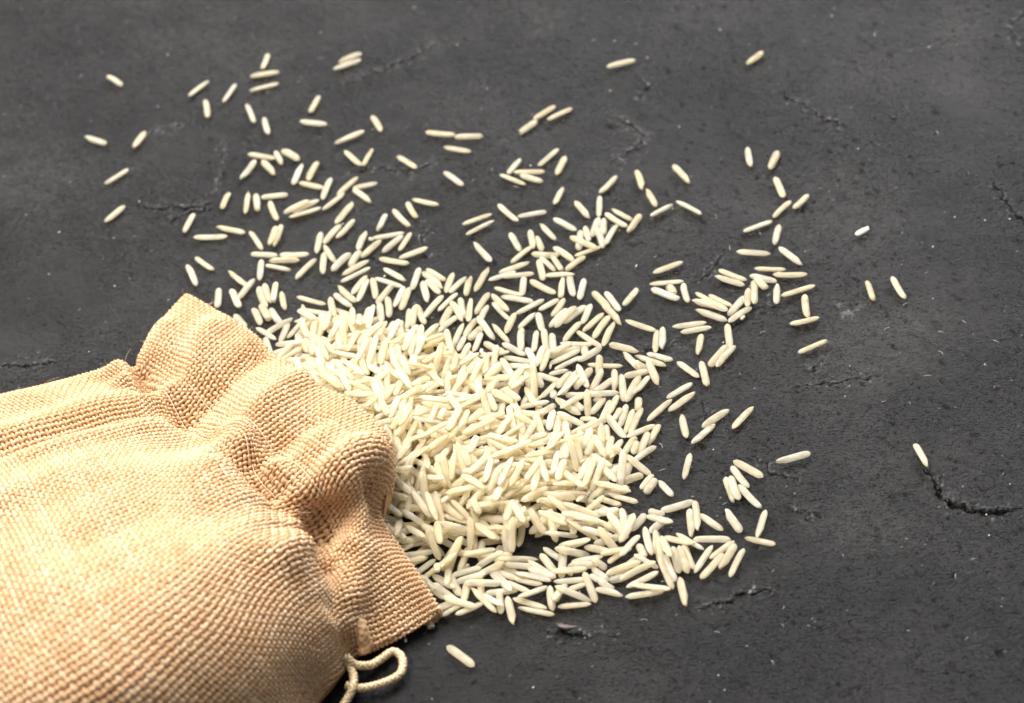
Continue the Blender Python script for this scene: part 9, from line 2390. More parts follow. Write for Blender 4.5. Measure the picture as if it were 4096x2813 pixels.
LB="""slim cream rice grain leaning left alone below the heap
chalk-white broken rice grain leaning right alone on the bare right side
slim cream rice grain leaning left in the upright pair, bare right side
chip-ended cream rice grain leaning left alone beside the long curved crack
chip-ended cream rice grain leaning right right above the left scatter
slim cream rice grain leaning left right of the upright pair upper right
slim cream rice grain leaning left in the crowded bunch right of centre
slim cream rice grain leaning right in the far right column's lower part
slim cream rice grain lying level in the far right column's lower part
slim cream rice grain leaning right above the cluster with the chip
slim cream rice grain leaning left in the far right column's middle
slim cream rice grain lying level in the overlapping trio of left scatter
slim cream rice grain leaning right in the left scatter's lower right
slim cream rice grain lying level left of the bare central patch
chip-ended cream rice grain leaning left alone in the bare central patch
slim cream rice grain leaning right at the bare central patch's lower left
slim cream rice grain lying level at the bare central patch's lower left
chip-ended cream rice grain leaning left at the bare central patch's lower left
slim cream rice grain lying level in the level pair of left scatter
slim cream rice grain lying level in the left scatter's lower row
slim cream rice grain leaning left above the bag's top corner
slim cream rice grain leaning left right of the bag's top corner
slim cream rice grain leaning left in the upright bunch beside bag corner
slim cream rice grain leaning right below the left scatter near centre
slim cream rice grain leaning right, right of two, above the heap's upper left
slim cream rice grain leaning right, left of two, above the heap's upper left
slim cream rice grain leaning right in the band above the heap left
chip-ended cream rice grain leaning left in the band above the heap left
slim cream rice grain lying level in the band above the heap left
slim cream grain leaning right, second from left, in the band above the heap
chip-ended cream rice grain leaning left in the band above the heap
chip-ended cream rice grain lying upright in the band above the heap
slim cream grain leaning right, leftmost, in the band above the heap
slim cream rice grain lying upright in the band above the heap
slim cream grain leaning right, rightmost, in the band above the heap
chip-ended cream rice grain leaning right on the heap's left, near rim
slim cream grain leaning right, rightmost, on the heap's left, near rim
slim cream rice grain lying upright in the band above the heap left
slim cream grain lying upright, leftmost, on the heap's left, near rim
slim cream grain leaning right, leftmost, on the heap's left, near rim
slim cream grain leaning right, second from left, on the heap's left, near rim
slim cream grain lying upright, second from left, on the heap's left, near rim
slim cream grain lying upright, rightmost, on the heap's left, near rim
slim cream rice grain leaning left, left of two, on the heap beside the bag rim
chip-ended cream rice grain leaning right in the band above heap centre
slim cream rice grain leaning left in the bunch's lower part
slim cream rice grain lying upright under the bunch right of centre
slim cream rice grain lying level in the band above heap centre-right
slim cream rice grain leaning left in the upper heap fringe, centre
chip-ended cream rice grain leaning left in the upper heap fringe, centre
chip-ended cream rice grain lying upright in the upper heap fringe, centre
slim cream rice grain leaning right in the upper heap fringe, centre
slim cream rice grain lying upright in the upper heap fringe, centre
slim cream rice grain leaning right, left of two, in the upper heap fringe, centre-right
chip-ended cream rice grain leaning left in the upper heap fringe, centre-right
slim cream rice grain leaning right, right of two, in the upper heap fringe, centre-right
slim cream rice grain lying upright in the upper heap fringe, centre-right
slim cream rice grain leaning right on the heap's upper part
slim cream rice grain lying level on the heap's upper part
slim cream rice grain lying upright on the heap's upper left
slim cream rice grain leaning left in the pair right of bare patch
slim cream rice grain leaning right in the bunch's left part
chip-ended cream rice grain leaning right in the band above heap centre-right
slim cream rice grain lying upright in the bunch's lower part
slim cream rice grain leaning left in the overlapping pair below the bunch
chip-ended cream rice grain leaning left in the overlapping pair below the bunch
slim cream rice grain leaning right under the bunch right of centre
slim cream grain leaning right, second from left, in the fringe right of heap top
chip-ended cream rice grain leaning right, left of two, in the overlapping pair below the bunch
slim cream rice grain leaning right in the overlapping pair below the bunch
chip-ended cream rice grain leaning right, right of two, in the overlapping pair below the bunch
slim cream grain leaning right, rightmost, in the fringe right of heap top
slim cream rice grain lying level in the fringe right of heap top
slim cream rice grain leaning left in the fringe right of heap top
chip-ended cream rice grain lying level in the loose row right of heap
slim cream rice grain lying level in the loose row right of heap
chip-ended cream rice grain lying upright in the upright pair beside the heap
slim cream rice grain lying level in the cluster with the chip
broken short rice grain leaning left in the cluster with the chip
slim cream grain leaning right, leftmost, in the fringe right of heap top
slim cream rice grain leaning right, left of two, on the heap's upper right
chip-ended cream rice grain lying level at the heap's upper right fringe
chip-ended cream rice grain leaning left at the heap's upper right fringe
slim cream rice grain leaning left in the pair right of heap top
slim cream rice grain leaning left on the heap's upper right
chip-ended cream rice grain leaning left in the crowd at far right
slim cream rice grain lying level, left of two, below the far right crowd
slim cream rice grain lying level in the crowd at far right
chip-ended cream rice grain lying level in the pair left of right column
slim cream rice grain leaning left in the pair left of right column
chip-ended cream rice grain lying level in the big right cluster
slim cream rice grain lying level in the big right cluster
slim cream rice grain leaning right, left of two, at the big right cluster's right end
slim cream rice grain lying upright at the big right cluster's right end
slim cream rice grain lying level, right of two, below the far right crowd
slim cream rice grain lying upright at the far right lower strays
slim cream rice grain lying level at the far right lower strays
slim cream rice grain leaning right, right of two, at the big right cluster's right end
slim cream rice grain lying level, right of two, in the stacked pair below right cluster
slim cream rice grain lying level, left of two, in the stacked pair below right cluster
slim cream rice grain lying upright in the trio under right cluster
slim cream rice grain leaning right, left of two, in the trio under right cluster
slim cream rice grain leaning right, right of two, in the trio under right cluster
chip-ended cream rice grain leaning right at the far right lower strays
slim cream rice grain lying upright in the pair right of heap top
slim cream grain leaning left, third from left, on the heap's left, near rim
slim cream grain leaning left, second from left, on the heap's left, near rim
slim cream rice grain leaning left, right of two, on the heap's upper left
slim cream rice grain leaning left, right of two, on the heap beside the bag rim
slim cream grain leaning left, leftmost, on the heap's left, near rim
slim cream grain leaning left, fourth from left, on the heap's left, near rim
slim cream grain leaning left, rightmost, on the heap's left, near rim
slim cream grain leaning right, leftmost, on the heap beside bag bulge
slim cream grain leaning right, rightmost, on the heap beside bag bulge
slim cream rice grain lying upright, left of two, beside the bag's darkest edge
slim cream rice grain lying level on the heap's left, near rim
slim cream rice grain leaning left, left of two, on the heap's upper left
slim cream rice grain leaning right on the heap's upper left
slim cream rice grain leaning left on the heap's dark gaps' left
slim cream grain lying level, rightmost, on the heap beside bag bulge
slim cream rice grain lying upright on the heap's dark gaps' left
slim cream grain lying upright, third from left, right of the heap's dark gaps
slim cream rice grain leaning left, left of two, right of the heap's dark gaps
slim cream grain lying upright, second from left, right of the heap's dark gaps
slim cream grain lying upright, leftmost, right of the heap's dark gaps
slim cream grain lying upright, rightmost, right of the heap's dark gaps
slim cream rice grain leaning left, right of two, right of the heap's dark gaps
slim cream grain lying upright, leftmost, on the heap's right middle
slim cream rice grain leaning right on the heap's dark gaps' left
slim cream rice grain lying level on the heap's centre
slim cream rice grain leaning right, right of two, on the heap's centre
slim cream grain leaning right, rightmost, on the heap's crest
slim cream grain lying level, second from left, on the heap beside bag bulge
slim cream grain leaning right, second from left, on the heap beside bag bulge
slim cream grain lying level, leftmost, on the heap beside bag bulge
slim cream grain leaning right, second from left, on the heap's crest
slim cream grain leaning right, leftmost, on the heap's crest
slim cream grain leaning right, rightmost, beside the bag's darkest edge
slim cream rice grain lying upright, left of two, on the heap's crest, lower part
slim cream rice grain lying upright, right of two, on the heap's crest, lower part
slim cream rice grain lying upright on the heap's crest
slim cream rice grain lying upright on the heap's centre
slim cream rice grain leaning right, left of two, on the heap's centre
slim cream rice grain leaning right, right of two, on the heap's lower centre
slim cream grain leaning right, leftmost, on the heap's centre right
slim cream grain lying upright, leftmost, on the heap's centre right
slim cream grain leaning right, second from left, on the heap's centre right
slim cream rice grain lying level on the heap's centre right
slim cream grain lying upright, rightmost, on the heap's centre right
slim cream grain lying upright, second from left, on the heap's centre right
slim cream grain leaning left, leftmost, on the heap's crest, lower part
slim cream grain leaning right, second from left, beside the bag's darkest edge
slim cream grain leaning right, leftmost, beside the bag's darkest edge
pinkish translucent rice grain leaning right on the heap's right part
chip-ended cream rice grain lying upright on the heap's upper right
slim cream rice grain leaning right, right of two, on the heap's upper right
slim cream rice grain leaning left, left of two, on the heap's right part
slim cream rice grain leaning right on the heap's right part
slim cream grain lying upright, leftmost, on the heap's right edge
slim cream grain leaning right, second from left, on the heap's right edge
slim cream rice grain lying level on the heap's right part
slim cream rice grain lying upright on the heap's right part
slim cream grain leaning right, leftmost, on the heap's right edge
slim cream grain lying upright, second from left, on the heap's right edge
slim cream grain lying upright, rightmost, on the heap's right edge
slim cream grain leaning right, rightmost, on the heap's right edge
slim cream rice grain leaning right, left of two, on the heap's right edge, middle
slim cream rice grain leaning left on the heap's right edge
chip-ended cream rice grain leaning right on the heap's right edge, middle
slim cream rice grain leaning right, right of two, on the heap's right edge, middle
chip-ended cream rice grain leaning right, left of two, in the trio right of the heap
chip-ended cream rice grain leaning right, right of two, in the trio right of the heap
slim cream rice grain leaning right in the trio right of the heap
slim cream rice grain lying upright alone right of the heap's edge
slim cream rice grain leaning right, left of two, on the heap's right middle
slim cream rice grain leaning left, right of two, on the heap's right part
slim cream rice grain leaning right, right of two, on the heap's right middle
slim cream grain lying upright, rightmost, on the heap's right middle
slim cream rice grain leaning left on the heap's right middle
slim cream grain lying upright, third from left, on the heap's right middle
slim cream rice grain leaning left on the heap's right edge, lower
slim cream grain lying upright, second from left, on the heap's right middle
slim cream rice grain leaning right, left of two, on the heap's right lower part
slim cream rice grain leaning right, right of two, on the heap's right lower part
slim cream rice grain lying upright on the heap's right edge, lower
slim cream rice grain lying level on the heap's right lower part
slim cream rice grain leaning left on the heap's right lower part
slim cream rice grain lying upright alone lower right of heap
slim cream grain leaning right, rightmost, on the heap's centre right
slim rice grain leaning right, left of two, in the group of three far from heap
slim rice grain leaning right, right of two, in the group of three far from heap
chip-ended cream rice grain leaning right alone right of the heap's edge
slim cream grain leaning left, third from left, in the five-grain group, lower right
slim cream grain leaning left, second from left, in the five-grain group, lower right
slim cream grain leaning left, rightmost, in the five-grain group, lower right
chip-ended cream rice grain leaning left in the five-grain group, lower right
slim cream grain leaning left, leftmost, in the five-grain group, lower right
chip-ended cream rice grain lying level alone at the lower far right
slim cream rice grain leaning left, right of two, beside the bag's darkest edge
slim cream rice grain leaning left, left of two, beside the bag's darkest edge
slim cream grain leaning left, leftmost, over the dark hollow by bag
slim cream rice grain lying upright, right of two, beside the bag's darkest edge
chip-ended cream rice grain leaning left, left of two, over the dark hollow by bag
chip-ended cream rice grain leaning left, right of two, over the dark hollow by bag
slim cream grain leaning left, second from left, over the dark hollow by bag
slim cream rice grain lying upright, right of two, over the dark hollow by bag
slim cream grain leaning left, rightmost, over the dark hollow by bag
slim cream grain leaning left, second from left, on the heap's crest, lower part
slim cream rice grain leaning right, left of two, on the heap's lower centre
chip-ended cream rice grain leaning left on the heap below its hollow
slim cream rice grain lying level on the heap's crest, lower part
slim cream grain leaning left, rightmost, on the heap's crest, lower part
slim cream rice grain leaning left on the heap below its hollow
chip-ended cream rice grain lying upright on the heap below its hollow
slim cream rice grain lying upright, right of two, on the heap's lower slope
slim cream rice grain leaning left on the heap's lower centre
slim cream rice grain lying level, left of two, on the heap below its hollow
slim cream rice grain leaning left, right of two, beside the bag's lower flap
slim cream rice grain lying upright, left of two, over the dark hollow by bag
slim cream rice grain leaning right on the heap's bottom left
slim cream rice grain lying level, right of two, beside the bag's lower flap
slim cream rice grain lying upright, left of two, on the heap's lower slope
slim cream rice grain lying level, right of two, on the heap below its hollow
slim cream rice grain leaning right on the heap's bottom middle
slim cream rice grain lying level, left of two, beside the bag's lower flap
slim cream rice grain leaning left, right of two, at the heap's bottom left edge
slim cream rice grain leaning right beside the bag's lower flap
slim cream rice grain leaning left, left of two, beside the bag's lower flap
slim cream rice grain leaning left, left of two, at the heap's bottom left edge
slim cream rice grain leaning left, right of two, on the heap's bottom middle
slim cream rice grain lying level, right of two, on the heap's bottom left
slim cream grain lying level, second from left, on the heap's bottom middle
slim cream grain lying level, leftmost, on the heap's bottom middle
slim cream grain lying level, second from left, on the heap's bottom right
slim cream rice grain lying level, left of two, on the heap's bottom left
slim cream rice grain leaning left on the heap's bottom right
slim cream rice grain lying level, left of two, at the heap's bottom edge, middle
slim cream rice grain leaning left, left of two, on the heap's bottom middle
slim cream rice grain lying level, right of two, at the heap's bottom left edge
slim cream grain lying level, rightmost, on the heap's bottom middle
slim cream grain lying level, leftmost, on the heap's bottom right
slim cream grain leaning right, leftmost, at the heap's bottom left edge
slim cream grain leaning right, second from left, at the heap's bottom left edge
slim cream grain leaning right, rightmost, at the heap's bottom left edge
slim cream rice grain lying level, left of two, at the heap's bottom left edge
chip-ended cream rice grain leaning left at the heap's bottom left edge
chip-ended cream rice grain lying upright at the heap's bottom edge, middle
slim cream rice grain lying level, right of two, at the heap's bottom edge, middle
chip-ended cream rice grain lying level at the heap's bottom edge, middle
slim cream rice grain leaning right at the heap's bottom edge, middle
slim cream rice grain lying upright at the heap's bottom edge, right
slim cream rice grain leaning left on the heap's lower right slope
slim cream rice grain lying upright on the heap's lower slope, right
slim cream rice grain lying level near the heap's lower right gap
slim cream rice grain leaning left, right of two, on the heap's lower right
slim cream rice grain leaning right, left of two, on the heap's lower right
slim cream rice grain leaning left near the heap's lower right gap
slim cream rice grain leaning left, left of two, on the heap's lower right
slim cream grain lying level, leftmost, on the heap's lower slope, right
slim cream grain lying level, rightmost, on the heap's lower slope, right
slim cream rice grain leaning right, right of two, on the heap's lower right
slim cream rice grain lying upright on the heap's lower right tip
short cream rice grain lying upright on the heap's lower right tip
slim cream grain leaning left, second from left, in the lower right upright row
slim cream rice grain leaning left alone under the lower right row
slim cream rice grain lying upright on the heap's bottom right
slim cream grain lying level, second from left, on the heap's lower slope, right
slim cream rice grain lying level on the heap's bottom right corner
slim cream grain lying level, rightmost, on the heap's bottom right
slim cream grain lying level, third from left, on the heap's bottom right
slim cream grain lying level, fourth from left, on the heap's bottom right
chip-ended cream rice grain leaning left at the heap's bottom edge, right
slim cream rice grain leaning left at the heap's bottom edge, right
chip-ended cream rice grain lying level on the heap's bottom right corner
slim cream rice grain lying level at the heap's bottom edge, right
slim cream rice grain leaning right on the heap's bottom right corner
slim cream rice grain leaning right, left of two, at the bottom edge's right end
slim cream rice grain leaning right, right of two, at the bottom edge's right end
slim cream rice grain lying level, left of two, at the bottom edge's right end
slim cream rice grain lying level, right of two, at the bottom edge's right end
slim cream rice grain lying level just above the lower right cluster
chip-ended cream rice grain lying upright, left of two, in the lower right fan
slim cream rice grain leaning left in the lower right fan
chip-ended cream rice grain lying upright, right of two, in the lower right fan
chip-ended cream rice grain leaning left alone above the lower row
chip-ended cream rice grain lying upright in the T-shaped pair lower right
chip-ended cream rice grain lying level in the T-shaped pair lower right
slim cream rice grain lying level on the heap's lower right tip
slim cream rice grain lying level in the leaning row at lower right
slim cream rice grain lying level in the lower right upright row
slim cream grain leaning right, leftmost, in the leaning row at lower right
slim cream grain leaning right, third from left, in the leaning row at lower right
slim cream grain leaning right, second from left, in the leaning row at lower right
chip-ended cream rice grain leaning right in the leaning row at lower right
slim cream grain leaning right, rightmost, in the leaning row at lower right
slim cream grain leaning left, rightmost, in the lower right upright row
slim cream grain leaning left, third from left, in the lower right upright row
slim cream rice grain lying upright in the lower right upright row
slim cream grain leaning left, leftmost, in the lower right upright row
chip-ended cream rice grain lying upright alone under the lower right row""".strip().splitlines()
def gmat(r):
    x,y,z,yaw,pit,roll,L,w,th=r[:9]
    return Matrix.Translation((x*MM,y*MM,z*MM))@Matrix.Rotation(yaw,4,'Z')@Matrix.Rotation(-pit,4,'Y')@Matrix.Rotation(roll,4,'X')@Matrix.Diagonal((L*1.04*MM,w*1.05*MM,th*.84*MM,1))
ME={}
for r,lab in zip(GR,LB):
    key=(int(r[9]),int(r[11]))
    if key not in ME:
        V,Q,UV=SH[key[0]]
        ME[key]=mesh_np('rice_grain',V,Q,RM,uv=UV,attrs={'chalk':np.full(len(V),[0,.55,.0,.15][key[1]])})
    o=bpy.data.objects.new('rice_grain',ME[key]); COL.objects.link(o); o.matrix_world=gmat(r)
    tag(o,lab,'rice grain','loose rice grains spilled on the dark tabletop')
Vs=[];Qs=[];Us=[];Ts=[];Cs=[];off=0
for r in ST:
    V,Q,UV=SH[int(r[9])]; M=np.array(gmat(r)); P=V@M[:3,:3].T+M[:3,3]
    Vs.append(P);Qs.append(Q+off);Us.append(UV);Ts.append(np.full(len(V),r[10]));Cs.append(np.full(len(V),.15 if r[11] in (1,3) else 0)); off+=len(V)
rc=np.random.default_rng(17)
for q in range(150):
    b=ST[int(rc.integers(0,len(ST)))]; V,Q,UV=SH[10+q%2]; sz=rc.uniform(.3,1.1)
    r=[b[0]+rc.normal(0,9)+4,b[1]+rc.normal(0,9),sz*.22,rc.uniform(0,6.3),0,rc.uniform(0,3),sz*1.3,sz*.8,sz*.7,10,0,0]
    M=np.array(gmat(r)); Vs.append(V@M[:3,:3].T+M[:3,3]);Qs.append(Q+off);Us.append(UV);Ts.append(np.full(len(V),rc.random()));Cs.append(np.full(len(V),.4)); off+=len(V)
me=mesh_np('rice_heap',np.concatenate(Vs),np.concatenate(Qs),RM,uv=np.concatenate(Us),attrs={'tone':np.concatenate(Ts),'chalk':np.concatenate(Cs)})
tag(link('rice_heap',me),'heap of cream long-grain rice spilling from the open mouth of the burlap bag','rice heap','loose rice grains spilled on the dark tabletop','stuff')
# ------------------------------------------------------------------ bag
NET=np.array([[[-77.23, 29.96, 5.0], [-67.42, 17.26, 8.0], [-58.51, 4.27, 11.0], [-48.23, -14.48, 13.0], [-37.94, -24.17, 15.0], [-30.11, -37.51, 16.0], [-29.88, -46.96, 13.0], [-32.62, -56.85, 8.5], [-23.77, -78.2, 4.0]], [[-83.37, 16.73, 6.0], [-72.88, 5.53, 10.0], [-62.81, -9.89, 14.0], [-52.78, -27.7, 18.0], [-42.94, -40.41, 22.0], [-35.4, -53.59, 24.0], [-34.81, -59.5, 17.0], [-35.6, -65.44, 11.0], [-29.29, -81.26, 3.0]], [[-86.38, 6.4, 6.0], [-77.19, -6.22, 9.0], [-71.07, -17.62, 11.0], [-60.98, -32.8, 17.0], [-53.0, -45.28, 19.0], [-45.91, -55.62, 20.0], [-42.55, -60.43, 14.0], [-40.56, -73.62, 12.0], [-37.59, -84.72, 4.0]], [[-91.93, 4.17, 7.0], [-82.08, -11.46, 10.0], [-73.88, -26.67, 12.0], [-64.41, -38.57, 20.0], [-58.72, -51.15, 20.0], [-53.17, -60.73, 20.0], [-46.1, -65.81, 15.0], [-43.66, -83.99, 14.0], [-41.97, -87.88, 5.0]], [[-100.1, 3.26, 8.0], [-87.0, -15.74, 13.0], [-78.36, -34.82, 19.0], [-69.83, -49.77, 27.0], [-62.68, -64.44, 30.0], [-56.2, -76.62, 31.0], [-50.09, -84.79, 28.0], [-46.6, -90.39, 20.0], [-45.99, -92.96, 6.0]], [[-114.11, -0.53, 10.0], [-97.78, -22.96, 18.0], [-87.08, -46.39, 27.0], [-78.3, -66.14, 35.0], [-71.8, -82.19, 39.0], [-65.34, -94.91, 40.0], [-59.61, -102.8, 36.0], [-54.62, -104.66, 25.0], [-51.31, -100.94, 7.0]], [[-128.55, -2.85, 10.0], [-110.38, -30.08, 22.0], [-98.56, -56.5, 33.0], [-90.22, -78.1, 41.0], [-83.17, -95.73, 46.0], [-76.61, -109.04, 47.0], [-70.37, -116.87, 42.0], [-64.02, -117.23, 29.0], [-56.38, -112.07, 8.0]], [[-143.73, -7.2, 10.0], [-123.05, -37.78, 24.0], [-111.16, -65.79, 36.0], [-101.89, -90.19, 45.0], [-95.32, -108.16, 50.0], [-88.63, -120.95, 51.0], [-81.5, -128.84, 45.0], [-73.91, -129.96, 30.0], [-61.92, -126.21, 8.0]], [[-161.36, -11.91, 8.0], [-140.39, -41.35, 20.0], [-128.42, -70.02, 32.0], [-117.72, -94.41, 40.0], [-110.97, -111.2, 44.0], [-102.95, -126.09, 45.0], [-95.99, -134.17, 38.0], [-86.74, -136.59, 24.0], [-71.86, -137.6, 6.0]], [[-178.55, -16.14, 4.0], [-162.22, -39.94, 10.0], [-152.47, -63.81, 16.0], [-143.05, -85.77, 20.0], [-135.73, -103.0, 20.0], [-126.19, -116.18, 18.0], [-115.92, -127.61, 14.0], [-103.06, -137.82, 8.0], [-84.28, -147.5, 3.0]]])
FOLDS=[('-2.6 4.2', [[-114.72, -31.34, 24.0], [-101.22, -25.0, 20.0], [-90.28, -20.29, 16.0], [-82.62, -15.59, 12.0]]), ('1.5 5', [[-116.28, -23.41, 20.0], [-102.56, -16.39, 16.0], [-88.39, -9.29, 12.0]]), ('1.5 4', [[-107.94, -37.95, 26.0], [-91.09, -29.82, 20.0], [-80.57, -22.36, 14.0]]), ('2.0 3.5', [[-82.57, 18.55, 10.0], [-84.94, 8.62, 8.0]]), ('1.8 4', [[-70.25, 12.8, 10.0], [-75.45, -3.11, 10.0], [-78.51, -8.48, 10.0]]), ('-3.0 4.5', [[-59.81, -1.92, 13.0], [-66.77, -8.48, 12.0], [-74.14, -16.28, 11.0], [-78.17, -20.54, 11.0]]), ('2.8 5', [[-50.97, -14.83, 15.0], [-56.91, -25.85, 17.0], [-62.13, -36.65, 19.0]]), ('-2.0 4', [[-46.84, -34.13, 19.0], [-52.88, -39.85, 19.0], [-57.87, -47.02, 19.0]]), ('2.6 4', [[-60.34, -40.36, 21.0], [-56.54, -45.86, 21.0], [-52.96, -50.95, 20.0]]), ('-3.0 3.5', [[-66.38, -43.63, 20.0], [-60.61, -48.12, 20.0], [-55.11, -54.2, 19.0]]), ('3.0 4.5', [[-33.08, -46.36, 23.0], [-40.43, -53.68, 21.0], [-47.53, -61.81, 20.0]]), ('-3.4 4.2', [[-33.35, -56.15, 18.0], [-38.58, -56.25, 15.0], [-43.54, -56.33, 14.0], [-47.05, -60.86, 14.0]]), ('-3.2 3.8', [[-44.73, -58.44, 13.0], [-45.46, -65.39, 13.0], [-44.77, -72.47, 13.0]]), ('2.5 4', [[-48.11, -71.75, 24.0], [-51.35, -80.93, 28.0]]), ('3.2 3', [[-92.23, 3.94, 8.0], [-90.29, -1.31, 9.0]]), ('-2.0 2.2', [[-87.92, 4.12, 7.0], [-86.57, -4.32, 9.0]]), ('2.2 2.8', [[-83.66, -9.67, 10.0], [-80.78, -15.67, 11.0]]), ('-1.8 2.5', [[-86.63, 3.09, 7.0], [-84.45, -6.24, 9.0]]), ('1.8 3', [[-38.6, -67.69, 12.0], [-39.87, -78.34, 13.0], [-41.5, -83.99, 10.0]]), ('.9 7', [[-71.54, -49.74, 28.0], [-91.9, -52.97, 30.0], [-111.5, -56.31, 30.0]]), ('-1.0 8', [[-60.49, -68.64, 32.0], [-78.84, -74.45, 36.0], [-96.28, -86.8, 40.0]]), ('.9 8', [[-54.83, -80.84, 34.0], [-69.31, -93.62, 42.0], [-82.8, -107.05, 46.0]]), ('-.8 7', [[-47.91, -87.59, 28.0], [-58.28, -100.77, 36.0], [-68.28, -116.17, 42.0]])]
def unit(a): return a/np.maximum(np.linalg.norm(a,axis=-1,keepdims=True),1e-9)
def cr(P,t):
    # catmull-rom along axis 0 at params t
    n=len(P); i=np.clip(np.floor(t).astype(int),0,n-2); f=(t-i)
    f=f.reshape((-1,)+(1,)*(P.ndim-1))
    Pe=np.concatenate([[2*P[0]-P[1]],P,[2*P[-1]-P[-2]]])
    a,b,c,d=Pe[i],Pe[i+1],Pe[i+2],Pe[i+3]
    return .5*(2*b+(c-a)*f+(2*a-5*b+4*c-d)*f*f+(3*b-a-3*c+d)*f**3)
def make_net():
    R=[]
    for row in NET:
        o0=row[0]-row[1]; o0[2]=0; o0/=np.linalg.norm(o0); o1=row[-1]-row[-2]; o1[2]=0; o1/=np.linalg.norm(o1)
        a=row[0]+o0*1.2; a[2]=max(row[0][2]*.45,.9); b=row[0]-o0*1.5; b[2]=.6
        c=row[-1]+o1*1.0; c[2]=max(row[-1][2]*.4,.8); d=row[-1]-o1*2; d[2]=.6
        R.append(np.vstack([[b,a],row,[c,d]]))
    R=np.array(R)
    back=unit(R[1]-R[0]); dn=np.array([0,0,-1.])
    cu=np.array([.9,1.2,1.2,1.5,2.0,2.4,3.4,4.2,4.2,3.0,1.5,1.0,.9])[:,None]
    r1=R[0]+back*.4*cu+dn*1.1*cu; r2=R[0]+back*(1.6*cu+1)+dn*1.6*cu
    r1[:,2]=np.maximum(r1[:,2],.5); r2[:,2]=np.maximum(r2[:,2],.5)
    return np.concatenate([[r2],[r1],R])
NW=make_net()                      # rows x cols x 3
nr,nc=NW.shape[:2]
VR=np.linspace(0,nr-1,(nr-1)*26+1); UC=np.linspace(0,nc-1,(nc-1)*26+1)
B=cr(NW,VR); B=np.swapaxes(cr(np.swapaxes(B,0,1),UC),0,1)     # (nv,nu,3)
# equalise thread spacing across the bag in each row
nu=340
out=np.empty((len(VR),nu,3)); 
fr=[]
for i in range(len(VR)):
    s=np.concatenate([[0],np.cumsum(np.linalg.norm(np.diff(B[i],axis=0),axis=1))]); fr.append(s/s[-1])
fr=np.array(fr); kk=np.exp(-np.linspace(-2,2,41)**2); kk/=kk.sum()
fr=np.apply_along_axis(lambda c:np.convolve(np.pad(c,20,mode='edge'),kk,'valid'),0,fr)
for i in range(len(VR)):
    for c in range(3): out[i,:,c]=np.interp(np.linspace(0,1,nu),fr[i],B[i,:,c])
B=out
def normals(B):
    n=np.cross(np.gradient(B,axis=0),np.gradient(B,axis=1)); n=unit(n)
    return n
Nn=normals(B)
if Nn[len(VR)//2,nu//2,2]<0: SGN=-1
else: SGN=1
Nn*=SGN
disp=np.zeros(B.shape[:2])
for head,pts in FOLDS:
    amp,sg=[float(q) for q in head.split()]
    P=np.array(pts); best=np.full(B.shape[:2],1e9)
    for k in range(len(P)-1):
        a,b=P[k],P[k+1]; d=b-a; t=np.clip(((B-a)@d)/(d@d),0,1)
        e=B-a-t[...,None]*d; e=e*np.array([1,1,.55]); best=np.minimum(best,np.linalg.norm(e,axis=-1))
    disp+=amp*np.exp(-(best/sg)**2)
# pleats gathered at the drawstring, fading to both sides
vrow=VR[:,None]; uu=np.linspace(0,1,nu)[None]
gath=np.exp(-((vrow-4.7)/1.1)**2)
ph=2*math.pi*(uu*9+.8*np.sin(uu*9)+.35*np.sin(vrow*1.3))
disp+=gath*(.42*np.sin(ph)+.2*np.sin(ph*1.9+1.0))*np.clip(np.sin(uu*math.pi)*3,0,1)
disp-=.9*np.exp(-((vrow-4.9)/.35)**2)
disp+=.5*np.exp(-((vrow-4.2)/.35)**2)
# slow rumples
rum=fnoise(len(VR),nu,55,260,31); disp+=.55*rum*np.clip((vrow-1.5),0,1)
lim=np.clip((B[...,2]-1.0),0,9)
disp=np.maximum(disp,-lim)
D2=Nn*disp[...,None]; D2[:52]=D2[52]
B=B+D2
B[...,2]=np.maximum(B[...,2],.5)
fr=[]
for i in range(len(VR)):
    q=np.concatenate([[0],np.cumsum(np.linalg.norm(np.diff(B[i],axis=0),axis=1))]); fr.append(q/q[-1])
fr=np.apply_along_axis(lambda c:np.convolve(np.pad(c,20,mode='edge'),kk,'valid'),0,np.array(fr))
B=np.stack([np.stack([np.interp(np.linspace(0,1,nu),fr[i],B[i,:,c]) for c in range(3)],1) for i in range(len(VR))])
Nn=normals(B)*SGN
# arc length along the bag -> weft positions
arc=np.concatenate([[0],np.cumsum(np.linalg.norm(np.diff(B[:,nu//3:2*nu//3],axis=0),axis=2).mean(1))])
keep=VR<=nr-1.8
PITCH=1.22
NV=int(arc[keep][-1]/PITCH); NU=int(np.linalg.norm(np.diff(B[60],axis=0),axis=1).sum()/1.2)
def at(vi,ui):
    """vi in mm along arc, ui 0..1 -> pos,normal,tangent_v,tangent_u"""
    fv=np.interp(vi,arc,np.arange(len(VR))); fu=ui*(nu-1)
    i=np.clip(fv.astype(int),0,len(VR)-2); j=np.clip(fu.astype(int),0,nu-2); a=(fv-i)[...,None]; b=(fu-j)[...,None]
    def L(A): return A[i,j]*(1-a)*(1-b)+A[i+1,j]*a*(1-b)+A[i,j+1]*(1-a)*b+A[i+1,j+1]*a*b
    return L(B),unit(L(Nn))
SEG=5
xs_=np.array([-.335,-.25,0,.25,.335]); zs_=np.array([-.26,.05,.2,.05,-.26])
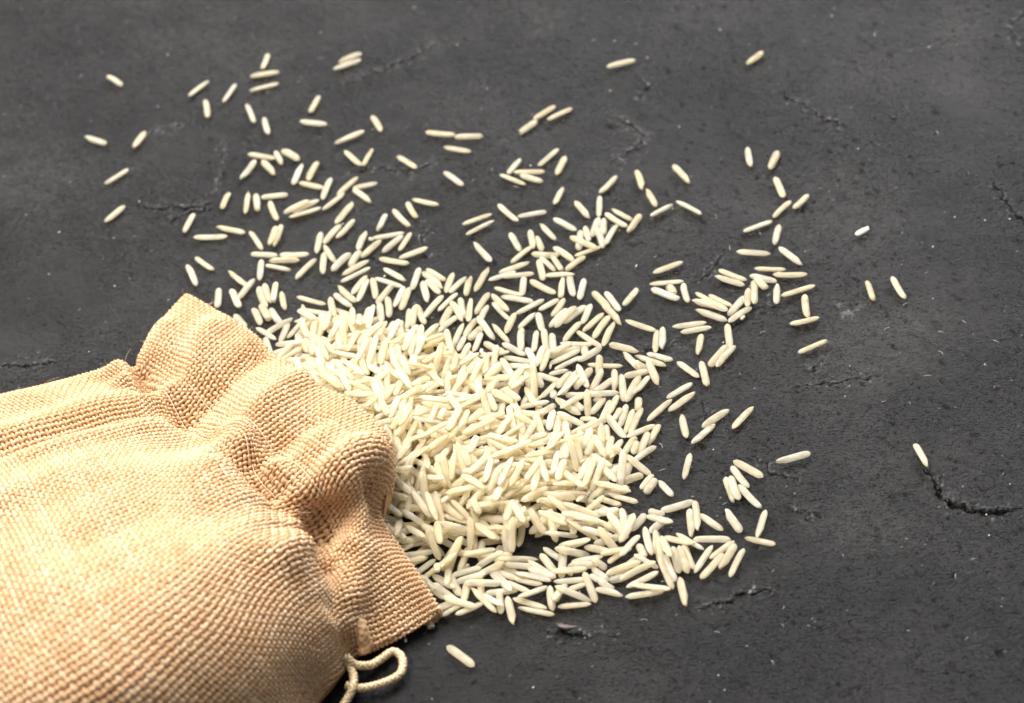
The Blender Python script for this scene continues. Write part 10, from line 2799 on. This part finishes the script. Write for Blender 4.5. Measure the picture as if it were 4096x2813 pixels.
def strips(kind):
    r=np.random.default_rng(7 if kind=='warp' else 8)
    if kind=='warp': n=NU; m=NV*SEG+1
    else: n=NV; m=NU*SEG+1
    k=np.arange(n)[:,None]+np.zeros(m)[None]; t=np.arange(m)[None]/SEG+np.zeros(n)[:,None]
    jit=fnoise(n,m,2,60,41 if kind=='warp' else 42)*.045
    if kind=='warp':
        P,Nm=at(t*PITCH*(arc[keep][-1]/(NV*PITCH)),(k+.5+jit)/NU)
    else:
        P,Nm=at((k+jit)*PITCH*(arc[keep][-1]/(NV*PITCH)),np.clip((t+.5)/NU,0,1))
    T=unit(np.gradient(P,axis=1)); S=unit(np.cross(Nm,T))
    # local spacing to neighbours
    wd=np.linalg.norm(np.gradient(P,axis=0),axis=2) if n>1 else np.full(P.shape[:2],.9)
    wd=np.clip(wd,.45,1.75)*(.88 if kind=='warp' else 1.06)
    par=(np.cos(np.pi*(t+k)))
    par=np.sign(par)*np.abs(par)**.75
    A=.32*(1 if kind=='warp' else -1)
    wj=1+.07*fnoise(n,m,4,40,51 if kind=='warp' else 52)
    h=A*par+.03*fnoise(n,m,3,30,61)
    V=P[:,:,None]+S[:,:,None]*(xs_[None,None,:,None]*(wd*wj)[:,:,None,None])+Nm[:,:,None]*((h[:,:,None]+zs_[None,None])[...,None])
    tone=np.repeat((r.random(n)[:,None]*.8+.12*fnoise(n,m,6,80,71)+.1)[:,:,None],5,2)
    uv=np.stack([np.broadcast_to(t[:,:,None]*.9,V.shape[:3]),np.broadcast_to(np.array([0,.25,.5,.75,1])[None,None]+k[:,:,None]*3.7,V.shape[:3])],-1)
    n4=5
    base=(np.arange(n)[:,None,None]*m+np.arange(m-1)[None,:,None])*n4+np.arange(4)[None,None]
    base=base.ravel(); Q=np.stack([base,base+1,base+n4+1,base+n4],1)
    return V.reshape(-1,3),Q,tone.ravel(),uv.reshape(-1,2)
def cloth_mat():
    k=N('woven_jute')
    tn=k.n('ShaderNodeAttribute',attribute_name='tone').outputs['Fac']
    uv=k.n('ShaderNodeUVMap').outputs[0]
    m1=k.n('ShaderNodeMapping',{0:uv,3:(1.2,7,1)}).outputs[0]
    fib=k.n('ShaderNodeTexNoise',{'Vector':m1,'Scale':1.0,'Detail':4.0,'Roughness':.65}).outputs[0]
    m2=k.n('ShaderNodeMapping',{0:uv,3:(.22,.3,1)}).outputs[0]
    slow=k.n('ShaderNodeTexNoise',{'Vector':m2,'Scale':1.0,'Detail':2.0}).outputs[0]
    f=k.math('ADD',k.math('MULTIPLY',tn,.16),k.math('ADD',k.math('MULTIPLY',fib,.6),k.math('MULTIPLY',slow,.08)))
    c=k.ramp(f,[(.24,(.38,.18,.065)),(.36,(.54,.315,.145)),(.47,(.635,.425,.24)),(.62,(.735,.595,.435))])
    bump=k.n('ShaderNodeBump',{'Height':fib,'Strength':.6,'Distance':.00012}).outputs[0]
    p=k.n('ShaderNodeBsdfPrincipled',{'Base Color':c,'Roughness':.46,'Normal':bump,'Specular IOR Level':.5,'Sheen Weight':.12})
    tr=k.n('ShaderNodeBsdfTranslucent',{'Color':c})
    mx=k.n('ShaderNodeMixShader',{0:.16,1:p.outputs[0],2:tr.outputs[0]})
    return k.out(mx.outputs[0])
CM=cloth_mat()
def lining_mat():
    k=N('woven_jute_backing')
    p=k.n('ShaderNodeBsdfPrincipled',{'Base Color':(.40,.215,.08,1),'Roughness':.8})
    return k.out(p.outputs[0])
LM=lining_mat()
bag=bpy.data.objects.new('burlap_bag',None); COL.objects.link(bag)
base=(float(B[150,nu//2,0])*MM,float(B[150,nu//2,1])*MM,0); bag.location=base; bo=np.array(base)
tag(bag,'tan woven burlap drawstring bag lying on its side, mouth spilling rice','bag')
V1,Q1,t1,u1=strips('warp'); V2,Q2,t2,u2=strips('weft')
me=mesh_np('woven_threads',np.concatenate([V1,V2])*MM-bo,np.concatenate([Q1,Q2+len(V1)]),CM,uv=np.concatenate([u1,u2]),attrs={'tone':np.concatenate([t1,t2])})
tag(link('woven_threads',me,bag),kind='stuff')
Bl=(B-Nn*.62)[::2,::2]; Bl[...,2]=np.maximum(Bl[...,2],.3)
me=mesh_np('cloth_backing',Bl.reshape(-1,3)*MM-bo,grid_faces(*Bl.shape[:2]),LM); link('cloth_backing',me,bag)
# lower layer of the bag lying on the table
lo=[]
for i in range(20,len(VR),8):
    a,b=B[i,6],B[i,-7]; t=np.linspace(0,1,40)[:,None]; q=a*(1-t)+b*t; q[:,2]=.45; lo.append(q)
lo=np.array(lo)
me=mesh_np('lower_cloth',lo.reshape(-1,3)*MM-bo,grid_faces(*lo.shape[:2]),LM); link('lower_cloth',me,bag)
# ------------------------------------------------------------------ tubes
def frames(P):
    T=unit(np.gradient(P,axis=0)); up=np.array([0,0,1.]); S=unit(np.cross(T,up)+1e-6); Nz=np.cross(S,T); return T,S,Nz
def resample(P,step,smooth=True):
    P=np.array(P,float); t=np.linspace(0,len(P)-1,len(P)*24); Q=cr(P,t)
    s=np.concatenate([[0],np.cumsum(np.linalg.norm(np.diff(Q,axis=0),axis=1))]); n=max(int(s[-1]/step),3)
    ss=np.linspace(0,s[-1],n); return np.stack([np.interp(ss,s,Q[:,c]) for c in range(3)],1),ss
def tube(P,rad,ns=8,fn=None):
    T,S,Z=frames(P); a=np.arange(ns)/ns*2*math.pi; n=len(P)
    r=np.broadcast_to(np.asarray(rad,float).reshape(-1,1),(n,ns)).copy()
    if fn is not None: r*=fn
    V=P[:,None]+S[:,None]*(r*np.cos(a))[...,None]+Z[:,None]*(r*np.sin(a))[...,None]
    i=(np.arange(n-1)[:,None]*ns+np.arange(ns)[None]).ravel(); j=(np.arange(n-1)[:,None]*ns+(np.arange(ns)[None]+1)%ns).ravel()
    Q=np.stack([i,j,j+ns,i+ns],1)
    uv=np.stack([np.broadcast_to(np.arange(n)[:,None]*.15,(n,ns)),np.broadcast_to(a[None]/2,(n,ns))],-1)
    return V.reshape(-1,3),Q,uv.reshape(-1,2)
CORDS=[('loop', [[-43.0, -90.32, 5.0], [-41.46, -91.25, 3.2], [-38.57, -91.03, 2.0], [-36.37, -89.34, 1.2], [-33.85, -87.65, 1.2], [-32.31, -88.4, 1.2], [-31.59, -90.44, 1.2], [-32.05, -93.32, 1.2], [-33.71, -94.79, 1.2], [-36.43, -95.71, 1.2], [-39.22, -96.15, 1.2], [-41.97, -95.89, 1.2], [-43.72, -95.08, 1.6]]), ('tail', [[-43.52, -89.81, 4.5], [-42.48, -91.31, 3.2], [-41.97, -93.7, 2.4], [-42.18, -96.35, 2.4], [-43.31, -98.3, 1.6], [-45.25, -100.94, 1.0], [-47.42, -104.9, 1.0]])]
ds=bpy.data.objects.new('drawstring',None); COL.objects.link(ds); ds.parent=bag
def cord_mat():
    k=N('braided_cord')
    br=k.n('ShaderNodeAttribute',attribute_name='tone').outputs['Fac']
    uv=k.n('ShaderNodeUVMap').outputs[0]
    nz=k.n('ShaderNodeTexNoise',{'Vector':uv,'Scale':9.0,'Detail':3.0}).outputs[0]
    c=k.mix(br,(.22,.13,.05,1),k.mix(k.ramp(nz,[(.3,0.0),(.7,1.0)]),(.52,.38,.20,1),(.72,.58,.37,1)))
    p=k.n('ShaderNodeBsdfPrincipled',{'Base Color':c,'Roughness':.42,'Specular IOR Level':.5})
    return k.out(p.outputs[0])
DM=cord_mat()
for nm,pts in CORDS:
    P,ss=resample(pts,.11)
    ns=16; a=np.arange(ns)/ns*2*math.pi
    w1=np.sin(2*a[None]+ss[:,None]*2.6); w2=np.sin(2*a[None]-ss[:,None]*2.6)
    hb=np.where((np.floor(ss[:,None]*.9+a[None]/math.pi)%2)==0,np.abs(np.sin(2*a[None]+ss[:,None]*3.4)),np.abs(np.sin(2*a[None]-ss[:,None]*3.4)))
    fn=.80+.26*hb**.8
    P[:,2]=np.maximum(P[:,2],.75)
    V,Q,uv=tube(P,.88,ns,fn)
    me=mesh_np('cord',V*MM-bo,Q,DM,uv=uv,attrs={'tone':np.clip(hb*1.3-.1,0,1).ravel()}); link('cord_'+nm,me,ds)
# stitches along the drawstring channel
st=[];sq=[];so=0;su=[]
rs=np.random.default_rng(77)
for vv,u0,u1_ in ((3.9,.22,.60),(4.75,.20,.62)):
    fi=vv*26
    u=u0
    while u<u1_:
        ln=rs.uniform(.03,.09); us=np.linspace(u,u+ln,14); ii=int(fi+rs.uniform(-3,3))
        P=B[ii,(us*(nu-1)).astype(int)]+Nn[ii,(us*(nu-1)).astype(int)]*(.45+.35*np.sin(np.linspace(0,math.pi,14)))[:,None]
        V,Q,uv=tube(P,.10,5); st.append(V);sq.append(Q+so);su.append(uv);so+=len(V)
        u+=ln+rs.uniform(.0,.02)
me=mesh_np('channel_stitching',np.concatenate(st)*MM-bo,np.concatenate(sq),CM,uv=np.concatenate(su),attrs={'tone':np.full(so,1.6)})
tag(link('channel_stitching',me,bag),kind='stuff')
# gathered end of the channel beside the drawstring loop
P,ss=resample([[-41.24, -81.73, 8.0], [-39.97, -83.72, 6.5], [-39.05, -85.6, 4.5], [-39.34, -86.94, 3.0], [-40.47, -88.07, 2.0]],.14)
ns=20; a=np.arange(ns)/ns*2*math.pi
fn=(.9+.10*np.cos(a[None]*5)*np.cos(ss[:,None]*4.2)+.12*np.sin(a[None]*2+ss[:,None]))*np.interp(ss/ss[-1],[0,.15,.7,.92,1],[.8,1,.85,.6,.15])[:,None]
V,Q,uv=tube(P,2.0,ns,fn)
tt_=np.clip(.25+.5*np.cos(a[None]*5)*np.cos(ss[:,None]*4.2),0,1.6)
me=mesh_np('gathered_hem',V*MM-bo,Q,CM,uv=uv*2,attrs={'tone':np.broadcast_to(tt_,(len(P),ns)).ravel()}); link('gathered_hem',me,bag)
# loose fibres standing off the cloth
rf=np.random.default_rng(91); fv=[];fq=[];fu=[];fo=0
for _ in range(420):
    i=int(rf.integers(50,len(VR)-80)); j=int(rf.integers(6,nu-6))
    if rf.random()<.35: i=int(rf.integers(44,60))
    p=B[i,j]+Nn[i,j]*.3; d=unit(Nn[i,j]*rf.uniform(.1,.8)+rf.normal(0,.7,3)); c2=rf.normal(0,.5,3); L=rf.uniform(1.0,3.6)
    t=np.linspace(0,1,6)[:,None]; P=p+d*t*L+c2*(t*t)*L*.5; P=P+Nn[i,j]*.15*L*t
    V,Q,uv=tube(P,np.linspace(.045,.02,6),3); fv.append(V);fq.append(Q+fo);fu.append(uv);fo+=len(V)
me=mesh_np('loose_fibres',np.concatenate(fv)*MM-bo,np.concatenate(fq),CM,uv=np.concatenate(fu),attrs={'tone':np.full(fo,1.4)})
tag(link('loose_fibres',me,bag),kind='stuff')
# ------------------------------------------------------------------ lint, flake, chip on the table
k=N('white_lint'); LT=k.out(k.n('ShaderNodeBsdfPrincipled',{'Base Color':(.62,.61,.58,1),'Roughness':.6}).outputs[0])
fv=[];fq=[];fo=0
for _ in range(70):
    x=rf.uniform(-120,125); y=rf.uniform(-105,140)
    if rf.random()<.55: x=rf.uniform(20,115); y=rf.uniform(-110,40)
    n=7; a0=rf.uniform(0,6.28); cv=rf.normal(0,1.1); L=rf.uniform(.5,2.2); q=np.linspace(0,1,n); an=a0+cv*q
    P=np.stack([x+np.cumsum(np.cos(an))*L/n,y+np.cumsum(np.sin(an))*L/n,.12+.25*np.sin(q*3.1)],1)
    V,Q,uv=tube(P,.04,4); fv.append(V);fq.append(Q+fo);fo+=len(V)
for _ in range(110):
    x=rf.uniform(-125,130); y=rf.uniform(-110,150); r=rf.uniform(.06,.16)
    P=np.array([[x,y,.0],[x+r,y,.06],[x+2*r,y+r,.04]]); V,Q,uv=tube(P,r,5); fv.append(V);fq.append(Q+fo);fo+=len(V)
me=mesh_np('lint',np.concatenate(fv)*MM,np.concatenate(fq),LT)
tag(link('lint',me),'tiny white lint fibres and dust specks strewn over the dark tabletop','lint',kind='stuff')
k=N('dark_husk'); HMt=k.out(k.n('ShaderNodeBsdfPrincipled',{'Base Color':(.035,.018,.012,1),'Roughness':.5}).outputs[0])
P,ss=resample([[1.21, -85.69, 0.5], [2.32, -86.88, 0.8], [3.84, -87.52, 0.8], [5.53, -87.3, 0.6]],.25)
V,Q,uv=tube(P,.8,8,np.interp(ss/ss[-1],[0,.2,.6,1],[.2,.9,1,.2])[:,None]*np.array([1,.8,.5,.8,1,.8,.5,.8])[None])
tag(link('husk_flake',mesh_np('husk_flake',V*MM,Q,HMt)),'small dark brown husk flake below the rice heap','husk')
